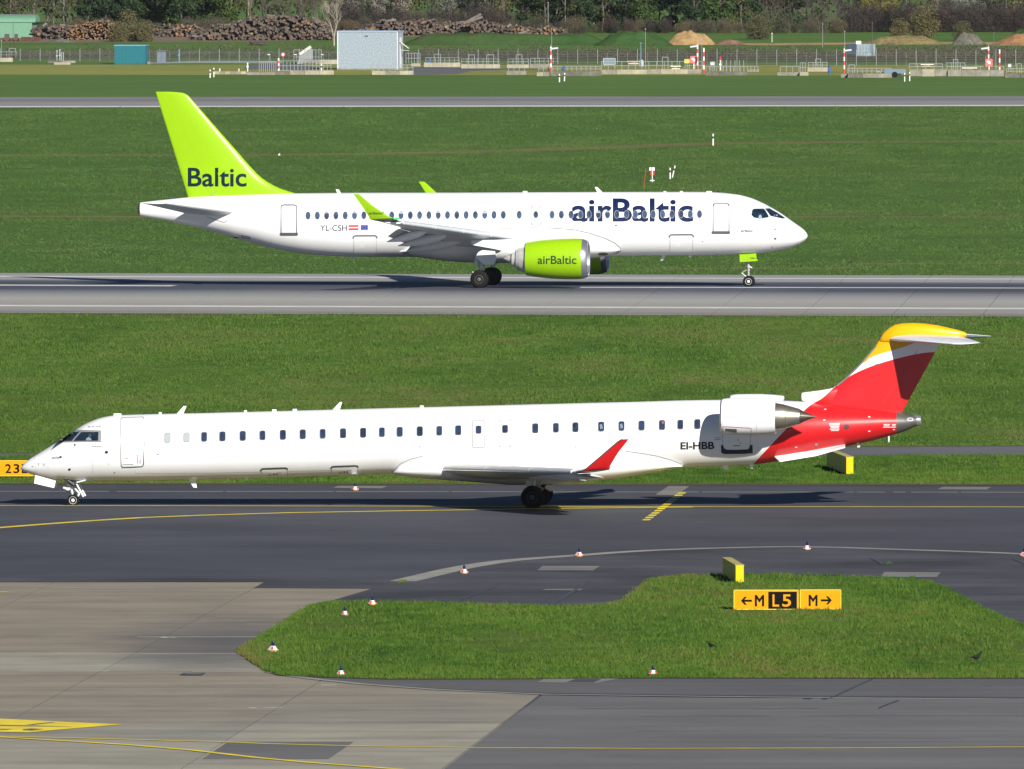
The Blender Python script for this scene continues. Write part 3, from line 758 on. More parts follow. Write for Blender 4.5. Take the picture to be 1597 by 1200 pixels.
def wheel(parent, cx, cy, cz, r, wdt, rim_r, rimmat, side):
    t = MB(); h = wdt / 2; y0 = cy - h
    t.lathe((cx, y0, cz), (0, 1, 0), [(0.02, rim_r), (0.0, rim_r * 1.08), (.0, r * .74), (wdt * .10, r * .90), (wdt * .24, r * .985), (wdt * .38, r), (wdt * .40, r * .985), (wdt * .42, r), (wdt * .58, r), (wdt * .60, r * .985), (wdt * .62, r), (wdt * .76, r * .985), (wdt * .90, r * .90), (wdt, r * .74), (wdt, rim_r * 1.08), (wdt - .02, rim_r)], 40)
    w_ = t.obj('wheel', TYRE, parent, 35)
    m = MB(); yf = cy - h + .012 if side < 0 else cy + h - .012; s = -1 if side < 0 else 1
    m.lathe((cx, yf - s * .05, cz), (0, s, 0), [(0, rim_r * .98), (.055, rim_r * .98), (.06, rim_r * .93), (.03, rim_r * .84), (.028, rim_r * .5), (.05, rim_r * .42), (.055, rim_r * .3), (.075, rim_r * .26), (.08, rim_r * .1)], 28)
    for k in range(10):
        a = 2 * math.pi * k / 10; p = Vector((cx + math.cos(a) * rim_r * .66, yf - s * .022, cz + math.sin(a) * rim_r * .66))
        m.cm = 1; m.lathe(p, (0, s, 0), [(0, rim_r * .10), (.006, rim_r * .10)], 8)
    m.obj('rim', [rimmat, DARKIN], w_, 35)
    return w_

def blade_antenna(mb, fr, root, tip, thick=.03):          # root, tip: (front px, back px) at the two ends
    (a0, a1), (b0, b1) = root, tip
    P = [fr.at(*q) for q in (a0, a1, b1, b0)]
    v = [p + Vector((0, s * thick * (1 if k < 2 else .5), 0)) for s in (-1, 1) for k, p in enumerate(P)]
    mb.add(v, [(0, 1, 2, 3), (7, 6, 5, 4), (0, 4, 5, 1), (1, 5, 6, 2), (2, 6, 7, 3), (3, 7, 4, 0)])

# ================================================================== the green and white airliner
A = Frame(ground(1167, 448.2), math.radians(-5.8))
jet = thing('airliner', 'white twin engine airliner with lime green tail and engines rolling on the runway', 'airliner', A.M.translation, math.radians(-5.8))
atop = [(219.5, 316), (260, 311.5), (295, 308), (340, 305.5), (400, 303), (463, 301.8), (560, 301), (700, 300.8), (860, 300), (1020, 299.6), (1090, 299.6), (1120, 300.6), (1150, 303.7), (1168, 308), (1186, 315.2), (1202, 323.5), (1218, 333), (1232, 343), (1242, 350), (1250.5, 356), (1255, 360), (1258, 364), (1259.6, 367.6)]
abot = [(219.5, 337), (271, 346.6), (314, 356.4), (362, 370), (391, 378), (427, 387.6), (465, 394.5), (500, 398.2), (548, 400.7), (640, 401), (800, 401), (966, 400), (1020, 399.2), (1100, 398.4), (1150, 397), (1180, 395.5), (1200, 393), (1230, 387.3), (1246, 381.3), (1254, 376.2), (1258, 372), (1259.6, 368.4)]
awid = [(219.5, .36), (240, .46), (280, .70), (330, 1.03), (380, 1.36), (430, 1.60), (480, 1.72), (560, 1.755), (1100, 1.755), (1150, 1.71), (1180, 1.60), (1205, 1.42), (1225, 1.18), (1240, .90), (1250, .62), (1256, .36), (1259.6, .03)]
afus = fuselage_mb(A, atop, abot, awid, 219.5, 1259.6, 150, 64, bunch='end').obj('fuselage', WHITE, jet, 40)
fa = fuselage_mb(A, [(628, 392), (640, 381), (660, 370), (700, 362), (760, 356), (830, 353), (880, 355), (920, 361), (945, 370), (962, 380), (970, 388)],
                 [(628, 394), (640, 399), (660, 402.5), (700, 407.5), (740, 410), (800, 410.5), (860, 408.5), (905, 404.5), (940, 401), (960, 397.5), (970, 391)],
                 [(628, .9), (640, 1.42), (660, 1.66), (700, 1.83), (760, 1.90), (860, 1.90), (905, 1.84), (940, 1.70), (960, 1.52), (970, 1.2)], 628, 970, 50, 48, 2.3).obj('belly_fairing', WHITE, jet, 50)
S = Skin(A, [afus], 1.75); SB = Skin(A, [afus, fa], 1.8)
SB.line('fairing_seam', [(632, 394), (636, 388), (648, 381), (664, 375.5), (690, 370)], .9, LINEGREY, jet, .012)
SB.line('fairing_seam', [(770, 357), (830, 355.5), (862, 356), (895, 358.5), (920, 364), (945, 372.5), (960, 380), (967, 387), (967.5, 392), (960, 396)], .9, LINEGREY, jet, .012)

# fin ------------------------------------------------------------------
le = pchip([143.4, 144.6, 149, 155, 200, 240, 272, 283.8, 294.6, 302.2, 306], [268, 283.4, 293.2, 298.6, 337.6, 373, 401.5, 416.6, 438.3, 463.2, 480])
te = pchip([143.4, 308], [242.7, 293.6])
mb = MB(); secs = []
for y in (308, 304, 302, 299, 295, 290, 284, 278, 270, 255, 235, 210, 185, 165, 155, 150, 147, 145, 143.9, 143.4):
    L_ = le(y) - te(y); tk = min(.105, .46 / max(.5, L_ / 27))
    secs.append((A.at(le(y), y), A.at(te(y), y), tk))
fin = foil(mb, secs, (0, 1, 0), 14).obj('vertical_fin', LIME, jet, 40)
SF = Skin(A, [fin], 0)
SF.text('Baltic', (293, 262, 384.5, 291.5), NAVY2, jet, .016, 0, .01)
SF.line('rudder_gap', [(266, 145), (288, 205), (318, 288), (331, 306)], .5, simple('green panel gap', (.25, .42, .01), .6), jet, .008)
SF.line('rudder_gap', [(327, 306), (338, 298.5)], .6, PALELINE, jet, .008)

# tailplane ----------------------------------------------------------------
mb = MB()
foil(mb, [(A.at(374, 332.6, .35), A.at(286, 333.5, .35), .11), (A.at(372, 332.4, .85), A.at(287, 332.5, .85), .11), (A.at(268, 318.2, 5.9), A.at(222, 317.6, 5.9), .09), (A.at(258, 317.4, 6.15), A.at(220, 316.8, 6.15), .05)], None, 10)
for b in (mb, mb.mirrored()): b.obj('tailplane', WINGGREY, jet, 40)
S.line('tailplane_plate', [(332, 321), (352, 322), (356, 329)], .6, LINEGREY, jet, .012)
S.line('tailplane_plate', [(322, 338), (336, 343), (350, 347), (355, 344)], .6, LINEGREY, jet, .012)
S.line('tail_panel', rrect(307, 311, 319, 318, 2), .4, PALELINE, jet, closed=True)
# APU exhaust at the very end
mb = MB(); p = A.at(219.5, 326.5)
mb.lathe(p + Vector((.5, 0, 0)), (-1, 0, 0), [(0, .3), (.62, .27), (.66, .24), (.3, .20)], 20, False, True)
mb.obj('tail_exhaust', [NOZZLED], jet, 40)

# wings ------------------------------------------------------------------
def awing():
    root = (A.at(815, 373.5, 1.5), A.at(815, 373.5, 1.5) + Vector((-6.3, 0, -.16)), .145)
    kle = A.at(815, 373.5, 1.5).lerp(A.at(628, 347.3, 16.6), .30)
    kink = (kle, kle + Vector((-3.75, 0, .02)), .13)
    mle = A.at(815, 373.5, 1.5).lerp(A.at(628, 347.3, 16.6), .65)
    tip = (A.at(626, 347.6, 16.6), A.at(582, 343.4, 16.6), .11)
    return MB(), [root, kink, (mle, mle + Vector((-2.55, 0, .06)), .12), tip]
mb, WS = awing(); foil(mb, WS, None, 14)
for near, b in ((1, mb), (0, mb.mirrored())):
    wg = b.obj('wing', WINGPALE, jet, 45)
    if near: wing_near = wg
    else: wing_far = wg
def on_wing(t, chord, dz=0.0):                            # spanwise 0..1, chordwise fraction
    for (a, b, k0, k1) in ((WS[0], WS[1], 0, .30), (WS[1], WS[2], .30, .65), (WS[2], WS[3], .65, 1)):
        if t <= k1:
            u = (t - k0) / (k1 - k0); l = a[0].lerp(b[0], u); e = a[1].lerp(b[1], u); return l + (e - l) * chord + Vector((0, 0, dz))
def put(mbx, name, mats, smooth=40):
    mbx.obj(name, mats, wing_near, smooth); mbx.mirrored().obj(name, mats, wing_far, smooth)
for t0, t1, ch in ((.035, .275, 1.45), (.33, .70, 1.05)):
    mb = MB(); sec = []
    for t in (t0, t1):
        h = on_wing(t, .93, -.14); c = ch * (1 if t == t0 else .8)
        sec.append((h, h + Vector((-c * .82, 0, -c * .52)), .12))
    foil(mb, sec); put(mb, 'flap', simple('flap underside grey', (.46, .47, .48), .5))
    mb = MB(); a, b = on_wing(t0, .90, -.10), on_wing(t1, .90, -.10)
    mb.tube(a, b, .05, .05, 6); put(mb, 'flap_track_shaft', CHROME)
for t, Lf, r in ((.16, 3.0, .30), (.40, 2.9, .28), (.62, 2.5, .25)):
    mb = MB(); f = on_wing(t, .48, -.20); e = on_wing(t, 1.0) + Vector((-Lf * .36, 0, -.80))
    d = e - f; L = d.length
    mb.lathe(f, d, [(0, .02), (.06 * L, r * .45), (.2 * L, r * .85), (.42 * L, r), (.65 * L, r * .82), (.85 * L, r * .42), (L, .02)], 16)
    put(mb, 'flap_fairing', WINGGREY)
# drooped slats along the leading edge
for ta, tb in ((.03, .27), (.28, .50), (.505, .73), (.735, .985)):
    mb = MB(); rings = []
    for q in range(5):
        t = ta + (tb - ta) * q / 4; L0 = on_wing(t, 0); k = 1.0 - .38 * t
        rings.append([L0 + Vector((x * k, 0, z * k)) for x, z in ((.02, -.15), (.09, -.10), (.115, -.02), (.09, .07), (.02, .14), (-.12, .215), (-.34, .26), (-.36, .235), (-.10, .12), (-.02, -.02))])
    mb.loft(rings); put(mb, 'slat', simple('slat grey', (.50, .53, .55), .35, coat=.2), 50)
# aileron wing tip glow light and winglet
mb = MB()
ws = [(A.at(627, 346.8, 16.55), A.at(582, 344.0, 16.55), .10), (A.at(613, 340.8, 16.9), A.at(576.5, 342.6, 16.9), .09), (A.at(604, 336.2, 17.02), A.at(575, 338.5, 17.02), .08), (A.at(580, 319.6, 17.3), A.at(566, 324, 17.3), .08), (A.at(565, 307.0, 17.5), A.at(555, 308.6, 17.5), .08), (A.at(560, 303.2, 17.56), A.at(551, 303.2, 17.56), .06)]
foil(mb, ws[1:], (0, -1, .2), 10); put(mb, 'winglet', LIME)
wlet = wing_near.children[-1]
mb = MB(); foil(mb, ws[:2], (0, -.4, 1), 10); put(mb, 'wing_tip', MIDGREY)
mb = MB(); mb.box(A.at(618.5, 341.4, 17.0), (.32, .08, .1)); put(mb, 'position_light', simple('green position lamp', (.02, .55, .12), .2))
SW = Skin(A, [wlet], 17.1)
SW.text('airBaltic', (575, 331.0, 597, 334.6), simple('dark green lettering', (.03, .07, .01), .5), wing_near, .02, 0, .012)

# engines ------------------------------------------------------------------
ELAT = 5.7
ex = lambda px: A.at(px, 403, ELAT).x
ec = A.at(868, 403.7, ELAT); er = 1.19
def engine():
    cowl, lip, core, fanb, pyl, nac = MB(), MB(), MB(), MB(), MB(), MB()
    prof = [(821, .965), (826, 1.0), (840, 1.08), (860, 1.15), (880, 1.185), (895, 1.19), (904, 1.175), (909, 1.155)]
    o = Vector((ex(821), -ELAT, ec.z))
    pr = [(ex(p) - ex(821), r) for p, r in prof]
    cowl.lathe(o, (1, 0, 0), [(.25, .80), (0, .94)] + pr, 48, False, False)
    x9 = ex(909) - ex(821); x18 = ex(918.2) - ex(821)
    lip.lathe(o, (1, 0, 0), [(x9, 1.156), (x9 + .12, 1.12), (x18 - .06, 1.06), (x18 - .015, 1.02), (x18, .985), (x18 - .015, .955), (x18 - .08, .93), (x18 - .35, .90), (x18 - .9, .905)], 48, False, False)
    fanb.lathe(o, (1, 0, 0), [(x18 - .9, .90), (x18 - .9, .32), (x18 - .72, .26), (x18 - .5, .14), (x18 - .38, .01)], 32, False, False)
    for k in range(20):
        a = 2 * math.pi * k / 20; e1 = Vector((0, math.cos(a), math.sin(a))); e2 = Vector((0, -math.sin(a), math.cos(a)))
        b0 = o + Vector((x18 - .86, 0, 0)); fanb.cm = 1
        fanb.add([b0 + e1 * .30 - e2 * .05, b0 + e1 * .30 + e2 * .05 + Vector((.10, 0, 0)), b0 + e1 * .88 + e2 * .11 + Vector((.10, 0, 0)), b0 + e1 * .88 - e2 * .06], [(0, 1, 2, 3)])
    co = Vector((ex(806), -ELAT, ec.z))
    lc = ex(826) - ex(806)
    core.lathe(co, (1, 0, 0), [(.05, .50), (0, .60), (.06, .66), (.30, .74), (lc, .86)], 36, False, False)
    core.lathe(co, (1, 0, 0), [(.02, .605), (.0, .625), (.09, .655), (.12, .64)], 36, False, False)
    core.lathe(co, (1, 0, 0), [(-.25, .40), (-.26, .44), (.0, .50), (.1, .5)], 30, True, False)
    core.lathe(co, (-1, 0, 0), [(.2, .3), (.45, .22), (.75, .02)], 20)
    # pylon
    rings = []
    for px, zt, zb, hw in ((905, 0, -.15, .05), (890, .14, -.1, .18), (862, .14, -.3, .24), (830, .06, -.5, .26), (800, -.05, -.85, .24), (770, -.10, -.60, .20), (735, -.12, -.38, .06)):
        zz = ec.z + 1.17; x = ex(px)
        rings.append([Vector((x, -ELAT - hw, zz + zb)), Vector((x, -ELAT + hw, zz + zb)), Vector((x, -ELAT + hw * .7, zz + zt)), Vector((x, -ELAT - hw * .7, zz + zt))])
    pyl.loft(rings)
    # strake on the cowl
    c1 = Vector((ex(885), -ELAT, ec.z)); 
    return cowl, lip, core, fanb, pyl
parts = engine()
for near in (1, 0):
    P = parts if near else [q.mirrored() for q in parts]
    cw = P[0].obj('engine_cowl', LIME, jet, 50)
    P[1].obj('intake_lip', CHROME, cw, 50); P[2].obj('exhaust_nozzle', simple('pale exhaust metal', (.60, .59, .56), .3, .35, var=.25), cw, 50)
    P[3].obj('fan', [DARKGREY, MIDGREY], cw, 40); P[4].obj('pylon', LIME if False else WINGGREY, jet, 40)
    if near: cowl_near = cw
SE = Skin(A, [cowl_near], ELAT)
SE.text('airBaltic', (838.3, 399.2, 899, 412.2), simple('dark engine lettering', (.015, .035, .006), .45), jet, .016, 3, .008)
SE.line('cowl_seam', [(860, 372), (861.5, 385), (862, 404), (861.5, 424), (860, 436)], .45, simple('green panel gap', (.25, .42, .01), .6), jet, .006)

# landing gear ---------------------------------------------------------------
def strut(mb, pts, n=10):
    for a, b, r in pts: mb.tube(a, b, r, None, n)
mx = A.at(747.6, 437, 3.8).x; mr = .525
for s in (-1, 1):
    yb = s * 3.36
    for q in (-1, 1):
        wheel(jet, mx, yb + q * .44, mr, mr, .40, .25, RIMG, s)
    mb = MB()
    strut(mb, [((mx, yb - .5, mr), (mx, yb + .5, mr), .10), ((mx, yb, mr), (mx + .02, yb, 1.15), .085), ((mx + .02, yb, 1.15), (mx + .06, yb - s * .1, 2.2), .14), ((mx + .05, yb - s * .06, 1.5), (mx + .1, yb - s * 1.7, 2.1), .07), ((mx + .05, yb, 1.05), (mx - .45, yb, .95), .04), ((mx - .45, yb, .95), (mx - .1, yb, .6), .04), ((mx + .1, yb, 1.2), (mx + 1.0, yb - s * .3, 2.0), .06)])
    mb.obj('main_gear_leg', STEEL, jet, 40)
    mb = MB(); c = A.at(757, 401.5, 3.8)
    v = [Vector((A.at(x, y, 3.9).x, s * 3.9, A.at(x, y, 3.9).z)) for x, y in ((741, 402), (756, 413.5), (770, 413.5), (774, 404), (772, 392), (748, 390))]
    mb.loft([v, [p + Vector((0, -s * .06, 0)) for p in v]] if s < 0 else [[p + Vector((0, -s * .06, 0)) for p in v], v]); mb.obj('main_gear_door', WINGGREY, jet)
    mb = MB(); v = [Vector((A.at(x, y, 3.3).x, s * 3.3, A.at(x, y, 3.3).z)) for x, y in ((739.5, 404), (741, 414), (757, 417.5), (760, 409))]
    mb.loft([v, [p + Vector((0, -s * .06, 0)) for p in v]] if s < 0 else [[p + Vector((0, -s * .06, 0)) for p in v], v]); mb.obj('main_gear_door', simple('door white', (.62, .63, .64), .45), jet)
nx = A.at(1167.2, 439, .35).x; nr = .335
for s in (-1, 1): wheel(jet, nx, s * .24, nr, nr, .22, .19, RIMW, s)
mb = MB(); strut(mb, [((nx, -.26, nr), (nx, .26, nr), .06), ((nx, 0, nr), (nx - .03, 0, 1.0), .06), ((nx - .03, 0, .95), (nx - .04, 0, 2.0), .095), ((nx - .06, 0, 1.05), (nx - .42, 0, .82), .035), ((nx - .42, 0, .82), (nx - .05, 0, .5), .035), ((nx - .05, 0, 1.25), (nx + .18, 0, 1.1), .05), ((nx, -.2, 1.15), (nx, .2, 1.15), .07)])
mb.obj('nose_gear_leg', STEEL, jet, 40)
for s in (-1, 1):
    lat = .42
    v = [A.at(x, y, lat) for x, y in ((1153.3, 397.2), (1179.2, 395.4), (1180.2, 407.3), (1153.8, 409.2))]
    v = [Vector((p.x, s * lat, p.z)) for p in v]
    mb = MB(); bk = [p + Vector((0, -s * .04, 0)) for p in v]
    mb.loft([v, bk] if s > 0 else [bk, v]); d = mb.obj('nose_gear_door', LIME, jet)
    if s < 0:
        SD = Skin(A, [d], lat)
        SD.line('door_seam', [(1165.8, 396.6), (1166.6, 408.2)], .8, simple('amber stripe', (.35, .33, .01), .5), d, .01)
        SD.text('CSH', (1169.3, 401.8, 1178, 404.4), simple('dark engine lettering', (.015, .035, .006), .45), d, .02, 0, .012)
        SD.shape('emblem', [ell(1160.8, 403.6, 2.6, 1.1)], simple('green panel gap', (.25, .42, .01), .6), d, .012, None)

# windows, doors, lettering on the skin -------------------------------------------
def wy(x): return 336.6 - (x - 480) * .0037
xs_ = [480.5 + 14.5 * k for k in range(22)] + [809.8, 861, 875.6, 890.6, 905.5, 918.7, 933.3, 947.5, 962, 977, 991, 1005.5, 1018.7, 1033.5, 1048, 1062.2, 1076.6, 1091]
S.text('airBaltic', (891.5, 309.8, 1081, 346.4), NAVY, jet, .022, 3.0, .006)
for i, x in enumerate(xs_):
    o_ = ell(x, wy(x), 4.2, 6.5); w_ = S.ring('window', o_, ell(x, wy(x), 3.5, 5.6), WINRING if x > 880 else PALELINE, jet, .016)
    S.lay('pane', fill2d([ell(x, wy(x), 3.55, 5.65)]), WINBLUE, w_, .013)
    if i in (2, 5, 10, 14, 19, 28, 29): S.lay('blind', fill2d([[(x - 3.1, wy(x) - 4.9), (x + 3.1, wy(x) - 4.9), (x + 3.3, wy(x) - 1.4 - i % 3), (x - 3.3, wy(x) - 1.4 - i % 3)]]), BLIND, w_, .017)
def door(sk, loop, sill=None, name='passenger_door', col=LINEGREY, wpx=.8, par=jet):
    d = sk.shape(name, [grow(loop, -.5)], WHITE, par, .010, 6)
    sk.ring('door_frame', grow(loop, wpx / 2), grow(loop, -wpx / 2), col, d, .013)
    return d
d = door(S, rrect(438.4, 320.5, 462.6, 365.5, 3), wpx=1.6); S.shape('door_sill', [rrect(436.5, 363, 465, 367.6, 2)], MIDGREY, d, .022)
S.line('scuff_plate', [(439, 321), (442, 319.8), (459, 319.8), (462, 321)], 1.2, LINEGREY, d, .02); S.line('handle', [(443.5, 336), (443.7, 340)], .8, MIDGREY, d, .02)
d = door(S, rrect(1112.2, 318.2, 1137, 363.8, 3), wpx=1.6); S.shape('door_sill', [rrect(1109.8, 360.6, 1138.8, 365, 2)], MIDGREY, d, .022)
S.line('scuff_plate', [(1112.6, 322), (1114.5, 318.6), (1134.5, 318.6), (1137, 322)], 1.2, LINEGREY, d, .02); S.line('handle', [(1116.6, 334.5), (1116.8, 338.5)], .9, MIDGREY, d, .02)
d = door(S, rrect(828.6, 322.2, 843.4, 351.4, 3), name='emergency_exit', col=LINEGREY, wpx=.9)
w_ = S.ring('exit_window', ell(835.7, 335.2, 4.2, 6), ell(835.7, 335.2, 3.2, 4.9), PALELINE, d, .02); S.lay('exit_window', fill2d([ell(835.7, 335.2, 3.3, 5)]), WINBLUE, d, .017)
for (x0, x1, y0, y1) in ((550.8, 588, 367.8, 399), (1043.8, 1081.4, 366.2, 397.6)):
    d = SB.shape('cargo_door', [rrect(x0 + 1, y0 + 1, x1 - 1, y1 - 3, 2)], WHITE, jet, .010, 6)
    SB.line('scuff_plate', [(x0, y0 + 4.2), (x0 + .4, y0 + 1.8), (x0 + 2.8, y0 + .2), (x1 - 2.8, y0), (x1 - .4, y0 + 1.6), (x1, y0 + 4)], 2.2, MIDGREY, d, .02)
    SB.line('door_frame', [(x0 + 1, y0 + 5), (x0 + 1.2, y1 - 3)], .4, PALELINE, d, .012); SB.line('door_frame', [(x1 - 1, y0 + 5), (x1 - 1.2, y1 - 3)], .4, PALELINE, d, .012)
S.text('YL-CSH', (499.4, 351.2, 541, 360.4), simple('grey lettering', (.02, .026, .035), .5), jet, .014, 3, .008)
fl = S.shape('flag', [[(543.6, 351.4), (559.2, 351.2), (559.2, 359), (543.6, 359.2)]], WHITE, jet, .009)
S.shape('stripe', [[(543.6, 351.4), (559.2, 351.2), (559.2, 354.2), (543.6, 354.4)]], simple('crimson print', (.50, .03, .035), .5), fl, .013)
S.shape('stripe', [[(543.6, 356.3), (559.2, 356.1), (559.2, 359), (543.6, 359.2)]], simple('crimson print', (.50, .03, .035), .5), fl, .013)
fl = S.shape('flag', [[(563, 351.3), (573.8, 351.2), (573.8, 358.8), (563, 358.9)]], EOFM, jet, .009)
for k in range(12):
    a = 2 * math.pi * k / 12; S.lay('star', fill2d([ell(568.4 + 2.5 * math.cos(a), 355 + 2.5 * math.sin(a), .38, .38, 5)]), simple('flag yellow', (.7, .5, .03), .5), fl, .013)
S.text('airBaltic', (1155.2, 358.4, 1174.5, 362), NAVY, jet, .02, 0, .01); S.line('small_print', [(1155, 364), (1176, 363.7)], .5, LINEGREY, jet, .01)
for x, y, r in ((960.8, 352, 1.7), (1208.8, 357.5, 2.0), (1209, 372.2, 2.0), (1196.3, 366.4, 1.0), (1204, 385.4, 1.0), (1096, 376.6, .8), (1076.5, 350, .6), (362.6, 369.6, 1)):
    S.lay('probe', fill2d([ell(x, y, r, r * .8, 10)]), MIDGREY, jet, .02)
SB.shape('wing_lamp', [ell(940.5, 396.2, 8, 2.3)], MIDGREY, jet, .02, 3); SB.shape('wing_lamp', [ell(940.5, 396.0, 6.3, 1.5)], NOZZLE, jet, .03, 3)
S.shape('tail_vent', [[(362, 369), (374, 371.2), (373, 373.6), (364, 371.4)]], DARKGREY, jet, .015); S.line('tail_vent', rrect(377, 368.4, 390, 371.4, 1, 2, 0, .15), .9, DARKGREY, jet, .015, closed=True)
# flight deck glazing, both sides
def glaze(loop, nm='cockpit_window'):
    f = S.shape(nm, [grow(loop, 1.1)], simple('window seal blue grey', (.25, .30, .36), .4), jet, .010, 4)
    g = S.shape('pane', [loop], COCKPIT, f, .016, 4)
    for src in (f, g):
        me = src.data.copy(); me.transform(Matrix.Scale(-1, 4, (0, 1, 0))); me.flip_normals()
        o = bpy.data.objects.new(src.name.split('.')[0], me); COL.objects.link(o); o.parent = jet if src is f else m_; m_ = o
glaze([(1173.4, 328.2), (1176, 326.4), (1190.4, 326.2), (1193, 328.4), (1198.6, 337.6), (1197.6, 339.2), (1185, 341.4), (1175.6, 339.4), (1172.2, 335.6)])
glaze([(1193.6, 326.2), (1200, 325.8), (1213, 333), (1224, 340.2), (1220, 341), (1202, 337.2)])
S.shape('pilot_shirt', [[(1183.5, 336.5), (1186.5, 335), (1188.3, 339.5), (1187.5, 341), (1182.5, 341)]], simple('shirt behind glass', (.18, .26, .30), .5), jet, .019)
# antennas
mb = MB()
for q_ in ((((532, 302), (526.5, 302)), ((528.4, 296), (523.6, 295.6))), (((940, 300.6), (932, 300.6)), ((931.4, 292), (927.6, 292)))):
    mb = MB(); blade_antenna(mb, A, *q_); mb.obj('antenna', WHITE, jet)
for q_ in ((((1038, 398.5), (1033.5, 398.5)), ((1034.5, 406), (1030.2, 406.8))), (((1079, 398), (1074.5, 398)), ((1077, 402), (1074, 402))), (((552, 400.5), (548, 400.5)), ((550.5, 404.5), (547.5, 404.5)))):
    mb = MB(); blade_antenna(mb, A, *q_, .02); mb.obj('antenna', WINGGREY, jet)
for px, w_ in ((819, .25), (1106, .3), (1063, .16), (1037, .14)):
    mb = MB(); p = A.at(px, 300); mb.box((p.x, 0, p.z), (w_, .14, .12)); mb.obj('roof_fitting', WHITE, jet)
# ================================================================== the red tailed regional jet
C = Frame(ground(113, 789.4), math.radians(-4.6))
rj = thing('regional_jet', 'long white regional jet with red and yellow T-tail taxiing in the foreground', 'regional jet', C.M.translation, math.radians(-4.6))

def livery():
    m, t, b = nodes('red yellow white livery')
    tc = N(t, 'ShaderNodeTexCoord'); sp = N(t, 'ShaderNodeSeparateXYZ'); t.links.new(tc.outputs['Object'], sp.inputs[0])
    X0, X1, Z1 = C.x(1160, 650), C.x(1520, 650), 9.0
    mp = N(t, 'ShaderNodeMapRange'); mp.inputs[1].default_value = X0; mp.inputs[2].default_value = X1; t.links.new(sp.outputs[0], mp.inputs[0])
    def border(px):
        fc = N(t, 'ShaderNodeFloatCurve'); cv = fc.mapping.curves[0]
        q = [((C.at(x, y).x - X0) / (X1 - X0), max(0.0, C.at(x, y).z / Z1)) for x, y in px]
        while len(cv.points) < len(q): cv.points.new(.5, .5)
        for k, (a, bb) in enumerate(q): cv.points[k].location = (a, bb); cv.points[k].handle_type = 'AUTO_CLAMPED'
        fc.mapping.update(); t.links.new(mp.outputs[0], fc.inputs['Value'])
        mu = N(t, 'ShaderNodeMath', operation='MULTIPLY'); t.links.new(fc.outputs[0], mu.inputs[0]); mu.inputs[1].default_value = Z1
        s = N(t, 'ShaderNodeMath', operation='SUBTRACT'); t.links.new(sp.outputs[2], s.inputs[0]); t.links.new(mu.outputs[0], s.inputs[1])
        g = N(t, 'ShaderNodeMath', operation='MULTIPLY_ADD', use_clamp=True); t.links.new(s.outputs[0], g.inputs[0]); g.inputs[1].default_value = 60; g.inputs[2].default_value = .5
        return g.outputs[0]
    red = border([(1160, 815), (1166, 738), (1174, 726), (1190, 709), (1210, 688), (1230, 667), (1250, 646), (1266, 631), (1282, 621.5), (1299.5, 606), (1324, 588), (1349, 575.5), (1374, 566.4), (1399, 559.4), (1436, 551.4), (1460, 549), (1520, 546)])
    yel = border([(1160, 560), (1325, 560), (1338, 564), (1345, 566.5), (1359, 557.5), (1384, 549), (1411, 541), (1430, 534), (1463, 530.5), (1520, 529)])
    f = noise_fac(t, .9, 5, .6, coord='obj')
    wv = ramp(t, f, [(.3, (.77, .77, .76)), (.7, (.81, .81, .80))]); rv = ramp(t, f, [(.3, (.50, .010, .013)), (.7, (.55, .013, .016))])
    c = mix(t, red, rv, wv); c = mix(t, yel, c, (.70, .37, .001))
    t.links.new(c, b.inputs['Base Color']); b.inputs['Roughness'].default_value = .34; b.inputs['Specular IOR Level'].default_value = .35; b.inputs['Coat Weight'].default_value = .2; b.inputs['Coat Roughness'].default_value = .08
    return m
LIV = livery()
ctop = [(32, 730.4), (34, 727), (40, 721), (48, 715), (60, 707.6), (82, 694), (90, 689), (104, 679.5), (118, 670.5), (130, 663), (144, 656.5), (160, 651.3), (178, 648.3), (200, 647.3), (240, 646.2), (320, 644.4), (660, 635.4), (980, 627.2), (1123, 624), (1190, 624.3), (1261, 627), (1300, 630.5), (1340, 634.5), (1374, 638), (1399, 642)]
cbot = [(32, 731.6), (34, 733.6), (40, 736.6), (54, 741.6), (70, 745.2), (87, 748), (120, 750.4), (180, 750.4), (240, 749.6), (320, 747.8), (398, 746.2), (500, 743.2), (613, 739), (800, 736.5), (1000, 732), (1063, 729.4), (1123, 727.2), (1175, 724.6), (1206, 720.6), (1260, 710), (1317, 697.4), (1360, 687.5), (1399, 677)]
cwid = [(32, .02), (34, .13), (40, .28), (60, .56), (85, .84), (110, 1.04), (140, 1.21), (170, 1.31), (200, 1.345), (1170, 1.345), (1240, 1.25), (1300, 1.06), (1360, .78), (1399, .58)]
cfus = fuselage_mb(C, ctop, cbot, cwid, 32, 1399, 170, 64, bunch='start').obj('fuselage', LIV, rj, 40)
cone = fuselage_mb(C, [(1398.6, 642), (1414, 645.4), (1428, 648.3), (1436, 650)], [(1398.6, 677), (1414, 671.5), (1428, 665), (1436, 661.5)], [(1398.6, .58), (1414, .44), (1428, .28), (1436, .19)], 1398.6, 1430, 14, 40).obj('tail_cone', APU, rj, 40)
mb = MB(); p = C.at(1429, 655.8); mb.lathe(p, (1, 0, 0), [(-.1, .235), (.0, .225), (.17, .20), (.18, .17), (0, .16)], 24, False, True); mb.obj('tail_exhaust', CHROME, rj, 40)
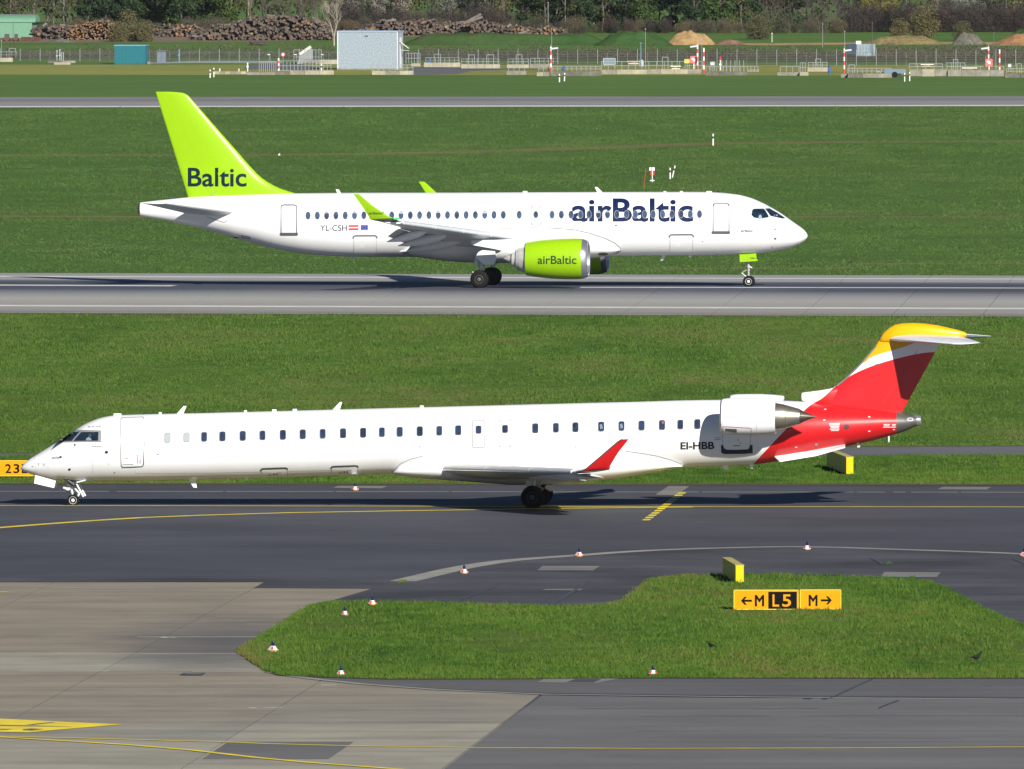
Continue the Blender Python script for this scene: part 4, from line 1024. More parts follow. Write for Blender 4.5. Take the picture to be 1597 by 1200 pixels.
cfa = fuselage_mb(C, [(612, 737.2), (622, 728), (646, 718), (690, 708), (760, 700), (860, 697.5), (930, 699.5), (985, 706), (1030, 715), (1056, 722.5), (1066, 726.2)],
                  [(612, 738.8), (622, 741), (646, 744.6), (690, 748.5), (725, 751), (767, 754.2), (804, 756.5), (840, 756.2), (872, 754), (946, 748.4), (1011, 738.6), (1050, 731), (1066, 727.4)],
                  [(612, .5), (622, .95), (646, 1.22), (690, 1.38), (760, 1.45), (880, 1.45), (940, 1.41), (985, 1.33), (1030, 1.14), (1056, .95), (1066, .8)], 612, 1066, 60, 48, 2.5).obj('belly_fairing', WHITE, rj, 50)
K = Skin(C, [cfus], 1.34); KB = Skin(C, [cfus, cfa], 1.4)
KB.line('fairing_seam', [(615, 733), (624, 724), (640, 716.5), (660, 711)], .6, LINEGREY, rj, .012)
KB.line('fairing_seam', [(976, 704), (1000, 707), (1025, 711.5), (1048, 718), (1063, 724.4)], .7, LINEGREY, rj, .012)

# fin, bullet, tailplane --------------------------------------------------------
fle = pchip([520, 528, 540, 567, 594, 607, 616, 627, 645], [1378, 1373, 1365, 1342, 1314, 1297, 1288, 1276, 1262])
fte = pchip([520, 540, 641, 648], [1474, 1463.5, 1407.8, 1404])
mb = MB(); secs = []
for y in (645, 640, 634, 627, 620, 612, 604, 594, 580, 567, 550, 538, 530, 525): secs.append((C.at(fle(y), y), C.at(fte(y), y), .10 if y < 620 else .105))
cfin = foil(mb, secs, (0, 1, 0), 14).obj('vertical_fin', LIV, rj, 40)
KF = Skin(C, [cfin], .1)
mb = MB(); rings = []
for x, t_, b_, w_ in ((1371.5, 529.5, 532, .03), (1374, 525, 534, .12), (1379, 517.5, 535, .19), (1388, 510.5, 535, .25), (1396, 506.4, 535, .29), (1408, 504.3, 535, .33), (1424, 503.7, 534.5, .35), (1440, 504.5, 533.5, .35), (1461, 507.2, 532, .32), (1478, 511, 530.4, .26), (1492, 514.4, 528.6, .18), (1504, 518, 526.6, .10), (1507, 520, 525.5, .05)):
    a = C.at(x, t_); b = C.at(x, b_); zc = (a.z + b.z) / 2; h = (a.z - b.z) / 2
    rings.append([Vector((a.x, w_ * math.copysign(abs(math.cos(q)) ** .85, math.cos(q)), zc + h * math.copysign(abs(math.sin(q)) ** .85, math.sin(q)))) for q in (2 * math.pi * k / 28 for k in range(28))])
mb.loft(rings); mb.obj('fin_fairing', LIV, rj, 40)
mb = MB(); foil(mb, [(C.at(1386, 528.6, .15), C.at(1500, 525.4, .15), .10), (C.at(1481, 536.6, 4.2), C.at(1528.5, 534.6, 4.2), .085), (C.at(1489, 536.9, 4.3), C.at(1529, 534.8, 4.3), .05)], None, 12)
for b in (mb, mb.mirrored()): b.obj('tailplane', simple('tailplane white', (.70, .71, .72), .35, coat=.2), rj, 40)
mb = MB(); mb.tube(C.at(1506, 521.6), C.at(1545, 524.4), .018, .008, 6); mb.obj('tail_probe', WINGGREY, rj)
KF.line('rudder_gap', [(1431, 546.5), (1404, 589), (1375, 631)], .55, simple('dull red gap', (.25, .03, .03), .5), rj, .008)
KF.line('leading_edge', [(1366.5, 540), (1343.6, 567), (1329, 581.6), (1315.6, 594), (1305, 602)], 2.6, simple('leading edge metal', (.36, .38, .42), .3, .7), rj, .010)
KF.shape('fin_mark', [[(1365, 568.6), (1375, 567), (1373, 569), (1365, 569.2)]], DARKGREY, rj, .012, None)
# dorsal air scoop
mb = MB(); rings = []
for x, t_, b_, w_ in ((1250.5, 613.2, 624.6, .20), (1252, 612.2, 626, .235), (1262, 611.2, 629, .25), (1278, 609.2, 632, .24), (1294, 606.4, 634, .20), (1310, 603, 634, .12), (1326, 598, 634, .03)):
    a = C.at(x, t_); b = C.at(x, b_); zc = (a.z + b.z) / 2; h = (a.z - b.z) / 2
    rings.append([Vector((a.x, w_ * math.copysign(abs(math.cos(q)) ** .6, math.cos(q)), zc + h * math.copysign(abs(math.sin(q)) ** .6, math.sin(q)))) for q in (2 * math.pi * k / 20 for k in range(20))])
mb.loft(rings); sc_ = mb.obj('air_scoop', LIV, rj, 40)
mb = MB(); p = C.at(1250, 618.8); mb.lathe(p, (1, 0, 0), [(-.002, .13), (.01, .13)], 16); mb.obj('scoop_mouth', DARKIN, sc_)
# ventral strakes
for s in (-1, 1):
    v = [C.at(1205, 710.4, .62), C.at(1216, 720.8, 1.15), C.at(1272, 711.6, 1.15), C.at(1318, 698.6, .95), C.at(1318, 695, .5)]
    v = [Vector((p.x, p.y * -s * -1 if s > 0 else p.y, p.z)) for p in v]
    if s > 0: v = [Vector((p.x, abs(p.y), p.z)) for p in v]
    mb = MB(); bk = [p + Vector((0, -s * .02, .045)) for p in v]
    mb.loft([v, bk] if s < 0 else [bk, v]); mb.obj('ventral_strake', WHITE, rj)

# wings -------------------------------------------------------------------
r0, r1 = C.at(691.5, 731.2, 1.25), C.at(884, 743, 1.25); t0, t1 = C.at(897, 736.4, 12.5), C.at(950, 733, 12.5)
kk = .38
CW = [(r0, r1, .125), (r0.lerp(t0, kk), r0.lerp(t0, kk) + Vector((3.15, 0, -.12)), .115), (t0, t1, .10)]
mb = foil(MB(), CW, None, 14)
wn = mb.obj('wing', WINGPALE, rj, 45); wf = mb.mirrored().obj('wing', WINGPALE, rj, 45)
def cput(mbx, name, mats, smooth=40): mbx.obj(name, mats, wn, smooth); mbx.mirrored().obj(name, mats, wf, smooth)
def cw(t, ch, dz=0):
    a, b, u = (CW[0], CW[1], t / kk) if t <= kk else (CW[1], CW[2], (t - kk) / (1 - kk))
    l = a[0].lerp(b[0], u); e = a[1].lerp(b[1], u); return l + (e - l) * ch + Vector((0, 0, dz))
for a_, b_, c_ in ((.03, .36, 1.15), (.40, .72, .85)):
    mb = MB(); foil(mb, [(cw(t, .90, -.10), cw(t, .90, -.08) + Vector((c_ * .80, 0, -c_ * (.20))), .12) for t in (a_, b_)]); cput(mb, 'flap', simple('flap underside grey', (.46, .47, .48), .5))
for t in (.2, .38, .58):
    f, e = cw(t, .55, -.14), cw(t, 1.0, -.24) + Vector((.35, 0, 0)); d = e - f; L = d.length; mb = MB()
    mb.lathe(f, d, [(0, .01), (.15 * L, .11), (.45 * L, .15), (.8 * L, .09), (L, .01)], 12); cput(mb, 'flap_fairing', WINGGREY)
wl = [(t0, t1, .10), (C.at(907, 735.4, 12.8), C.at(951, 732.2, 12.8), .09), (C.at(915, 731, 12.9), C.at(951.5, 727, 12.9), .08), (C.at(944, 706.5, 13.12), C.at(964.5, 705.5, 13.12), .075), (C.at(964, 689.4, 13.28), C.at(977.4, 689.4, 13.28), .07), (C.at(970.5, 685.4, 13.33), C.at(980.5, 685, 13.33), .05)]
mb = foil(MB(), wl[:2], (0, -.3, 1), 10); cput(mb, 'wing_tip', MIDGREY)
mb = foil(MB(), wl[1:], (0, -1, .2), 10); cput(mb, 'winglet', REDP)
mb = MB()
for a, b in zip(wl[1:-1], wl[2:]): mb.tube(a[0] + Vector((-.012, -.01, 0)), b[0] + Vector((-.012, -.01, 0)), .028, .026, 6)
cput(mb, 'winglet_edge', DARKGREY)
for ta, tb in ((.0, .33), (.335, .66), (.665, .975)):
    mb = MB(); rings = []
    for q in range(5):
        t = ta + (tb - ta) * q / 4; L0 = cw(t, 0); k = .95 - .4 * t
        rings.append([L0 + Vector((-x * k, 0, z * k)) for x, z in ((.02, -.10), (.07, -.06), (.09, .0), (.07, .07), (.0, .13), (-.14, .19), (-.36, .235), (-.38, .21), (-.10, .10), (-.02, -.02))])
    mb.loft(rings); cput(mb, 'slat', simple('cream slat', (.62, .61, .57), .35, coat=.2), 50)
mb = MB()
D_ = Vector((-.06, 0, -.06)); mb.tube(cw(.0, 0) + D_, cw(.38, 0) + D_ * .85, .04, .035, 8); mb.tube(cw(.38, 0) + D_ * .85, cw(.97, 0) + D_ * .5, .035, .025, 8); cput(mb, 'wing_leading_edge', CHROME)

# engines ------------------------------------------------------------------
EL = 2.48; e0 = C.at(1166, 650, EL); exx = lambda px: C.at(px, 650, EL).x - C.at(1124, 650, EL).x
def cengine():
    o = Vector((C.at(1124, 650, EL).x, -EL, e0.z)); cowl, lip, noz, plug, pyl, fan = MB(), MB(), MB(), MB(), MB(), MB()
    R = .745
    cowl.lathe(o, (1, 0, 0), [(exx(1126.5), R * .93), (exx(1130), R * .965), (exx(1138), R * .99), (exx(1155), R), (exx(1175), R), (exx(1195), R * .96), (exx(1210), R * .905), (exx(1210) - .02, R * .86), (exx(1200), R * .80)], 44, False, False)
    lip.lathe(o, (1, 0, 0), [(exx(1126.5), R * .93), (exx(1125), R * .90), (0, R * .85), (.02, R * .80), (.12, R * .77), (.5, R * .78)], 44, False, False)
    fan.lathe(o, (1, 0, 0), [(.5, R * .78), (.5, R * .25), (.3, R * .1), (.22, .01)], 28, False, False)
    noz.lathe(o, (1, 0, 0), [(exx(1206), R * .74), (exx(1210), R * .73), (exx(1222), R * .66), (exx(1236), R * .53), (exx(1247.5), R * .42), (exx(1247), R * .385), (exx(1230), R * .4)], 40, False, False)
    plug.lathe(o, (1, 0, 0), [(exx(1235), R * .36), (exx(1247), R * .35), (exx(1254), R * .27), (exx(1264), R * .13), (exx(1273.5), .012)], 28)
    for k in range(12):                                   # lobed mixer tips
        a = 2 * math.pi * k / 12; e1 = Vector((0, math.cos(a), math.sin(a))); e2 = Vector((0, -math.sin(a), math.cos(a)))
        b0 = o + Vector((exx(1247), 0, 0)) + e1 * R * .40; plug.add([b0 - e2 * .07, b0 + e2 * .07, b0 + Vector((exx(1255) - exx(1247), 0, 0)) - e1 * .09], [(0, 1, 2)])
    rings = []
    for px, h in ((1140, .03), (1150, .11), (1175, .14), (1200, .12), (1222, .06), (1232, .02)):
        x = C.at(px, 650, 1.7).x; rings.append([Vector((x, -.9, e0.z - h + .03)), Vector((x, -.9, e0.z + h + .03)), Vector((x, -EL + .3, e0.z + h)), Vector((x, -EL + .3, e0.z - h))])
    pyl.loft(rings)
    return cowl, lip, noz, plug, pyl, fan
cp = cengine()
for near in (1, 0):
    P = cp if near else [q.mirrored() for q in cp]
    cwl = P[0].obj('engine_cowl', WHITE, rj, 50)
    P[1].obj('intake_lip', simple('grey intake lip', (.30, .31, .33), .3, .6), cwl, 50); P[2].obj('exhaust_nozzle', NOZZLE, cwl, 50); P[3].obj('exhaust_plug', NOZZLED, cwl, 40); P[4].obj('pylon', WHITE, rj, 40); P[5].obj('fan', DARKGREY, cwl, 40)
    if near: cn = cwl; nzn = cwl.children[-2]
KE = Skin(C, [cn], EL)
RL = simple('red stencil line', (.40, .05, .05), .5)
KE.line('service_panel', [(1127.5, 673), (1127.8, 665.6), (1150, 666.6), (1171.4, 668), (1171.8, 678)], .8, RL, cn, .008)
KE.shape('service_panel', [[(1131, 668.6), (1149, 669.2), (1149, 675.2), (1131, 672.6)]], LINEGREY, cn, .008)
KE.line('cowl_seam', [(1150.3, 628), (1150.5, 645), (1150.5, 662)], .35, PALELINE, cn, .006); KE.line('cowl_seam', [(1180, 640), (1180, 662), (1179.5, 676)], .35, PALELINE, cn, .006)
for x in (1156, 1162.5, 1177.4, 1181.4): KE.line('stencil', [(x, 642.5), (x, 649.5)], .7, LINEGREY, cn, .009)
mb = MB()
nz = [q for q in cn.children if q.name.startswith('exhaust_nozzle')][0]; KN = Skin(C, [nz], EL); KN.line('nozzle_seam', [(1224.5, 635), (1224.8, 650), (1224, 671)], .5, NOZZLED, cn, .004)

# landing gear ---------------------------------------------------------------
mx = C.at(830.3, 777, 2.3).x; mr = .465
for s in (-1, 1):
    yb = s * 2.05
    for q in (-1, 1): wheel(rj, mx, yb + q * .24, mr, mr, .29, .235, simple('dark wheel rim', (.075, .072, .068), .5, .3), s)
    mb = MB(); strut(mb, [((mx, yb - .28, mr), (mx, yb + .28, mr), .09), ((mx, yb, mr), (mx + .12, yb, 1.5), .09), ((mx + .1, yb, 1.2), (mx + .15, yb - s * 1.0, 1.45), .06), ((mx + .06, yb, .95), (mx + .42, yb, .8), .035), ((mx + .42, yb, .8), (mx + .05, yb, .55), .035), ((mx + .6, yb + s * .1, 1.45), (mx + .1, yb, .7), .05)])
    mb.obj('main_gear_leg', STEEL, rj, 40)
    mb = MB(); v = [Vector((C.at(x, y, 2.0).x, s * 2.0, C.at(x, y, 2.0).z)) for x, y in ((820, 751), (822, 759.5), (834, 760.5), (838, 750))]
    mb.loft([v, [p - Vector((0, s * .04, 0)) for p in v]] if s < 0 else [[p - Vector((0, s * .04, 0)) for p in v], v]); mb.obj('main_gear_door', WINGGREY, rj)
    mb = MB(); v = [Vector((C.at(x, y, 1.9).x, s * 1.75, C.at(x, y, 1.9).z)) for x, y in ((851, 757), (849, 762), (858, 767), (862, 765.5), (858, 757))]
    mb.loft([v, [p - Vector((0, s * .04, 0)) for p in v]] if s < 0 else [[p - Vector((0, s * .04, 0)) for p in v], v]); mb.obj('main_gear_door', simple('door white', (.62, .63, .64), .45), rj)
nx = C.at(113.4, 781, .3).x; nr = .235
for s in (-1, 1): wheel(rj, nx, s * .19, nr, nr, .15, .155, RIMW, s)
GEARG = simple('pale green gear paint', (.52, .60, .57), .4)
mb = MB(); q = lambda x, y, l=0: C.at(x, y, l)
strut(mb, [((nx, -.2, nr), (nx, .2, nr), .05), (q(113.4, 781), q(112.6, 768), .045), (q(112.6, 769), q(111.6, 756), .065), (q(111, 762), q(104, 763), .05), (q(103.5, 762.5, .12), q(98.5, 761, .12), .05), (q(114, 759), q(124, 770.5), .045), (q(124, 770.5), q(121, 774), .05), (q(122, 772), q(116, 778), .03), (q(106, 761, .15), q(106, 764, -.15), .11)])
mb.obj('nose_gear_leg', GEARG, rj, 40)
mb = MB(); strut(mb, [(q(96.8, 742.6, .45), q(106.5, 756, .2), .035), (q(104, 748, .3), q(116, 757, .3), .05)]); mb.box(q(111, 752.6), (.30, .5, .30)); mb.obj('gear_bay', DARKGREY, rj)
for s in (-1, 1):
    v = [C.at(x, y, .45) for x, y in ((55, 741.2), (87, 750.2), (84.3, 761.4), (53.2, 754.2))]
    v = [Vector((p.x, s * .45, p.z)) for p in v]; mb = MB(); bk = [p - Vector((0, s * .05, 0)) for p in v]
    mb.loft([v, bk] if s < 0 else [bk, v]); mb.obj('nose_gear_door', WHITE, rj)
    mb = MB(); mb.tube(Vector((q(119.8, 753).x, s * .4, q(119.8, 753, .4).z)), Vector((q(131.6, 775).x, s * .4, q(131.6, 775, .4).z)), .032, .032, 8); mb.obj('nose_gear_door', WHITE, rj)
mb = MB(); mb.box(q(127.5, 750.4, .3), (.36, .5, .05), ry=-.25); mb.obj('nose_gear_door', WINGGREY, rj)

# cabin windows, doors, lettering -------------------------------------------------
wy2 = lambda x: 683.2 - (x - 261) * .02585
sk = -.0258
wx = [318.4, 347, 378.6, 409.4, 441.2, 472.2, 503.3, 535.1, 566.4, 595.6, 623.4, 654.7, 685.2, 714.7, 834.9, 867, 897.5, 937.7, 969.3, 1000.6, 1032.5, 1061.1, 1087.6]
for i, x in enumerate(wx):
    y = wy2(x); lp = rrect(x - 4.2, y - 7, x + 4.2, y + 7, 2.6, 4, 0, sk)
    w_ = K.ring('window', grow(lp, .9), grow(lp, -.15), LINEGREY if i % 3 else PALELINE, rj, .016); K.lay('pane', fill2d([lp]), WINDARK, w_, .013)
    if i in (20, 23): K.lay('seat_glimpse', fill2d([[(x - .5, y - 5.5), (x + 3, y - 5.5), (x + 3, y - 2), (x, y - 2)]]), simple('red seat behind glass', (.35, .06, .06), .5), w_, .016)
    if i in (17, 18): K.lay('blind', fill2d([[(x - 2.5, y - 3), (x + 1, y - 4), (x + 2.6, y + 3), (x - 1.5, y + 4)]]), simple('dim seat behind glass', (.12, .17, .26), .5), w_, .016)
for x in (261.3, 291):
    y = wy2(x); lp = rrect(x - 4.2, y - 7, x + 4.2, y + 7, 2.6, 4, 0, sk)
    w_ = K.ring('window', grow(lp, .8), grow(lp, -.1), PALELINE, rj, .016); K.lay('blind', fill2d([lp]), BLIND, w_, .013)
for x, in ((746.4,), (787.7,)):
    y = wy2(x) + 6.6; lp = rrect(x - 9.2, y - 20.8, x + 9.2, y + 20.8, 2.2, 3, 0, sk); d = door(K, lp, name='emergency_exit', wpx=1.3, col=PALELINE, par=rj)
    lp = rrect(x - 4.2, y - 12.5, x + 4.2, y - .8, 2.4, 4, 0, sk); K.ring('exit_window', grow(lp, .8), grow(lp, -.1), PALELINE, d, .02); K.lay('exit_window', fill2d([lp]), WINDARK, d, .016)
d = door(K, [(190.5, 652.2), (222.5, 651), (224.6, 653), (225, 690), (223.6, 724.4), (222, 727.6), (191.6, 728.8), (189.2, 726.6), (187.4, 690), (188.8, 654)], wpx=1.1, col=simple('door gap grey', (.16, .163, .168), .6), par=rj)
K.line('door_shadow_gap', [(190, 728.9), (205, 728.6), (222.6, 727.6), (224.2, 724.4), (225.2, 690)], .9, LINEGREY, d, .02)
K.line('red_arrow', [(214.8, 712), (214.8, 722.4)], .8, RL, d, .02); K.line('red_arrow', [(212.6, 710.6), (217, 710.6)], .7, RL, d, .02); K.line('stencil', [(195, 715), (199.6, 715)], .7, RL, d, .02)
for yy in (718, 720, 722): K.line('stencil', [(217.4, yy), (220.6, yy)], .5, RL, d, .02)
K.line('stencil', [(191, 724.6), (208, 724.2)], .5, LINEGREY, d, .02)
for (x0, x1, y0, y1) in ((407, 448.6, 730.4, 745.5), (516.6, 558.6, 727, 742.5)):
    d = K.shape('cargo_door', [rrect(x0 + 1, y0 + .8, x1 - 1, y1 - 1, 2, 4, 0, sk)], WHITE, rj, .010, 5)
    K.line('scuff_plate', [(x0, y0 + 3.4), (x0 + .6, y0 + 1.6), (x0 + 3, y0 + .6), (x1 - 4, y0 - .6), (x1 - 1, y0 + .2), (x1, y0 + 2)], 2.4, DARKGREY, d, .02)
    K.line('door_frame', [(x0 + 1, y0 + 3), (x0 + 1.4, y1 - 1)], .4, LINEGREY, d, .014); K.line('door_frame', [(x1 - .6, y0 + 2), (x1 + .2, y1 - 1)], .4, LINEGREY, d, .014)
    for dx in (20, 24.5): K.line('latch', [(x0 + dx, y0 + 7), (x0 + dx + .6, y0 + 11)], 1.4, DARKGREY, d, .02)
    K.line('latch', [(x0 + 11, y0 + 10.6), (x0 + 16, y0 + 10.4)], .7, MIDGREY, d, .02); K.line('latch', [(x0 + 25, y0 + 7), (x0 + 31, y0 + 6.8)], .6, MIDGREY, d, .02)
K.shape('door_scuff_frame', [[(1124.4, 694.2), (1127.4, 694.2), (1128.8, 699), (1132, 701.4), (1146, 701.8), (1166, 701), (1169.2, 698.4), (1170.4, 694), (1173.6, 694), (1174, 706.8), (1160, 708), (1129.5, 708.4), (1124.8, 706)]], simple('black scuff plate', (.022, .025, .032), .5), rj, .010, 4)
K.line('baggage_door', [(1127.2, 677), (1127.2, 694), (1129, 699.4), (1132.5, 701)], .5, LINEGREY, rj, .010); K.line('baggage_door', [(1170.2, 679), (1170, 694), (1168.4, 699)], .5, LINEGREY, rj, .010)
K.line('baggage_door_handle', [(1143.5, 695.4), (1154, 695.2)], 1.0, BLACKP, rj, .014); K.line('baggage_latch', [(1150.6, 684), (1151.6, 688.4)], .8, MIDGREY, rj, .014); K.line('baggage_latch', [(1154, 690), (1156, 692.6)], .7, MIDGREY, rj, .014)
K.text('EI-HBB', (1061.2, 689.8, 1114, 701.2), BLACKP, rj, .030, 3, .008, skew=-.6)
for yy in (683.2, 686): K.line('stencil', [(1114.6, yy), (1124, yy - .2)], .8, LINEGREY, rj, .01)
K.text('CRJ1000', (143.5, 692, 156.5, 694.2), LINEGREY, rj, .0, 0, .01); K.text('BOMBARDIER', (143, 695.4, 158.4, 697.6), MIDGREY, rj, .015, 0, .01)
for x0, x1 in ((137, 141.5), (143.5, 147.5), (150, 158)): K.line('name_stencil', [(x0, 666.2), (x1, 666.2)], 1.2, LINEGREY, rj, .01)
K.line('stencil', [(229.5, 683.2), (240, 683.0)], .7, LINEGREY, rj, .01); K.line('exit_mark', [(240.8, 683.1), (243, 681.4), (245, 683.1), (243, 684.8)], .6, simple('green mark', (.05, .35, .20), .5), rj, .012, closed=True)
for x, y, r in ((166.2, 705.4, 2.7), (108.6, 732, 2.0), (95, 713, 1.9), (246.6, 708.4, 1.3), (178.8, 736.8, 1.0), (117, 694.4, 1.6), (655, 697, 1.2), (759.4, 714, 1.2), (802.4, 713, 1.2), (897.4, 697, 1.2), (169.6, 723.5, .6), (169.2, 681, .4)):
    K.lay('probe', fill2d([ell(x, y, r, r * .85, 10)]), MIDGREY if r < 1.5 else BLACKP, rj, .02)
K.line('probe', [(81, 714.6), (88, 713), (95, 713.2)], .7, MIDGREY, rj, .03); K.line('probe', [(81.5, 716), (94, 714.6)], .5, MIDGREY, rj, .03)
for P in ([(54, 711), (54.8, 726), (55.4, 738)], [(52, 723), (75, 723.4), (75, 733)], [(144.6, 716), (144.6, 739)], [(211, 733.5), (211, 738.5), (330, 737.8), (620, 731)]): K.line('panel_gap', P, .4, simple('faint panel gap', (.48, .485, .49), .5), rj, .006)
K.line('nose_stencil', [(60, 722.8), (60, 726.4)], .8, LINEGREY, rj, .01); K.line('nose_stencil', [(67, 724.4), (69, 724.4), (69, 727.4)], .8, LINEGREY, rj, .01); K.line('nose_stencil', [(49.4, 728), (52.6, 728)], .9, MIDGREY, rj, .01)
# tail stencils and details
WS_ = simple('white stencil', (.72, .66, .66), .5)
for k, (a, b) in enumerate(((1293, 1310), (1293, 1309.5), (1294.5, 1309), (1295.6, 1308.6), (1294, 1309), (1296, 1308))): K.line('rescue_stencil', [(a, 661 + k * 2.15), (b, 660.8 + k * 2.15)], 1.1, WS_, rj, .012, dens=1.7)
for k, (a, b, c_, d_) in enumerate(((1378, 1388, 1391, 1399), (1378.5, 1387, 1391, 1398), (1377, 1399, 0, 0))):
    K.line('rescue_stencil', [(a, 662.2 + k * 2.1), (b, 662.2 + k * 2.1)], 1.0, WS_, rj, .012, dens=1.7)
    if c_: K.line('rescue_stencil', [(c_, 662.2 + k * 2.1), (d_, 662.2 + k * 2.1)], 1.0, WS_, rj, .012, dens=1.7)
K.shape('tail_vent', [ell(1320, 666, 4.6, 4.0)], simple('dark red mesh', (.06, .02, .02), .6), rj, .012)
K.shape('drain_port', [ell(1273.2, 693.2, 2.6, 2.2)], NOZZLE, rj, .014)
for x, y in ((1287, 639), (1285.6, 655.6), (1241.6, 697.4), (1355.6, 650.6), (1355.6, 672.6), (1394, 670)): K.lay('rivet_mark', fill2d([ell(x, y, 2.0, .9, 8)]), WS_, rj, .012)
KC = Skin(C, [cone], .5); KC.line('cone_port', rrect(1415.6, 652.6, 1423.4, 656.4, 1.6), .9, WINGGREY, rj, .012, closed=True); KC.lay('cone_port', fill2d([ell(1411.6, 654.8, 1, 1.1, 8)]), BLACKP, rj, .012)
# flight deck glazing
fm = simple('windscreen frame grey', (.24, .245, .25), .4)
def cglaze(loop, name, mat, parent, off):
    f = K.shape(name, [loop], mat, parent, off, 3.5)
    return f
outer = [(118.4, 671.0), (135, 671.0), (158.2, 671.6), (157.8, 690.2), (128, 690.2), (88.6, 690.2), (95.2, 685), (104.6, 678.6)]
fr_ = cglaze(outer, 'cockpit_window', fm, rj, .010)
cglaze([(126.8, 674.6), (153.8, 674.2), (153.2, 687.8), (114.8, 688.2)], 'pane', COCKPIT, fr_, .018)
cglaze([(113.6, 674.4), (124.2, 674.0), (112.2, 688.2), (94.6, 688.4), (101.2, 682.6)], 'pane', COCKPIT, fr_, .018)
cglaze([(134.4, 684.6), (138.6, 682), (142.4, 684.6), (142.8, 687.2), (134.6, 687.4)], 'pilot_shirt', simple('shirt behind glass', (.18, .26, .30), .5), fr_, .021)
cglaze([(138.6, 681.8), (138.2, 678.4), (141, 677.2), (143, 679.2), (142.2, 682.6)], 'pilot_head', simple('face in shade', (.06, .045, .04), .6), fr_, .021)
kids = list(fr_.children)
def twin(src, par):
    me = src.data.copy(); me.transform(Matrix.Scale(-1, 4, (0, 1, 0))); me.flip_normals()
    o = bpy.data.objects.new(src.name.split('.')[0], me); COL.objects.link(o); o.parent = par; return o
tw = twin(fr_, rj)
for q_ in kids[:2]: twin(q_, tw)
mb = MB(); strut(mb, [(C.at(95, 687, .62), C.at(112, 674, .70), .012), (C.at(80, 693.4, .25), C.at(95, 683, .3), .012)], 6); mb.obj('wiper', BLACKP, rj)
# antennas
for q_ in ((((275.6, 646), (285.6, 646)), ((286.6, 633.6), (291, 633.4))), (((518.2, 640), (529.6, 640)), ((530, 627.6), (533.6, 627.2))), (((293.4, 747), (305, 746.6)), ((301.6, 760.4), (307, 761))), (((1125.6, 727), (1134.6, 726)), ((1131.4, 732.6), (1137, 733.2)))):
    mb = MB(); blade_antenna(mb, C, *q_, .03); mb.obj('antenna', WHITE, rj)
for px, py, w_ in ((183.5, 648, .30), (250, 646, .1), (428, 641.6, .16), (460, 640.8, .16), (383, 642.8, .1), (658, 635.6, .14)):
    mb = MB(); p = C.at(px, py); mb.box((p.x, 0, p.z), (w_, .16, .14)); mb.obj('roof_fitting', WHITE, rj)
for px, py, d_ in ((1172, 727, (.12, .06, .2)), (1339, 694, (.1, .05, .2)), (385, 747, (.1, .2, .12)), (355, 748, (.06, .05, .14))):
    mb = MB(); p = C.at(px, py); mb.box((p.x, 0, p.z), d_); mb.obj('belly_fitting', WHITE, rj)
# ================================================================== signs, edge lights, birds
def flat_text(name, body, x0, x1, z0, z1, y, mat, parent, bold=0.0):
    bm = text_bm(body, bold); v = [(x0 + (x1 - x0) * q.co.x, y, z0 + (z1 - z0) * q.co.y) for q in bm.verts]
    bm.verts.index_update(); f = [[q.index for q in p.verts] for p in bm.faces]; bm.free()
    return mesh_obj(name, v, f, mat, parent)

def flat_shape(name, loop, y, mat, parent):
    bm = fill2d([loop]); v = [(q.co.x, y, q.co.y) for q in bm.verts]; bm.verts.index_update()
    f = [[q.index for q in p.verts] for p in bm.faces]; bm.free()
    o = mesh_obj(name, v, f, mat, parent); me = o.data
    for p in me.polygons:
        if p.normal.y > 0: me.flip_normals(); break
    return o

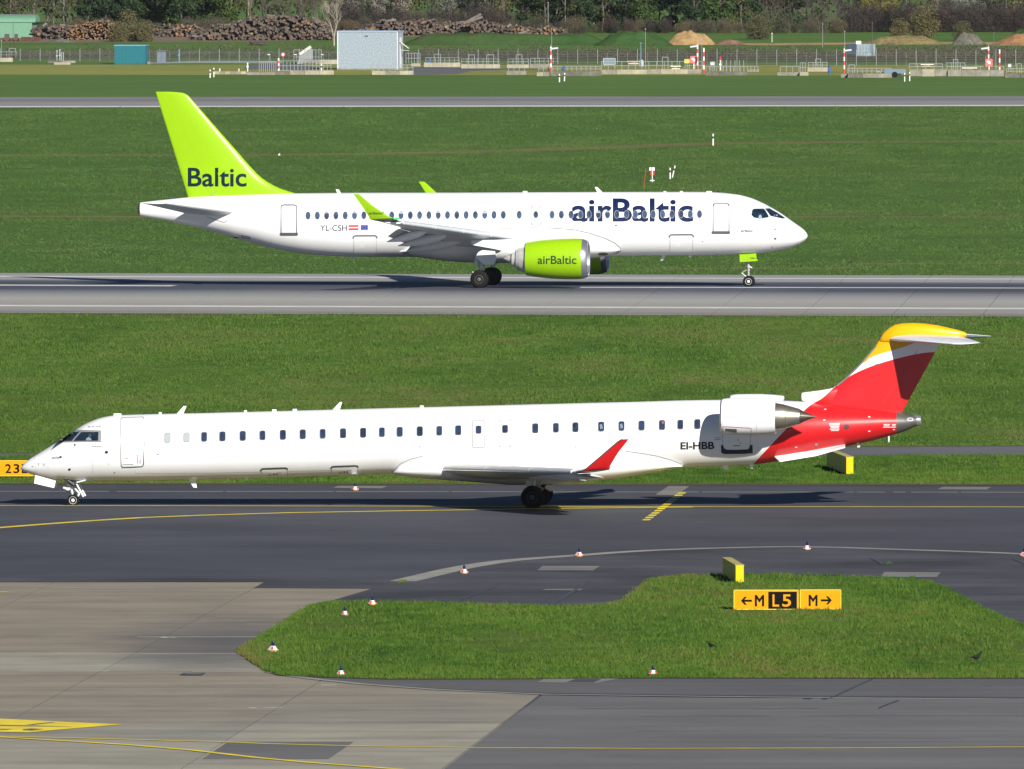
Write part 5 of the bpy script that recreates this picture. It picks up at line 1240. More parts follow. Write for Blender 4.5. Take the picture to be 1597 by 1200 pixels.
LEGEND = simple('dark sign legend', (.006, .005, .006), .7, spec=.06)
def sign(px0, px1, ytop, ybase, label, items, thick=.30, group=None):
    o = ground(px0, ybase, .05); s = scale_at(o); W_ = (px1 - px0) / s; H_ = (ybase - ytop) / s
    t = thing('airport_sign', label, 'sign', (o.x, o.y + thick / 2, .05), 0, group)
    b = .07; f = -thick / 2
    mb = MB(); mb.box((W_ / 2, 0, H_ / 2 + .02), (W_, thick, H_ - .04)); mb.obj('sign_box', YELP, t)
    mb = MB(); e = .022
    for c, d in (((W_ / 2, 0, H_ + .005), (W_ + .02, thick + .03, .03)), ((W_ / 2, 0, .03), (W_ + .02, thick + .03, .03)), ((-.003, 0, H_ / 2), (.03, thick + .03, H_)), ((W_ + .003, 0, H_ / 2), (.03, thick + .03, H_))): mb.box(c, d)
    mb.obj('sign_frame', simple('sign frame yellow', (.70, .45, .02), .45), t)
    mb = MB()
    for k in (.15, .85): mb.box((W_ * k, 0, -.03), (.08, .12, .10))
    mb.obj('foot', MIDGREY, t)
    X = lambda p: (p - px0) / s; Z = lambda q: (ybase - q) / s
    for it in items:
        if it[0] == 'text': flat_text('lettering', it[1], X(it[2]), X(it[4]), Z(it[5]), Z(it[3]), f - .008, it[6], t, it[7])
        elif it[0] == 'panel':
            flat_shape('legend_panel', [(X(it[1]), Z(it[4])), (X(it[3]), Z(it[4])), (X(it[3]), Z(it[2])), (X(it[1]), Z(it[2]))], f - .004, it[5], t)
        elif it[0] == 'arrow':
            x0, x1, yc, h = it[1:5]; d = 1 if x1 > x0 else -1
            tw_ = 1.6; hl = h / 2
            mb = MB(); y_ = f - .008
            mb.add([(X(x0), y_, Z(yc + tw_)), (X(x1 - d * 2.0), y_, Z(yc + tw_)), (X(x1 - d * 2.0), y_, Z(yc - tw_)), (X(x0), y_, Z(yc - tw_))], [(0, 1, 2, 3) if d > 0 else (3, 2, 1, 0)])
            for sg in (-1, 1):
                q = [(x1, yc), (x1 - d * 4.2, yc), (x1 - d * 9.2, yc + sg * hl), (x1 - d * 5.6, yc + sg * hl)]
                v = [(X(a), y_ - .001, Z(c)) for a, c in q]; n = (Vector(v[1]) - Vector(v[0])).cross(Vector(v[2]) - Vector(v[0]))
                mb.add(v, [(0, 1, 2, 3) if n.y < 0 else (3, 2, 1, 0)])
            mb.obj('arrow', LEGEND, t)
    return t
sign(1145, 1244.6, 921.2, 952, 'yellow taxiway sign reading left arrow M with a black L5 box', [('arrow', 1172.6, 1155.6, 937.2, 12.5), ('text', 'M', 1177.2, 928.2, 1191.8, 946, LEGEND, .035), ('panel', 1198.2, 923.2, 1242.8, 950.4, LEGEND), ('text', 'L', 1204.8, 927.4, 1215, 946.4, YELP, .014), ('text', '5', 1220, 927.4, 1233.6, 946.6, YELP, .014)], group='taxiway signs facing the camera')
sign(1248.2, 1311.2, 920.8, 951.6, 'smaller yellow taxiway sign reading M with a right arrow', [('text', 'M', 1261.2, 928, 1275, 945.4, LEGEND, .035), ('arrow', 1280.2, 1297.4, 936.6, 12.5)], group='taxiway signs facing the camera')
sign(-42, 53.4, 719.2, 743.6, 'long yellow runway sign reading 23L partly hidden by the jet nose', [('text', '2', 8, 724, 17.6, 738.4, LEGEND, .02), ('text', '3', 21, 724, 30.4, 738.4, LEGEND, .02), ('text', 'L', 34, 724, 43, 738.4, LEGEND, .02)], group='taxiway signs facing the camera')

def end_on_sign(near0, near1, far0, top, base, cells, label):   # a row of sign boxes seen from its narrow end
    a0, a1 = ground(*near0, .05), ground(*near1, .05); b0 = ground(*far0, .05); s = scale_at(a0)
    H_ = (base - top) / s; d = (b0 - a0); L = d.length; wv = (a1 - a0).length
    t = thing('airport_sign', label, 'sign', a0, math.atan2(-d.x, d.y), 'yellow signs seen from their narrow end')
    for k in range(cells):
        y0 = L * k / cells + .02; y1 = L * (k + 1) / cells - .02
        mb = MB(); mb.box((wv / 2, (y0 + y1) / 2, H_ / 2), (wv, y1 - y0, H_)); mb.obj('sign_box', YELBOX, t)
        mb = MB(); mb.box((wv / 2, (y0 + y1) / 2, H_ + .012), (wv + .04, y1 - y0 + .01, .03)); mb.obj('lid', simple('weathered yellow lid', (.42, .36, .10), .7, var=.4), t)
        mb = MB(); mb.box((wv / 2, (y0 + y1) / 2, -.03), (.12, .12, .1)); mb.obj('foot', MIDGREY, t)
    return t
end_on_sign((1147.5, 909.4), (1160, 909.4), (1127, 897.2), 882.4, 909.4, 2, 'yellow sign box seen end-on at the top edge of the grass island')
end_on_sign((1320, 739.6), (1331, 739.6), (1289, 727.5), 713.8, 739.6, 3, 'yellow three cell sign seen end-on under the red jet tail')

def edge_light():
    t = thing('taxiway_light', '', 'taxiway light', (0, 0, 0), 0, 'blue taxiway edge lights with red and white collars')
    mb = MB(); mb.lathe((0, 0, 0), (0, 0, 1), [(0, .145), (.012, .15), (.046, .145), (.05, .11)], 20); mb.obj('base', ORANGE, t, 30)
    n = 8; mb = MB(); h0, h1, r0_, r1_ = .05, .185, .195, .085
    for k in range(n):
        a0 = 2 * math.pi * (k - .5) / n - math.pi / 2; a1 = 2 * math.pi * (k + .5) / n - math.pi / 2; mb.cm = 0
        P = lambda a, r, z: Vector((math.cos(a) * r, math.sin(a) * r, z))
        mb.add([P(a0, r0_, h0), P(a1, r0_, h0), P(a1, r1_, h1), P(a0, r1_, h1)], [(0, 1, 2, 3)])
        if k % 2:
            mb.cm = 1; am0, am1 = a0 + .09, a1 - .09; o = .004
            mb.add([P(am0, r0_ - .012 + o, h0 + .016), P(am1, r0_ - .012 + o, h0 + .016), P(am1, r1_ + .012 + o, h1 - .016), P(am0, r1_ + .012 + o, h1 - .016)], [(0, 1, 2, 3)])
    mb.cm = 0; mb.lathe((0, 0, h1 - .01), (0, 0, 1), [(0, .085), (.01, .075), (.012, .05)], 16); mb.obj('collar', [simple('white plastic', (.66, .66, .64), .5), simple('red reflector', (.60, .06, .05), .4)], t)
    mb = MB(); mb.lathe((0, 0, .185), (0, 0, 1), [(0, .060), (.11, .058), (.145, .048), (.165, .026), (.17, .004)], 18); mb.obj('lamp', BLUELAMP, t, 40)
    return t
lights = [(554, 765, .03, 'blue taxiway light on the far taxiway edge under the regional jet'), (903, 868, .03, 'blue taxiway light on the curved edge strip behind the drain slab'), (724, 894.6, .03, 'blue taxiway light beside the widest part of the curved strip'), (1258.6, 857.6, .03, 'blue taxiway light on the curved strip right of the end-on sign'), (1597, 868, .03, 'blue taxiway light cut by the right picture edge'), (580.6, 943.6, .05, 'blue taxiway light at the upper left grass edge of the island'), (538, 960.4, .05, 'blue taxiway light in the island grass just below the upper edge'), (425.6, 1016.4, .05, 'blue taxiway light in the grass at the left tip of the island'), (531.6, 1053.6, .05, 'blue taxiway light on the lower left grass edge of the island'), (1018.4, 1053, .05, 'blue taxiway light on the lower grass edge right of the island middle')]
el0 = edge_light()
for i, (x, y, z, lb) in enumerate(lights):
    p = ground(x, y, z); rz = (i * 1.31) % .78
    if i == 0: o = el0; o.location = p; o.rotation_euler.z = rz; o['label'] = lb; o.scale = (.86,) * 3
    else: copy_tree(el0, p, rz, .86 if i != 7 else 1.0, lb)

CROW = simple('black feathers', (.006, .006, .007), .7, spec=.25)
def crow(px, py, face, label, s=1.0, tail=(-.30, .14)):
    t = thing('crow', label, 'bird', ground(px, py, .14), 0 if face > 0 else math.pi, 'crows on the grass island')
    mb = MB(); st = [(-.155, .150, .020, .012), (-.12, .150, .040, .030), (-.07, .148, .058, .056), (0, .155, .066, .074), (.05, .185, .058, .070), (.085, .225, .042, .050), (.100, .258, .034, .038), (.118, .285, .036, .036), (.140, .292, .032, .030), (.158, .288, .018, .017), (.165, .286, .006, .006)]
    rings = [[Vector((x, ry * math.cos(a), z + rz * math.sin(a))) for a in (2 * math.pi * k / 18 for k in range(18))] for x, z, ry, rz in st]
    mb.loft(rings); body = mb.obj('body', CROW, t, 60)
    mb = MB(); mb.loft([[Vector((.155, sy * .014, .286 + sz * .012)) for sy, sz in ((-1, -1), (1, -1), (1, 1), (-1, 1))], [Vector((.19, sy * .008, .281 + sz * .008)) for sy, sz in ((-1, -1), (1, -1), (1, 1), (-1, 1))], [Vector((.215, sy * .002, .272 + sz * .002)) for sy, sz in ((-1, -1), (1, -1), (1, 1), (-1, 1))]]); mb.obj('beak', BLACKP, t)
    tx, tz = tail; mb = MB(); mb.loft([[Vector((-.12, sy * .03, .155 + sz * .012)) for sy, sz in ((-1, -1), (1, -1), (1, 1), (-1, 1))], [Vector((tx, sy * .045, tz + sz * .006)) for sy, sz in ((-1, -1), (1, -1), (1, 1), (-1, 1))]]); mb.obj('tail', CROW, t)
    for sy in (-1, 1):
        mb = MB(); mb.loft([[Vector((x, sy * (yy + dy), z + dz)) for dy, dz in ((0, h), (.012, 0), (0, -h), (-.012, 0))] for x, yy, z, h in ((.06, .052, .19, .03), (0, .066, .168, .05), (-.08, .056, .155, .038), (-.18, .03, .145, .01))]); mb.obj('wing', CROW, t, 60)
        mb = MB(); mb.tube((.005, sy * .028, .10), (.0, sy * .03, .0), .012, .007, 6)
        for a in (-.5, 0, .5): mb.tube((0, sy * .03, .004), (.04 * math.cos(a), sy * .03 + .04 * math.sin(a), .003), .005, .003, 5)
        mb.obj('leg', BLACKP, t)
    t.scale = (s, s, s); return t
crow(1523.5, 1033.2, 1, 'black crow facing right near the right end of the island grass', 1.12, (-.30, .15))
c2 = crow(1108, 1012.6, -1, 'small hunched black crow facing left in the island grass below the signs', .85, (-.27, .085)); c2.rotation_euler.z = math.pi - .5

# ================================================================== markers in the far grass
def post_marker(px, ytop, ybase, label, lean=0.0, wpx=2.2, band_=True):
    p = ground(px, ybase, 0); s = scale_at(p); h = (ybase - ytop) / s; r = wpx / s / 2
    t = thing('marker_post', label, 'marker post', p, 0, 'white marker posts with a black band'); t.rotation_euler = (0, lean, 0)
    mb = MB(); mb.lathe((0, 0, 0), (0, 0, 1), [(0, r), (h * .62, r), (h * .62, r * .97), (h * .98, r * .97), (h, r * .6)], 10); mb.obj('post', simple('white plastic', (.66, .66, .64), .5), t, 40)
    if band_: mb = MB(); mb.lathe((0, 0, h * .60), (0, 0, 1), [(0, r * 1.04), (h * .17, r * 1.04)], 10); mb.obj('black_band', BLACKP, t, 40)
    return t
post_marker(1112, 208.8, 227.4, 'lone white marker post with black band on the brown worn track', 0, 2.6)
post_marker(1045, 262, 279.6, 'upright marker post beside a leaning one behind the airliner roof', 0, 2.4)
post_marker(1048.2, 258, 277.8, 'marker post leaning right beside the upright one behind the airliner', .24, 2.2)
post_marker(872.4, 115.6, 128.4, 'left of two banded marker posts in front of the striped pole', 0, 2.2)
post_marker(880, 114, 127, 'right of two banded marker posts in front of the striped pole', .06, 2.2)
post_marker(327.6, 108.8, 121.6, 'left of two marker posts at the low black and white beam', 0, 2.2)
post_marker(333.4, 106, 120.6, 'right of two marker posts at the low black and white beam', 0, 2.0)
post_marker(1410.8, 114, 127.6, 'left of two marker posts in front of the blue trailer', 0, 2.0)
post_marker(1418.6, 112.6, 126.8, 'right of two marker posts in front of the blue trailer', 0, 2.0)
post_marker(501.2, 99.6, 115, 'white post with round head against the dark yard by the white building', 0, 2.6)
post_marker(1386, 680, 690.5, 'short white post in the grass below the grey tail cone', 0, 3.0, False)
# the orange stake and the twin headed marker
p = ground(1004, 293.5); s = scale_at(p)
t = thing('stake', 'thin orange stake leaning in the grass behind the white airliner', 'stake', p); mb = MB(); mb.tube((0, 0, 0), (3.2 / s, 0, 31 / s), .026, .022, 8); mb.obj('rod', ORANGERED, t)
p = ground(1017.2, 284.3); s = scale_at(p)
t = thing('signal_marker', 'white post carrying two white lamps and a red plate beside the orange stake', 'signal', p)
mb = MB(); mb.tube((0, 0, 0), (0, 0, 18 / s), .04, .04, 8); mb.obj('post', simple('white plastic', (.66, .66, .64), .5), t)
mb = MB(); mb.box((-2.9 / s, 0, 20.5 / s), (3.2 / s, .18, 5 / s)); mb.obj('lamp_head', WHITE, t); mb = MB(); mb.box((1.8 / s, 0, 20.5 / s), (4.0 / s, .18, 5 / s)); mb.obj('lamp_head', WHITE, t)
mb = MB(); mb.box((1.6 / s, .02, 14.5 / s), (4 / s, .06, 7 / s)); mb.box((-2.2 / s, .02, 13.8 / s), (1.6 / s, .06, 5 / s)); mb.obj('red_plate', simple('red plate', (.50, .02, .03), .5), t)
mb = MB(); mb.box((0, 0, 2.4 / s), (7 / s, .1, 1.4 / s)); mb.obj('foot', WINGGREY, t)
p = ground(435.6, 243.2); mb = MB(); mb.box((0, 0, .05), (.14, .14, .10)); mb.lathe((0, 0, .1), (0, 0, 1), [(0, .06), (.05, .05), (.08, .01)], 10); o = mb.obj('ground_lamp', WHITE, None); o.location = p; tag(o, 'tiny white ground lamp on the brown track right of the green fin', 'ground lamp')

# ================================================================== the field beyond the far runway
CONC = simple('weathered pale concrete', (.21, .198, .16), .85, var=.4, scale=1.3)
CONCD = simple('stained grey concrete', (.125, .115, .092), .85, var=.5, scale=1.1)
CONCL = simple('light cream concrete', (.31, .285, .21), .85, var=.3, scale=1.2)
GALV = simple('galvanised steel', (.40, .42, .43), .45, .5)
REDW = simple('signal red', (.55, .045, .04), .5)
WPL = simple('white plastic', (.66, .66, .64), .5)
BLUEP = simple('blue valve paint', (.018, .085, .25), .45)
def far(px, py): p = ground(px, py); return p, scale_at(p)

def wall(x0, x1, ytop, ybase, label, mat=CONC, depth=1.6, cells=None):
    p, s = far((x0 + x1) / 2, ybase); W_ = (x1 - x0) / s; H_ = (ybase - ytop) / s
    t = thing('concrete_wall', label, 'concrete wall', p, 0, 'low concrete basin walls'); n = cells or max(1, round((x1 - x0) / 22)); w_ = W_ / n; r = random.Random(int(x0))
    for k in range(n):
        mb = MB(); mb.box((-W_ / 2 + w_ * (k + .5), depth / 2 + r.uniform(-.02, .02), H_ / 2), (w_ - .03, depth, H_ * r.uniform(.95, 1.03))); mb.obj('concrete_block', mat if r.random() < .75 else CONCL if mat is CONC else CONC, t)
    return t

def railing(x0, x1, ytop, ybase, label, posts=None, lift=0.0, rails=2, depth=.5, gate=()):
    p, s = far((x0 + x1) / 2, ybase); W_ = (x1 - x0) / s; H_ = (ybase - ytop) / s; lift = lift / s
    p = p + Vector((0, depth, 0))
    t = thing('railing', label, 'railing', p, 0, 'galvanised railings on the basins'); n = posts or max(2, round((x1 - x0) / 8)) + 1
    for k in range(n):
        mb = MB(); x = -W_ / 2 + W_ * k / (n - 1); mb.tube((x, 0, lift), (x, 0, H_), .032, .032, 6); mb.obj('post', GALV, t)
    for k in range(rails):
        mb = MB(); z = H_ - (H_ - lift) * .48 * k - .03; mb.tube((-W_ / 2, -.03, z), (W_ / 2, -.03, z), .028, .028, 6); mb.obj('rail', GALV, t)
    for g0, g1, gy in gate:
        hx = (gy) / s; mb = MB(); a, b = (g0 - (x0 + x1) / 2) / s, (g1 - (x0 + x1) / 2) / s
        mb.tube((a, 0, lift), (a, 0, H_ + hx), .035, .035, 6); mb.tube((b, 0, lift), (b, 0, H_ + hx), .035, .035, 6); mb.tube((a, 0, H_ + hx), (b, 0, H_ + hx), .03, .03, 6); mb.obj('ladder_hoop', GALV, t)
    return t

W = wall; R_ = railing
W(-30, 20, 90.5, 97, 'cream concrete wall at the left picture edge below the shed', CONCL)
R_(-30, 26, 81, 90.5, 'railing on the cream wall at the left picture edge', 8, 0, 2, .6, ((14, 24, 5),))
W(74, 118, 95, 98.6, 'grey low concrete wall left of the teal container', CONCD); W(84, 110, 97.6, 101.2, 'bright concrete footing under a cluster of upright pipes left of teal container', CONCL)
W(334, 384, 111.6, 116, 'low black and white concrete beam right of two marker posts', CONC, .6, 6)
W(384, 452, 113, 117.2, 'dark stained concrete wall under many short pipes left of white building', CONCD); W(452, 521, 110.4, 116.8, 'pale concrete wall left of the white building', CONC)
W(472, 526, 93.6, 100.5, 'cream concrete wall behind the dark yard beside the white building', CONCL)
W(580, 645, 110.8, 117, 'concrete wall in front of the white building corner', CONC)
W(641, 656, 99.2, 104, 'small cream concrete footing right behind the white building', CONCL)
W(661, 718, 98.2, 105, 'two tone concrete wall behind the asphalt yard with blue valve', CONCL, 1.6, 4); W(719, 780, 100.6, 107, 'cream concrete wall behind the asphalt yard, second from white building', CONCL, 1.6, 5)
W(790.5, 825, 101, 106.5, 'cream concrete wall left of the striped pole', CONCL, 1.6, 2); W(790, 821, 111, 117, 'small broken concrete wall in the grass left of the striped pole', CONC, 1.2, 3)
W(826, 860, 100.2, 106, 'concrete wall directly behind the left striped pole', CONC); W(837, 858, 113, 119, 'two loose concrete blocks at the foot of the left striped pole', CONC, 1.2, 2)
W(858, 938, 111.4, 119, 'stained concrete wall right of the left striped pole', CONCD); W(938, 1009, 109.2, 116, 'long pale concrete wall below the grey panel board', CONC); W(1009, 1094, 108.4, 115.6, 'long pale concrete wall below the pink arrow sign', CONC)
W(1100, 1166, 112.4, 118.2, 'dark stained concrete wall right of the striped pole pair', CONCD); W(1166, 1184, 108.6, 112.4, 'short concrete wall at the end of the right-hand pipe rows', CONC)
W(1212, 1247, 113, 118.2, 'pale low concrete wall left of the blue post', CONC); W(1247, 1261, 112.6, 118.4, 'square concrete block left of the blue post', CONCL, 1.2, 1); W(1259, 1291, 105.6, 112, 'raised cream concrete wall directly left of the blue post', CONCL)
W(1311, 1322, 115.6, 121.4, 'short concrete block at the foot of the middle striped pole', CONCD, 1.2, 1); W(1322, 1391, 115, 121.6, 'stained concrete wall left of the blue trailer', CONCD)
W(1418, 1478, 108.4, 119.4, 'tall pale concrete wall right of the blue trailer', CONC); W(1478, 1566, 109.6, 119.4, 'tall pale concrete wall below the right pink arrow sign', CONC); W(1567, 1640, 115, 121.6, 'dark concrete wall at the right picture edge', CONCD)
R_(404, 430, 96.5, 112, 'short upright pipes on the dark wall left of the small striped post', 9, 0, 1, .8); R_(430, 516, 95, 111, 'railing with many posts on the pale wall left of white building', 16, 0, 3, .8)
R_(580, 644, 101, 111, 'railing in front of the white building corner', 8, 0, 2, .4, ((583, 591, 6),))
R_(633, 655, 83, 99.5, 'tall pipe frame behind the right edge of the white building', 6, 0, 2, .5)
R_(664, 716, 90, 98.4, 'railing on the wall with the blue valve', 8, 0, 2, .5, ((677, 687, 5),)); R_(720, 778, 92, 100.8, 'railing with tall hoops, second from the white building', 8, 0, 2, .5, ((731, 740, 6), (759, 770, 6)))
R_(792, 824, 92, 101.2, 'railing with one tall hoop left of the striped pole', 5, 0, 2, .5, ((805, 814, 6),)); R_(793, 818, 105, 112, 'thin railing on the small broken wall in the grass', 4, 0, 1, .3)
R_(827, 870, 91, 100.4, 'bright railing directly behind the left striped pole', 7, 0, 3, .6)
R_(840, 936, 103.6, 112, 'long railing right of the left striped pole', 14, 0, 2, .7); R_(938, 1012, 96, 110, 'railing below the grey panel board', 8, 0, 2, .9)
R_(1012, 1096, 95.8, 109, 'railing between the thin mast and the pink arrow sign', 8, 0, 2, .9, ((1033, 1042, 6),))
R_(1101, 1182, 103.6, 113, 'railing with a dense row of posts right of the striped pole pair', 16, 0, 1, .7); R_(1126, 1160, 94.4, 112, 'row of tall bare pipes behind the dense railing', 6, 0, 0, 1.2)
R_(1217, 1246, 103.6, 113.2, 'open railing on the low wall left of the blue post', 4, 0, 1, .4); R_(1248, 1256, 98, 113, 'narrow ladder frame left of the blue post', 3, 0, 3, .5); R_(1261, 1290, 97.4, 106, 'three rail fence on the raised wall left of the blue post', 5, 0, 3, .5, ((1272, 1280, 5),))
R_(1322, 1390, 106.6, 115.4, 'railing on the stained wall left of the blue trailer', 10, 0, 2, .6, ((1324, 1333, 5),)); R_(1418, 1470, 99.6, 109, 'bright railing right of the blue trailer', 5, 0, 2, .8)
R_(1477, 1505, 98.2, 109.8, 'boxed railing left of the right pink arrow sign', 5, 0, 3, .9, ((1487, 1494, 5),)); R_(1505, 1566, 104, 110, 'low railing behind the right pink arrow sign', 6, 0, 1, .9); R_(1570, 1640, 107, 116, 'railing at the right picture edge', 8, 0, 2, .6, ((1586, 1593, 7),))

def standpipe(px, ytop, ybase, label, mat=GALV, r=.05, head=True):
    p, s = far(px, ybase); h = (ybase - ytop) / s; mb = MB(); mb.tube((0, 0, 0), (0, 0, h * .9), r, r, 8)
    if head: mb.box((0, 0, h * .55), (r * 3.6, r * 2.4, r * 2.6)); mb.lathe((0, 0, h * .9), (0, 0, 1), [(0, r * 1.8), (h * .06, r * 1.6), (h * .1, r * .3)], 10)
    o = mb.obj('standpipe', mat, None, 40); o.location = p + Vector((0, .3, 0)); return tag(o, label, 'pipe', 'upright pipes and valves')
standpipe(279, 77.6, 97.5, 'pale blue valve pipe right of the grey cabinet', simple('pale blue paint', (.12, .19, .25), .5), .06); standpipe(669.4, 90.6, 105, 'blue and white valve post on the yard right of white building', BLUEP, .09)
standpipe(1293.4, 102, 117, 'bright blue post standing alone in the grass', BLUEP, .10); standpipe(879.4, 103, 112, 'blue valve on the wall right of the left striped pole', BLUEP, .07)
for x in (88.6, 93, 95.4, 98.6): standpipe(x, 77 + (x % 3), 98.5, 'upright steel pipe in the cluster left of the teal container', GALV, .05, x < 94)
standpipe(386, 98, 112, 'thick pipe with white valve heads at the left end of the dark wall', WPL, .06); standpipe(342.6, 106.4, 112, 'white stub pipe on the left half of the black and white beam', WPL, .06, False); standpipe(372.4, 107, 112, 'white stub pipe on the right half of the black and white beam', WPL, .06, False)
standpipe(1123.4, 93.4, 110, 'red capped white post behind the dense railing', WPL, .06); p, s = far(1123.4, 110); mb = MB(); mb.lathe((0, 0, 0), (0, 0, 1), [(0, .10), (.3, .13), (.38, .03)], 10); o = mb.obj('beacon', REDW, None, 40); o.location = p + Vector((0, .3, 15.5 / s)); tag(o, 'red beacon on the white post behind the dense railing', 'beacon')

def striped_pole(px, ytop, ybase, label, lamp=0, r=.085):
    p, s = far(px, ybase); h = (ybase - ytop) / s; t = thing('striped_pole', label, 'pole', p, 0, 'red and white striped poles'); n = max(5, round(h / .42)); hh = h / n
    for k in range(n):
        mb = MB(); mb.lathe((0, 0, hh * k), (0, 0, 1), [(.004, r), (hh - .004, r)], 12); mb.obj('band', REDW if k % 2 == (n % 2) else WPL, t, 40)
    if lamp:
        mb = MB(); mb.box((lamp * .38, -.05, h - .18), (.72, .22, .16), ry=-.12); mb.obj('lamp_head', simple('lamp grey', (.5, .52, .54), .4), t); mb = MB(); mb.tube((0, 0, h), (0, 0, h + .22), .03, .03, 6); mb.obj('stub', GALV, t)
    return t
striped_pole(859, 73, 112, 'tall red and white pole with a lamp arm, left of all', 1); striped_pole(1087.6, 70, 109, 'striped pole with lamp behind the left pink arrow sign', -1); striped_pole(1097.6, 75, 115.4, 'striped pole directly right of the left pink arrow sign')
striped_pole(1316.6, 76, 114.6, 'striped pole with lamp arm beside the blue grey container', 1); striped_pole(1541.6, 73, 110, 'striped pole rising behind the right pink arrow sign', -1); striped_pole(1558.8, 77.4, 118.4, 'striped pole right of the right pink arrow sign'); striped_pole(434.4, 91, 111, 'short red and white post in the pipe rows left of white building', 0, .09)

def mast(px, ytop, ybase, label, r=.03, mat=GALV):
    p, s = far(px, ybase); h = (ybase - ytop) / s; mb = MB(); mb.tube((0, 0, 0), (0, 0, h), r, r * .6, 6); mb.lathe((0, 0, h - .02), (0, 0, 1), [(0, r * 1.6), (.1, r * 1.4), (.14, .004)], 6)
    o = mb.obj('mast', mat, None, 40); o.location = p; return tag(o, label, 'mast', 'thin masts over the basins')
mast(860.4, 46, 111, 'thin grey mast directly behind the left striped pole'); mast(854.8, 5, 52, 'pale mast before the trees above the left striped pole', .045); mast(1006.6, 46, 108, 'thin mast between the pale blue pole and the pink sign'); mast(999.4, 68, 105, 'thick pale blue pole beside the thin mast', .085, simple('pale blue paint', (.22, .34, .42), .5))
mast(1089.4, 60, 110, 'thin mast beside the striped pole with lamp near left pink sign'); mast(1094.6, 62, 110, 'thin mast between the two striped poles near left pink sign'); mast(1317.4, 50, 112, 'thin mast on the striped pole by the blue grey container'); mast(1360.4, 37, 88, 'dark grey mast at the blue grey container', .035, MIDGREY); mast(1283, 38, 74, 'thin mast before the brown bare tree')
mast(1550, 52, 112, 'grey mast between the two right striped poles', .05, MIDGREY); mast(387.4, -4, 48, 'tall tan post rising before the trees above the log pile', .10, simple('tan wood post', (.30, .22, .15), .8)); mast(2.4, 64, 92, 'thin mast at the left picture edge'); mast(1204, 53, 66, 'short pale post at the left end of the sand track', .045, WPL)

def arrow_sign(px, yc, ybase, label, k=5.7):
    p, s = far(px, ybase); t = thing('warning_sign', label, 'sign', p, 0, 'pink red signs with a white symbol'); r = k / s; zc = (ybase - yc) / s
    lp = rrect(-r, -r, r, r, r * .32, 4); mb = MB(); mb.loft([[Vector((x, -.06, zc + y)) for x, y in lp], [Vector((x, 0, zc + y)) for x, y in lp]]); mb.obj('sign_plate', simple('faded sign red', (.58, .12, .12), .5), t)
    q = [(x * math.cos(.85) + y * math.sin(.85), zc - x * math.sin(.85) + y * math.cos(.85)) for x, y in ((-.62 * r, .18 * r), (.1 * r, .34 * r), (.1 * r, .52 * r), (.66 * r, -.02 * r), (.1 * r, -.5 * r), (.1 * r, -.3 * r), (-.62 * r, -.42 * r))]
    flat_shape('white_symbol', q, -.066, WPL, t); mb = MB(); mb.tube((0, .05, 0), (0, .05, zc), .06, .06, 8); mb.obj('post', WPL, t); return t
arrow_sign(1082, 93.4, 115, 'left of two pink red square signs on white posts, next to the yellow panel'); arrow_sign(1542.4, 97.6, 117.6, 'right of two pink red square signs on white posts')
def panel_board(x0, x1, y0, y1, ybase, label, mat, cat='panel', name='panel_board', th=.1, legs=True):
    p, s = far((x0 + x1) / 2, ybase); t = thing(name, label, cat, p); W_ = (x1 - x0) / s; z0, z1 = (ybase - y1) / s, (ybase - y0) / s
    mb = MB(); mb.box((0, 0, (z0 + z1) / 2), (W_, th, z1 - z0)); mb.obj('board', mat, t); mb = MB()
    for sg in (-1, 1): mb.tube((sg * W_ * .4, .08, 0), (sg * W_ * .4, .08, z1), .04, .04, 6)
    mb.obj('legs', GALV, t); mb = MB()
    for zz in (z0, z1): mb.box((0, -.01, zz), (W_ + .06, th + .05, .06))
    for sg in (-1, 1): mb.box((sg * W_ / 2, -.01, (z0 + z1) / 2), (.06, th + .05, z1 - z0))
    mb.obj('frame', GALV, t); return t
panel_board(941, 959.6, 91.4, 101, 105, 'grey blue framed panel board standing behind the long wall', simple('slate panel', (.13, .18, .22), .5)); panel_board(1067.6, 1075.4, 92.8, 98.6, 109, 'small yellow panel left of the pink arrow sign', YELBOX); panel_board(1108, 1114.6, 97, 101.8, 110, 'small pale grey box on legs right of the striped pole pair', simple('pale grey box', (.42, .46, .48), .5)); panel_board(1572.4, 1577, 100.4, 104.8, 112, 'tiny pale box on legs near the right picture edge', WPL)
p, s = far(441.4, 96); t = thing('round_sign', 'small round white sign with red ring near the small striped post', 'sign', p); mb = MB(); mb.tube((0, 0, 0), (0, 0, .7), .03, .03, 6); mb.obj('post', GALV, t); mb = MB(); mb.lathe((0, 0, .72), (0, -1, 0), [(0, .22), (.04, .22)], 20); mb.obj('disc', REDW, t); mb = MB(); mb.lathe((0, -.045, .72), (0, -1, 0), [(0, .15), (.006, .15)], 20); mb.obj('disc_face', WPL, t)
for px, w_, lb in ((421, 4, 'left tiny white floodlight head before the fence, left of round sign'), (462.6, 4, 'white floodlight head before the sloping roof'), (504, 4, 'white floodlight head right of the sloping roof')):
    p, s = far(px, 97); t = thing('floodlight', lb, 'floodlight', p, 0, 'small floodlights on posts'); mb = MB(); mb.tube((0, 0, 0), (0, 0, .8), .025, .025, 6); mb.obj('post', GALV, t); mb = MB(); mb.box((-.12, -.05, .80), (w_ / s, .12, .10), ry=.1); mb.obj('lamp_head', WPL, t)
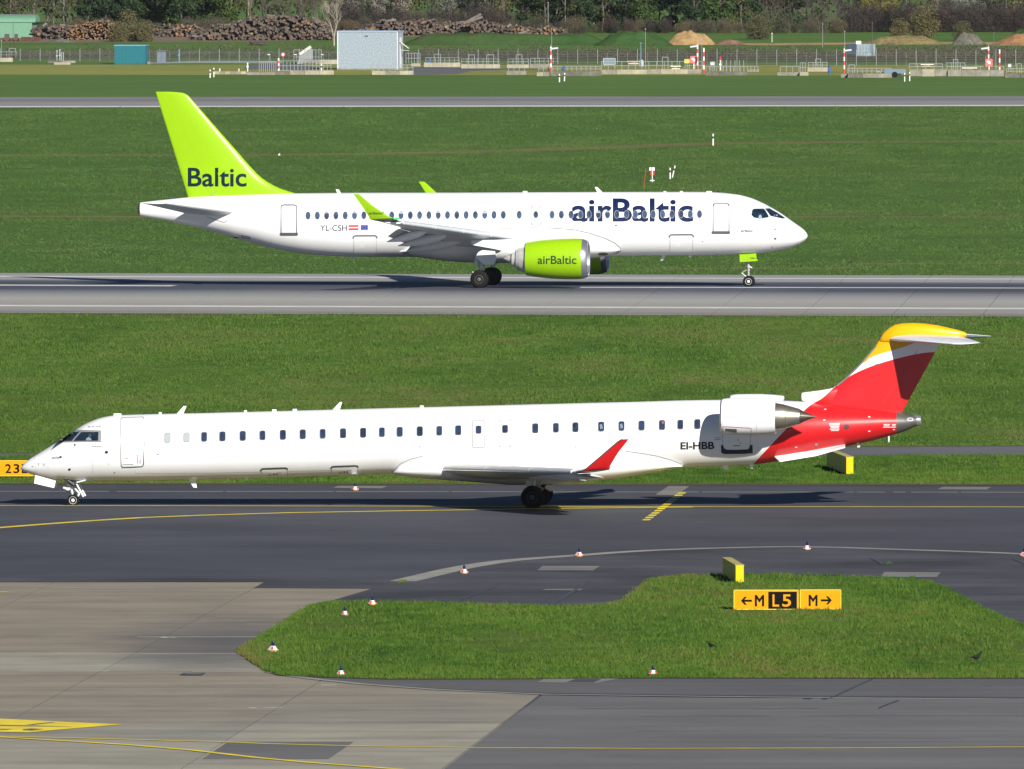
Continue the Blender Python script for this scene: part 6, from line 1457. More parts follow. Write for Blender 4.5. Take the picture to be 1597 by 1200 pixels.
for x0, x1, y, lb in ((978, 1000, 96.4, 'bright metal trough with gleaming edge beside the pale blue pole'), (1046, 1062, 104, 'bright metal trough with gleaming edge left of the yellow panel'), (1436, 1456, 101, 'bright metal trough with gleaming edge right of the trailer'), (1500, 1524, 106.6, 'bright metal trough with gleaming edge left of right pink sign')):
    p, s = far((x0 + x1) / 2, y + 5); mb = MB(); L = (x1 - x0) / s
    for k in (0, 1): mb.box((0, .6, (5.2 - 3.6 * k) / s), (L * (1 - .2 * k), 1.0, 1.1 / s))
    mb.box((0, .8, 2.2 / s), (L * .5, .6, 4.4 / s)); o = mb.obj('settling_trough', simple('bright polished lid', (.80, .72, .55), .3), None); o.location = p; tag(o, lb, 'trough', 'bright metal troughs on the basins')
p, s = far(1003, 104); mb = MB(); mb.lathe((0, 0, 0), (0, 0, 1), [(0, .26), (.55, .26), (.66, .18), (.7, .02)], 16); o = mb.obj('tank', simple('pale tank', (.42, .42, .40), .5), None, 40); o.location = p + Vector((-.2, .4, 0)); tag(o, 'small pale upright tank at the foot of the pale blue pole', 'tank')

# buildings and containers
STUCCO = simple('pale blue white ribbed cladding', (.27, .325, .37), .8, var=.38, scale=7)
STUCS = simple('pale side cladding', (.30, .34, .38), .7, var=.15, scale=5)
def cabin(x0, xs, x1, ytop, ybase, label, front, side, roof, depth=3.2, name='equipment_building', cat='building', over=.06, yaw=None):
    p, s = far(x0, ybase); Wf = (xs - x0) / s; H_ = (ybase - ytop) / s; ws_ = (x1 - xs) / s
    t = thing(name, label, cat, p, 0); shx = ws_                     # the side recedes to the right, as seen
    yw = math.atan2(ws_, depth); cs, sn = math.cos(yw), math.sin(yw)
    D = math.hypot(depth, ws_)
    t.rotation_euler.z = -yw; Wf = Wf / cs
    mb = MB(); mb.add([(0, 0, 0), (Wf, 0, 0), (Wf, 0, H_), (0, 0, H_), (Wf, D, 0), (Wf, D, H_), (0, D, 0), (0, D, H_)], [(0, 1, 2, 3)]); mb.cm = 1; mb.add(mb.v[:8], [(1, 4, 5, 2), (4, 6, 7, 5), (6, 0, 3, 7)]); mb.obj('wall', [front, side], t)
    mb = MB(); mb.box((Wf / 2, D / 2, H_ + .05), (Wf + over * 2, D + over * 2, .12)); mb.obj('roof', roof, t)
    return t, s, Wf, H_, D
t, s, Wf, H_, D = cabin(526.4, 620, 628.6, 50, 109, 'big pale blue white windowless equipment building behind the far runway', STUCCO, STUCS, simple('blue grey roof edge', (.28, .38, .50), .5))
mb = MB(); mb.box((46 / s, -.02, H_ - 6.6 / s), (4.6 / s, .05, 2 / s)); mb.obj('vent', MIDGREY, t)
for x, y in ((10 / s, .1), (Wf - .1, D * .5)):
    mb = MB(); mb.lathe((x, y, H_ + .1), (0, 0, 1), [(0, .05), (.16, .05), (.2, .01)], 8); mb.obj('warning_lamp', REDW, t)
for xx in (.02, Wf - .02):
    mb = MB(); mb.box((xx, .0, H_ / 2), (.10, .10, H_)); mb.obj('corner_trim', simple('pale trim', (.55, .60, .64), .5), t)
mb = MB(); mb.box((Wf + .05, D * .5, H_ * .45), (.04, .9, H_ * .8)); mb.obj('door', WINGGREY, t); mb = MB(); mb.box((Wf / 2, -.02, .06), (Wf, .06, .12)); mb.obj('plinth', CONC, t)
mb = MB(); mb.box((Wf + .45, D * .4, H_ * .66), (1.3, .5, .06), ry=.65); mb.tube((Wf, D * .4, H_ * .52), (Wf + 1.0, D * .4, H_ * .5), .03, .03, 6); mb.obj('awning', simple('pale awning', (.5, .48, .42), .6), t)
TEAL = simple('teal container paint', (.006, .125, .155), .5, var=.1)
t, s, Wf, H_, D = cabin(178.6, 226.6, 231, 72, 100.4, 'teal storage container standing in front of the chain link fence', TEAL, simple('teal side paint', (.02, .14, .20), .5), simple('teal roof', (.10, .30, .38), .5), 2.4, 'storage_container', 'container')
for k in range(9):
    mb = MB(); mb.box((Wf * (k + .5) / 9, -.012, H_ / 2), (Wf / 20, .03, H_ * .9)); mb.obj('corrugation', TEAL, t)
mb = MB(); mb.box((Wf + .35, .3, .14), (.3, .3, .28)); mb.obj('step', CONC, t)
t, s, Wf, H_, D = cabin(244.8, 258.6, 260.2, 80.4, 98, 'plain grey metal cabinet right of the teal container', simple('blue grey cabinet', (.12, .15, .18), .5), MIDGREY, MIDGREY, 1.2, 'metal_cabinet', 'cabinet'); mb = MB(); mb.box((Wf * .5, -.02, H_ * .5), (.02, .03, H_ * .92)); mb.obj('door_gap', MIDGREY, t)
# green vaulted shed
p, s = far(-60, 59.4); t = thing('vaulted_shed', 'mint green barrel roofed shed at the upper left picture edge', 'shed', p)
GRN = simple('mint green sheet', (.125, .27, .175), .6, var=.12); We = 116 / s; He = 24.6 / s; D = 4.4; yw = .10; t.rotation_euler.z = -yw
mb = MB(); mb.box((We / 2 - .2, D / 2, He / 2), (We - .4, D, He)); mb.obj('wall', GRN, t)
mb = MB(); rings = []
for x in (0, We): rings.append([Vector((x, D / 2 - D / 2 * math.cos(a), He + .02 + 11 / s * math.sin(a))) for a in (math.pi * k / 16 for k in range(17))])
mb.loft(rings); mb.obj('roof', GRN, t, 40)
for k in range(3):
    mb = MB(); mb.box((We * k / 3 + .3, -.02, He / 2), (.05, .05, He)); mb.obj('seam', simple('green seam', (.08, .18, .12), .6), t)
mb = MB(); mb.box((We / 2, -.03, He), (We, .08, .10)); mb.obj('gutter', simple('green seam', (.08, .18, .12), .6), t); mb = MB(); mb.box((We / 2 - .3, D / 2, He + 11.2 / s), (We - .6, .7, .12)); mb.obj('ridge_vent', MIDGREY, t)
RUST = simple('rusty machine red', (.11, .042, .026), .7, var=.4, scale=4)
for x0, x1, lb in ((4, 16, 'left rusty tracked machine in front of the green shed'), (20, 28.6, 'right rusty tracked machine in front of the green shed')):
    p, s = far((x0 + x1) / 2, 64.6); W_ = (x1 - x0) / s; t = thing('rusty_machine', lb, 'machine', p, 0, 'rusty machines by the shed'); mb = MB(); mb.box((0, .5, .28), (W_ * .8, 1.2, .36)); mb.obj('body', RUST, t); mb = MB(); mb.box((.05, .6, .62), (W_ * .62, .8, .4)); mb.obj('cab', simple('dark machine', (.05, .045, .04), .6), t)
    for sg in (-1, 1): mb = MB(); mb.lathe((sg * W_ * .34, .0, .16), (0, 1, 0), [(0, .16), (1.1, .16)], 12); mb.obj('track', TYRE, t)
for x0, x1, lb in ((33, 48, 'left rust red open skip beside the green shed'), (49.4, 63, 'right rust red open skip beside the green shed')):
    p, s = far((x0 + x1) / 2, 64.8); W_ = (x1 - x0) / s; t = thing('skip', lb, 'skip', p, 0, 'rust red skips by the shed'); mb = MB(); mb.loft([[Vector((sx * W_ * .42, y, 0)) for sx, y in ((-1, 0), (1, 0), (1, 1), (-1, 1))], [Vector((sx * W_ * .5, y, .5)) for sx, y in ((-1, -.1), (1, -.1), (1, 1.1), (-1, 1.1))]]); mb.obj('tub', RUST, t)
    for k in range(4): mb = MB(); mb.box((W_ * (k - 1.5) * .24, -.08, .26), (.06, .06, .48), rx=.18); mb.obj('rib', RUST, t)
# sloping hatch roof on a dark cabin
p, s = far(478, 100); t = thing('pump_house', 'small grey pump house with a steep bright sloping roof', 'pump house', p)
mb = MB(); v0 = [(-15 / s, 0), (10 / s, 0), (10 / s, 22 / s), (6 / s, 25 / s), (-10 / s, 13 / s)]
mb.loft([[Vector((x, 0, z)) for x, z in v0], [Vector((x, 1.8, z)) for x, z in v0]]); mb.obj('body', simple('dull grey cabin', (.20, .21, .22), .6), t); mb = MB(); mb.box((-2 / s, .9, 21 / s), (21 / s, 2.0, .28), ry=-.60); mb.obj('roof', simple('pale beige roof', (.50, .48, .42), .5), t)
R_(458, 501, 78, 101, 'tall cage railing around the pump house', 6, 0, 2, 1.0)
# blue trailer
p, s = far(1392, 121); t = thing('trailer', 'small pale blue trailer parked by the tall concrete wall', 'trailer', p); BT = simple('pale blue trailer paint', (.115, .175, .225), .5)
mb = MB(); mb.box((4 / s, .7, 9.4 / s), (34 / s, 1.4, 7 / s)); mb.obj('tub', BT, t)
for sg in (0, 1): mb = MB(); mb.lathe((3.4 / s, -.16 + sg * 1.3, .28), (0, 1, 0), [(0, .1), (0, .26), (.03, .29), (.15, .29), (.18, .26), (.18, .1)], 16); mb.obj('wheel', TYRE, t, 40)
mb = MB(); mb.box((6.5 / s, .6, 4.6 / s), (14 / s, 1.0, 3.2 / s)); mb.obj('axle_frame', BLACKP, t); mb = MB(); mb.tube((-13 / s, .7, 6.6 / s), (-24 / s, .7, 9 / s), .04, .04, 6); mb.tube((-23 / s, .7, 0), (-23 / s, .7, 9 / s), .03, .03, 6); mb.obj('drawbar', GALV, t)
# blue-grey container behind the fence
p, s = far(1343, 88); t = thing('site_container', 'blue and pale grey site container behind the fence with white roof box', 'container', p)
mb = MB(); mb.box((-14.5 / s, .9, 11 / s), (15 / s, 1.8, 16 / s)); mb.obj('dark_bay', simple('deep blue bay', (.010, .032, .058), .5), t); mb = MB(); mb.box((7.6 / s, .9, 9.4 / s), (29.4 / s, 1.8, 18.8 / s)); mb.obj('wall', simple('pale blue grey wall', (.19, .245, .265), .6, var=.4, scale=2), t)
for k in range(6): mb = MB(); mb.box(((-5 + 5 * k) / s, -.02, 9.4 / s), (.07, .06, 17 / s)); mb.obj('rib', simple('rib grey', (.25, .32, .35), .6), t)
mb = MB(); mb.box((-4 / s, .6, 21 / s), (8 / s, .8, 5.4 / s)); mb.obj('roof_box', WPL, t); mb = MB(); mb.box((16 / s, -.03, 12 / s), (3 / s, .05, 12 / s)); mb.obj('door', simple('slate panel', (.13, .18, .22), .5), t)

# chain link fence
t = thing('chain_link_fence', 'long chain link fence with pale posts in front of the green bank', 'fence', (0, 0, 0))
fp = []
for k in range(-6, 58):
    x = 31.5 + 31.05 * k; yb = 95.5 + 9.0 * x / 1597; yt = 77 + 1.2 * x / 1597; p = ground(x, yb); fp.append((p, (yb - yt) / scale_at(p)))
    mb = MB(); h = fp[-1][1]; mb.tube((0, 0, 0), (0, 0, h), .032, .032, 6); mb.tube((0, 0, h), (.06, -.10, h + .12), .028, .025, 6)
    o = mb.obj('fence_post', GALV, t); o.location = p
mb = MB()
for (a, ha), (b, hb) in zip(fp[:-1], fp[1:]):
    ha *= .84; hb *= .84
    for k in range(9):
        u = k / 8; mb.tube(a + Vector((0, -.02, ha * u + .02)), b + Vector((0, -.02, hb * u + .02)), .015, .015, 3)
    for k in (1,):
        u = .5; q = a.lerp(b, u); h = ha + (hb - ha) * u; mb.tube(q + Vector((0, -.02, .02)), q + Vector((0, -.02, h)), .010, .010, 3)
o = mb.obj('wire_mesh', simple('fence wire', (.22, .23, .23), .6), t); o['kind'] = 'stuff'

# earth mounds
BANKG = grass_mat('rough bank grass', (.022, .056, .014), (.034, .078, .020), (.050, .096, .026), (.085, .085, .035), .5)
def mound(x0, x1, ytop, ybase, label, mat, seed, flat=.35, depth=None, cat='mound'):
    p, s = far((x0 + x1) / 2, ybase); Wd = (x1 - x0) / s; H_ = (ybase - ytop) / s; D = depth or Wd * .55; nx_, ny_ = 40, 20
    v, f = [], []; r = np.random.RandomState(seed)
    for j in range(ny_ + 1):
        for i in range(nx_ + 1):
            u = i / nx_ * 2 - 1; w_ = j / ny_ * 2 - 1; d = math.sqrt(u * u + w_ * w_)
            h = max(0.0, 1 - max(0.0, (d - flat) / (1 - flat))); h = h * h * (3 - 2 * h) if flat < .3 else h
            n = float(vnoise(np.array([u * 5 + 9]), np.array([w_ * 3 + 7]), seed)[0]) - .5; n2 = float(vnoise(np.array([u * 17 + 9]), np.array([w_ * 11 + 7]), seed + 1)[0]) - .5
            v.append((u * Wd / 2, (w_ + 1) * D / 2, H_ * h * (1 + .35 * n + .12 * n2) - .02)); 
    for j in range(ny_):
        for i in range(nx_): a = j * (nx_ + 1) + i; f.append((a, a + 1, a + nx_ + 2, a + nx_ + 1))
    o = mesh_obj('earth_mound', v, f, mat, None, 70); o.location = p; return tag(o, label, cat)
OCHRE = simple('ochre earth', (.30, .19, .08), .95, var=.4, scale=1.6, coord='pos')
mound(1036, 1118, 51, 70.5, 'big flat topped ochre earth mound right of the green bank', OCHRE, 3, .45); mound(1108, 1168, 62.5, 70.4, 'low reddish earth heap beside the big ochre mound', simple('reddish earth', (.16, .09, .055), .95, var=.4, scale=1.6, coord='pos'), 4, .2); mound(1478, 1544, 53.6, 70.4, 'grey gravel heap left of the orange mound', simple('grey rubble', (.11, .103, .08), .95, var=.5, scale=2, coord='pos'), 5, .2); mound(1543, 1680, 55, 71.6, 'orange earth mound at the right picture edge', simple('orange earth', (.26, .135, .055), .95, var=.35, scale=1.4, coord='pos'), 6, .4); mound(1560, 1700, 41, 66, 'dark green grassy mound behind the orange earth', BANKG, 8, .4)
mound(925, 1052, 51.5, 72, 'grassy green bank left of the big ochre mound', BANKG, 9, .5); mound(620, 960, 54, 71, 'long low grassy bank behind the basins', BANKG, 10, .75, 8); mound(1340, 1480, 58, 70, 'straw coloured rough heap behind the site container', simple('straw heap', (.18, .14, .055), .95, var=.5, scale=2.5, coord='pos'), 12, .5); mound(68, 122, 61.4, 66.6, 'dark gravel spread before the left log pile', simple('grey rubble', (.11, .103, .08), .95, var=.5, scale=2, coord='pos'), 13, .3)

# log piles
BARK = simple('grey brown bark', (.058, .045, .038), .9, var=.5, scale=2.2, coord='pos'); BARKP = simple('pale weathered bark', (.135, .116, .094), .9, var=.4, scale=2.0, coord='pos'); CUT = simple('fresh orange cut wood', (.21, .112, .045), .8, var=.35, scale=3, coord='pos'); CUTG = simple('grey cut wood', (.10, .073, .056), .8, var=.4, scale=3, coord='pos')
def add_log(mb, c, d, L, r, bark, cut, n=8):
    d = Vector(d).normalized(); a = Vector(c) - d * L / 2; e1 = d.cross(Vector((0, 0, 1))).normalized(); e2 = d.cross(e1)
    ring = lambda o, rr: [o + (e1 * math.cos(q) + e2 * math.sin(q)) * rr for q in (2 * math.pi * k / n for k in range(n))]
    A_, B_ = ring(a, r), ring(a + d * L, r * .9); mb.cm = bark; mb.loft([A_, B_], False, False); mb.cm = cut; mb.add(A_, [tuple(range(n))[::-1]]); mb.add(B_, [tuple(range(n))])
def log_pile(prof, ybase, label, seed, ordered=0.0, orange=.3, depth=3.5, rad=(.11, .21), dens=1.0):
    rr = random.Random(seed); x0, x1 = prof[0][0], prof[-1][0]; p, s = far((x0 + x1) / 2, ybase); top = pchip([a for a, b in prof], [(ybase - b) / s for a, b in prof])
    t = thing('log_pile', label, 'log pile', p, 0, 'piles of felled logs'); mb = MB(); xm = (x0 + x1) / 2
    W_ = (x1 - x0) / s; n = int(W_ * 40 * dens)
    for layer in range(2):
        for k in range(n):
            x = rr.uniform(-.5, .5) * W_; h = max(.12, top(xm + x * s)); z = h * rr.random() ** .85; y = (layer * 1.2 + rr.uniform(-.5, .5)) + z * .35
            r = rr.uniform(*rad) * .82; z = max(r * .9, z - r); yaw = rr.gauss(0, .16 if rr.random() < ordered else .85); pit = rr.gauss(0, .05 if rr.random() < ordered else .16)
            L = rr.uniform(1.6, 3.4) if layer == 0 else 3
            add_log(mb, (x, y + 1.0, z), (math.sin(yaw), math.cos(yaw), pit), L, r, 0 if rr.random() < .7 else 1, 2 if rr.random() < orange else 3)
    o = mb.obj('logs', [BARK, BARKP, CUT, CUTG], t, 40); o['kind'] = 'stuff'
    return t
log_pile([(110, 46), (118, 40), (130, 37), (145, 34), (160, 32), (172, 34), (180, 44)], 62.4, 'orderly pile of orange ended logs left of the olive bush', 1, .92, .75, 2.4, (.09, .15), 1.5)
log_pile([(58, 52), (66, 42), (80, 43), (92, 40), (104, 43), (114, 50)], 61.6, 'loose pale log heap between the green shed and the orange pile', 2, .05, .12, 2.4, (.13, .24), .7)
log_pile([(232, 50), (244, 40), (256, 44), (264, 50)], 58, 'small pale log heap right of the olive bush', 3, .1, .15, 2, (.11, .2), 1)
log_pile([(268, 50), (276, 41), (290, 40), (304, 43), (316, 50)], 58, 'small orange tinted log heap between two larger piles', 4, .15, .6, 2, (.12, .22), 1)
log_pile([(312, 55), (330, 46), (350, 41), (372, 35), (395, 29), (420, 27), (445, 25), (470, 27), (490, 33), (503, 40), (510, 52)], 63, 'tallest dark brown log pile left of the white building', 5, .35, .07, 3.5, (.12, .23), 1.5)
log_pile([(572, 46), (585, 39), (605, 33), (630, 34), (655, 33), (680, 39), (705, 35), (730, 38), (752, 36), (775, 40), (800, 44), (822, 52)], 55.6, 'long low dark log pile right of the white building', 6, .25, .10, 3, (.12, .22), 1.3)
log_pile([(800, 50), (806, 43), (820, 48), (826, 53)], 56, 'small reddish log heap at the end of the long pile', 7, .1, .6, 2, (.12, .22), 1); log_pile([(836, 53), (846, 46), (860, 45), (870, 53)], 56, 'small isolated log heap below the pale mast', 8, .1, .55, 2, (.12, .22), 1)
for (x0, y0, x1, y1), r, lb in (((452, 34, 478, 24), .16, 'long pale log poking up from the tallest pile'), ((722, 38, 750, 22.5), .2, 'long pale log leaning up at the middle of the long pile'), ((728, 36, 752, 27), .18, 'second pale log just under the leaning one'), ((600, 33.5, 617, 31.5), .17, 'pale log lying on top of the left end of the long pile'), ((790, 43, 796, 39), .18, 'short pale log standing at the right end of the long pile'), ((808, 53, 822, 49.4), .17, 'pale log lying on the ground right of the long pile'), ((93, 39, 112, 42), .16, 'long pale log on top of the loose heap by the shed'), ((66, 42, 72, 37), .17, 'pale log stump at the left of the loose heap')):
    p, s = far((x0 + x1) / 2, 56); d = Vector(((x1 - x0) / s, .5, (y0 - y1) / s)); mb = MB(); add_log(mb, (0, 0, 0), d, d.length, r, 0, 1, 10); o = mb.obj('log', [BARKP, CUTG], None, 40); o.location = p + Vector((0, -.4, (56 - (y0 + y1) / 2) / s)); tag(o, lb, 'log', 'large single logs')
p, s = far(401, 71); mb = MB()
for k in range(5): add_log(mb, (-.5 + k * .28, 0, .16 + .2 * (k % 2)), (1, .4 * (k % 3), 0), 1.2, .15, 0, 1)
o = mb.obj('log_heap', [BARK, CUT], None, 40); o.location = p; tag(o, 'little dark log heap lying on the bank before the tallest pile', 'log heap')

# ================================================================== the wood
def leaf_mesh(name, blobs, n, size, seed, mats, shell=.55):
    r = np.random.RandomState(seed); B = np.array(blobs, float); vol = (B[:, 3] * B[:, 4] * B[:, 5]) ** .75; k = r.choice(len(B), n, p=vol / vol.sum())
    d = r.normal(size=(n, 3)); d /= np.linalg.norm(d, axis=1)[:, None]; rad = r.rand(n) ** (1 / 3) * (1 - shell) + shell * (.75 + .3 * r.rand(n))
    C_ = B[k, :3] + d * rad[:, None] * B[k, 3:6]
    nn = d + r.normal(0, .7, (n, 3)); nn /= np.linalg.norm(nn, axis=1)[:, None]; up = r.normal(size=(n, 3)); t1 = np.cross(nn, up); t1 /= np.linalg.norm(t1, axis=1)[:, None]; t2 = np.cross(nn, t1)
    s1 = (size * r.uniform(.5, 1.3, n))[:, None]; s2 = s1 * r.uniform(.45, .9, n)[:, None]
    V = np.stack([C_ - t1 * s1, C_ - t2 * s2, C_ + t1 * s1, C_ + t2 * s2], 1).astype(np.float32)
    me = bpy.data.meshes.new(name); me.vertices.add(n * 4); me.vertices.foreach_set('co', V.ravel()); me.loops.add(n * 4); me.loops.foreach_set('vertex_index', np.arange(n * 4, dtype=np.int32)); me.polygons.add(n); me.polygons.foreach_set('loop_start', np.arange(0, n * 4, 4, dtype=np.int32))
    at = me.attributes.new('tint', 'FLOAT', 'POINT'); tint = np.clip(.5 + .35 * (r.rand(n) - .5) + .3 * (r.rand(len(B))[k] - .5), 0, 1); at.data.foreach_set('value', np.repeat(tint, 4).astype(np.float32))
    me.materials.append(mats); me.update(calc_edges=True); return me
def leaf_mat(name, dark, light):
    m, t, b = nodes(name); a = N(t, 'ShaderNodeAttribute', attribute_name='tint'); oi = N(t, 'ShaderNodeObjectInfo')
    c = ramp(t, a.outputs['Fac'], [(.2, dark), (.85, light)]); h = ramp(t, oi.outputs['Random'], [(0, (.72, .8, .75)), (.5, (1, 1, 1)), (1, (1.28, 1.12, .95))]); c = mix(t, 1.0, c, h, 'MULTIPLY')
    t.links.new(c, b.inputs['Base Color']); b.inputs['Roughness'].default_value = .8; b.inputs['Specular IOR Level'].default_value = .2; return m
def twig_tree(mb, rr, p, d, L, r, depth):
    q = p + d * L; mb.tube(p, q, r, r * .62, 4 if depth > 2 else 3)
    if depth == 0: return
    for k in range(rr.choice((2, 3, 3)) if depth > 1 else 4):
        nd = (d + Vector((rr.gauss(0, .42), rr.gauss(0, .42), rr.gauss(.12, .22)))).normalized(); twig_tree(mb, rr, p + d * L * rr.uniform(.55, 1), nd, L * rr.uniform(.55, .82), r * .55, depth - 1)
TRUNK = simple('grey brown trunk', (.07, .058, .048), .9, var=.4, scale=3); TRUNKP = simple('pale birch trunk', (.12, .108, .09), .85, var=.4, scale=3); TWIG = simple('brown twigs', (.085, .066, .050), .9, var=.35, scale=2); TWIGV = simple('mauve brown twigs', (.070, .053, .050), .9, var=.35, scale=2)
def plant(kindname, label, cat, group, trunk_h, trunk_r, blobs, n, size, mat, seed, tmat=TRUNK, limbs=5, crownname='crown'):
    t = thing(kindname, label, cat, (0, 0, 0), 0, group); rr = random.Random(seed); mb = MB(); prev = Vector((0, 0, -.1)); r = trunk_r
    for k in range(4):
        nx_ = Vector((rr.gauss(0, .14), rr.gauss(0, .14), trunk_h * (k + 1) / 4)); mb.tube(prev, nx_, r, r * .82, 8); r *= .82; prev = nx_
    for k in range(limbs):
        a = rr.uniform(0, 6.28); z = trunk_h * rr.uniform(.3, .98); L = trunk_h * rr.uniform(.22, .45); p0 = Vector((0, 0, z)); p1 = p0 + Vector((math.cos(a) * L * .7, math.sin(a) * L * .7, L * .8)); mb.tube(p0, p1, trunk_r * .38, trunk_r * .12, 5)
    mb.obj('trunk', tmat, t, 40); o = bpy.data.objects.new(crownname, leaf_mesh(crownname, blobs, n, size, seed, mat)); COL.objects.link(o); o.parent = t; return t
def blobs_for(h0, h1, R, n, seed, sq=.8):
    r = random.Random(seed); out = []
    for k in range(n):
        z = r.uniform(h0, h1); f = 1 - abs((z - (h0 + h1) / 2) / ((h1 - h0) / 2)) ** 2 * .6; a = r.uniform(0, 6.28); d = R * .62 * f * math.sqrt(r.random()); q = R * r.uniform(.30, .52); out.append((math.cos(a) * d, math.sin(a) * d, z, q, q, q * sq))
    return out
GA, GB = 'trees in the wood behind the log piles', 'shrubs along the edge of the wood'
L_GREEN = leaf_mat('fresh green leaves', (.024, .046, .012), (.060, .098, .020)); L_OLIVE = leaf_mat('olive budding leaves', (.040, .044, .018), (.085, .086, .034)); L_DARK = leaf_mat('dark evergreen leaves', (.014, .030, .012), (.034, .060, .022)); L_BROWN = leaf_mat('brown bramble stems', (.055, .050, .034), (.120, .104, .068)); L_MAUVE = leaf_mat('mauve bramble stems', (.034, .027, .026), (.070, .055, .050)); L_BLOS = leaf_mat('white blossom', (.11, .105, .095), (.26, .25, .24)); L_YEL = leaf_mat('yellow green blossom', (.13, .125, .012), (.27, .25, .025)); L_SHRUB = leaf_mat('olive shrub leaves', (.060, .062, .026), (.120, .112, .052))
protos = {
 'green': plant('leafy_tree', 'fresh green tree in the wood', 'tree', GA, 9, .17, blobs_for(.8, 10.5, 2.6, 26, 1), 5200, .17, L_GREEN, 1),
 'olive': plant('budding_tree', 'olive budding tree in the wood', 'tree', GA, 10, .11, blobs_for(2.2, 11.5, 2.3, 24, 2), 2600, .13, L_OLIVE, 2, TRUNKP, 9),
 'dark': plant('evergreen_tree', 'dark evergreen tree in the wood', 'tree', GA, 8, .16, blobs_for(.5, 11, 2.4, 28, 3), 5200, .17, L_DARK, 3),
 'blossom': plant('blossom_tree', 'white blossoming tree in the wood', 'tree', GA, 6, .10, blobs_for(2.4, 7, 1.8, 16, 4), 1700, .10, L_BLOS, 4, TRUNK, 8),
 'yellow': plant('yellow_shrub', 'bright yellow shrub', 'shrub', GB, 4, .08, blobs_for(2.4, 6, 1.3, 16, 5), 2600, .10, L_YEL, 5),
 'bramble': plant('bramble_shrub', 'brown bramble shrub', 'shrub', GB, 1.2, .05, blobs_for(.1, 2.0, 2.0, 34, 6), 6500, .05, L_BROWN, 6),
 'mauve': plant('bare_shrub', 'mauve brown bare shrub', 'shrub', GB, 1.8, .05, blobs_for(.2, 3.0, 1.9, 40, 7), 9000, .05, L_MAUVE, 7),
 'shrub': plant('olive_shrub', 'olive green shrub in front of the wood', 'shrub', GB, 1.4, .05, blobs_for(.1, 1.55, 1.25, 34, 8), 5200, .045, L_SHRUB, 8)}
def bare(seed, depth=6, h=2.0, r=.065, mat=TWIG, nm='bare_tree', lb='bare brown twiggy tree in the wood'):
    t = thing(nm, lb, 'tree', (0, 0, 0), 0, GA); mb = MB(); rr = random.Random(seed); mb.tube((0, 0, -.1), (0, 0, .7), r * 1.15, r, 7)
    for k in range(3): twig_tree(mb, rr, Vector((0, 0, .5 + .2 * k)), Vector((rr.gauss(0, .25), rr.gauss(0, .25), 1)).normalized(), h, r * .8, depth)
    mb.obj('branches', mat, t); return t
protos['bare'] = bare(21); protos['bare2'] = bare(22, 6, 1.8, .06, TWIGV, 'bare_tree', 'mauve brown bare tree in the wood')
used = {}; BASE = {k: o['label'].replace(' in the wood', '') for k, o in protos.items()}
PLACES = ((60, 'behind the green shed'), (112, 'behind the loose log heap'), (182, 'behind the orange log pile'), (262, 'behind the big olive shrub'), (312, 'behind the small orange log heap'), (400, 'behind the tallest log pile left end'), (512, 'behind the tallest log pile top'), (575, 'above the white building left half'), (640, 'above the white building right half'), (730, 'behind the long log pile left end'), (830, 'behind the long log pile right end'), (925, 'above the left striped pole'), (1036, 'behind the grassy green bank'), (1118, 'behind the big ochre mound'), (1190, 'behind the low reddish heap'), (1260, 'behind the sand track left end'), (1330, 'behind the broad brown bare tree'), (1400, 'behind the blue site container'), (1478, 'behind the straw coloured heap'), (1547, 'behind the grey gravel heap'), (9999, 'behind the orange earth mound'))
def place(px): return next(t for a, t in PLACES if px < a)
def grow_plant(k, px, dist, sc, rr, label=None, group=None, row=''):
    label = label or BASE[k] + (' in ' + row if row else '') + ' ' + place(px)
    dist *= FOC / 23000; d = ray(px, 30); x = d.x / d.y * dist; p = Vector((x, dist, 0)); rz = rr.uniform(0, 6.28)
    if k not in used: used[k] = protos[k]; o = protos[k]; o.location = p; o.rotation_euler.z = rz; o.scale = (sc,) * 3
    else: o = copy_tree(protos[k], p, rz, sc)
    if label: o['label'] = label
    return o
rr = random.Random(5)
def pick(px):
    z = ((-60, 70, 'green olive bare'), (70, 110, 'bare olive bare2'), (110, 205, 'dark green olive'), (205, 345, 'green dark green'), (345, 400, 'olive green bare'), (400, 540, 'bare2 bare olive'), (540, 780, 'bare2 olive bare'), (780, 1000, 'olive olive dark'), (1000, 1190, 'green olive dark'), (1190, 1240, 'dark dark bare'), (1240, 1330, 'bare bare2'), (1330, 1700, 'bare2 olive bare'))
    for a, b, s_ in z:
        if a <= px < b: return rr.choice(s_.split())
    return 'olive'
for row, (dist, step, s0, s1) in enumerate(((1752, 34, .75, 1.05), (1766, 30, .9, 1.2), (1784, 27, 1.0, 1.35))):
    px = -50 + row * 11
    while px < 1650:
        if not (row == 0 and (1330 < px or 560 < px < 780)): grow_plant(pick(px), px, dist + rr.uniform(-4, 4), rr.uniform(s0, s1), rr, None, None, ('front row', 'middle row', 'back row')[row])
        px += step * rr.uniform(.75, 1.25)
for px in range(-30, 1330, 16):                            # the low fringe under the trees
    k = 'bramble' if px < 560 or rr.random() < .6 else 'mauve'
    sc = rr.uniform(.4, .85) if px < 560 else rr.uniform(.45, .95) * (.72 if k == 'mauve' else 1)
    grow_plant(k, px + rr.uniform(-7, 7), 1744 + rr.uniform(-3, 3), sc, rr, None, None, 'front fringe')
for px in range(1325, 1640, 13): grow_plant('mauve', px, 1750 + rr.uniform(-1.5, 1.5), rr.uniform(.95, 1.12), rr, None, None, 'tall hedge')
for px in range(520, 800, 17): grow_plant('mauve', px, 1752 + rr.uniform(-2, 2), rr.uniform(.75, 1.05), rr, None, None, 'second rank')
for px in (556, 590, 625, 700, 728, 742, 1460, 1480, 1500, 1525): grow_plant('blossom', px, 1762 + rr.uniform(-2, 2), rr.uniform(.8, 1.05), rr)
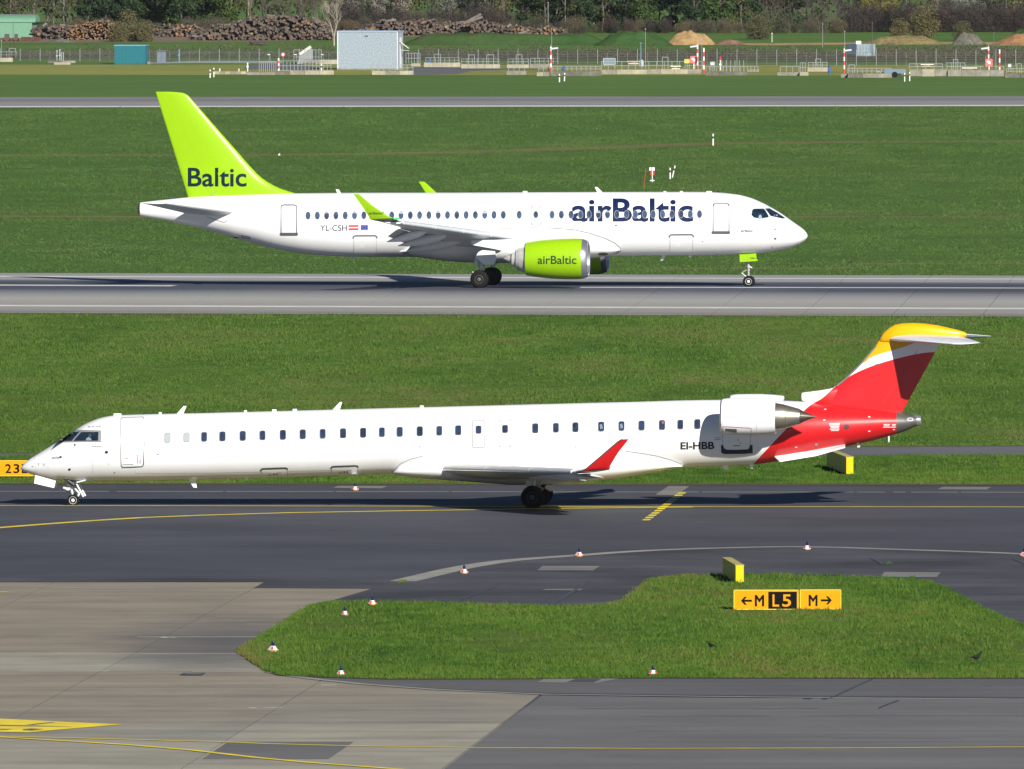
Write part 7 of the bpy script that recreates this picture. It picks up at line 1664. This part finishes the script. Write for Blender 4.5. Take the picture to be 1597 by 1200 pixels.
for px in (1354, 1372, 1390): grow_plant('yellow', px, 1758, rr.uniform(.85, 1.0), rr)
for px, ds, sc, lb in ((203, 1690, 2.0, 'big olive shrub before the logs above the teal container'), (184, 1688, 1.25, 'olive shrub left of the biggest one above the teal container'), (226, 1688, 1.35, 'olive shrub right of the biggest one above the teal container'), (1440, 1706, 2.0, 'olive shrub in front of the mauve hedge right of site container'), (1404, 1700, 1.3, 'small olive shrub left before the mauve hedge'), (1184, 1700, 1.7, 'olive shrub left of the sand track'), (1500, 1690, 1.2, 'olive shrub before the grey gravel heap')):
    grow_plant('shrub', px, ds, sc, rr, lb)
bl = []; r6 = random.Random(4)
for k in range(700):
    px = r6.choice((r6.uniform(-30, 520), r6.uniform(640, 1316), r6.uniform(1368, 1640))); q = ground(px, r6.uniform(80, 93)); hh = r6.uniform(.2, .75); bl.append((q.x, q.y, hh * .6, r6.uniform(.5, 1.6), r6.uniform(.8, 2.5), hh))
bm_ = leaf_mesh('brambles', bl, 46000, .07, 78, leaf_mat('straw and bramble mix', (.060, .054, .038), (.125, .112, .070)), .2); bo = bpy.data.objects.new('brambles', bm_); COL.objects.link(bo); bo['kind'] = 'stuff'
g = bare(31, 6, 1.5, .075, simple('pale grey twigs', (.36, .32, .25), .9, var=.3, scale=2), 'pale_bare_tree', 'pale grey bare bush tree left behind the white building'); g.location = ground(521, 72); g.scale = (1.15, 1.15, 1.25)
g = bare(32, 5, 1.9, .07, TWIG, 'brown_bare_tree', 'broad brown bare tree standing before the sand track'); g.location = ground(1284, 70.5); g.scale = (.95, .95, .8)
for px, yt in ((500, 1), (890, 12), (931, 20), (999, 10), (1100, 40), (1132, 12), (1322, 30), (1560, 4), (1410, 2)): pass
# the deep wood behind, one mass nobody could count
blob = []
r5 = random.Random(9)
for k in range(130): blob.append((r5.uniform(-78, 78), 1806 * FOC / 23000 + r5.uniform(-5, 9), r5.uniform(1, 13), 4.2, 3.2, 3.2))
wm = leaf_mesh('wood', blob, 42000, .34, 77, leaf_mat('deep wood leaves', (.030, .036, .018), (.062, .066, .034))); wo = bpy.data.objects.new('wood', wm); COL.objects.link(wo); wo['kind'] = 'stuff'

# thin spring haze: far trees fade slightly, near things stay clear
hb = MB(); hb.box((0, 1375, 15.5), (3000, 3350, 33)); ho = hb.obj('haze', [], None); ho['kind'] = 'stuff'
hm = bpy.data.materials.new('haze'); hm.use_nodes = True; ht = hm.node_tree
for n_ in list(ht.nodes):
    if n_.type == 'BSDF_PRINCIPLED': ht.nodes.remove(n_)
pv = ht.nodes.new('ShaderNodeVolumePrincipled'); pv.inputs['Color'].default_value = (.80, .88, 1.0, 1); pv.inputs['Density'].default_value = .000008; pv.inputs['Anisotropy'].default_value = .0
ht.links.new(pv.outputs[0], ht.nodes['Material Output'].inputs['Volume']); ho.data.materials.append(hm)
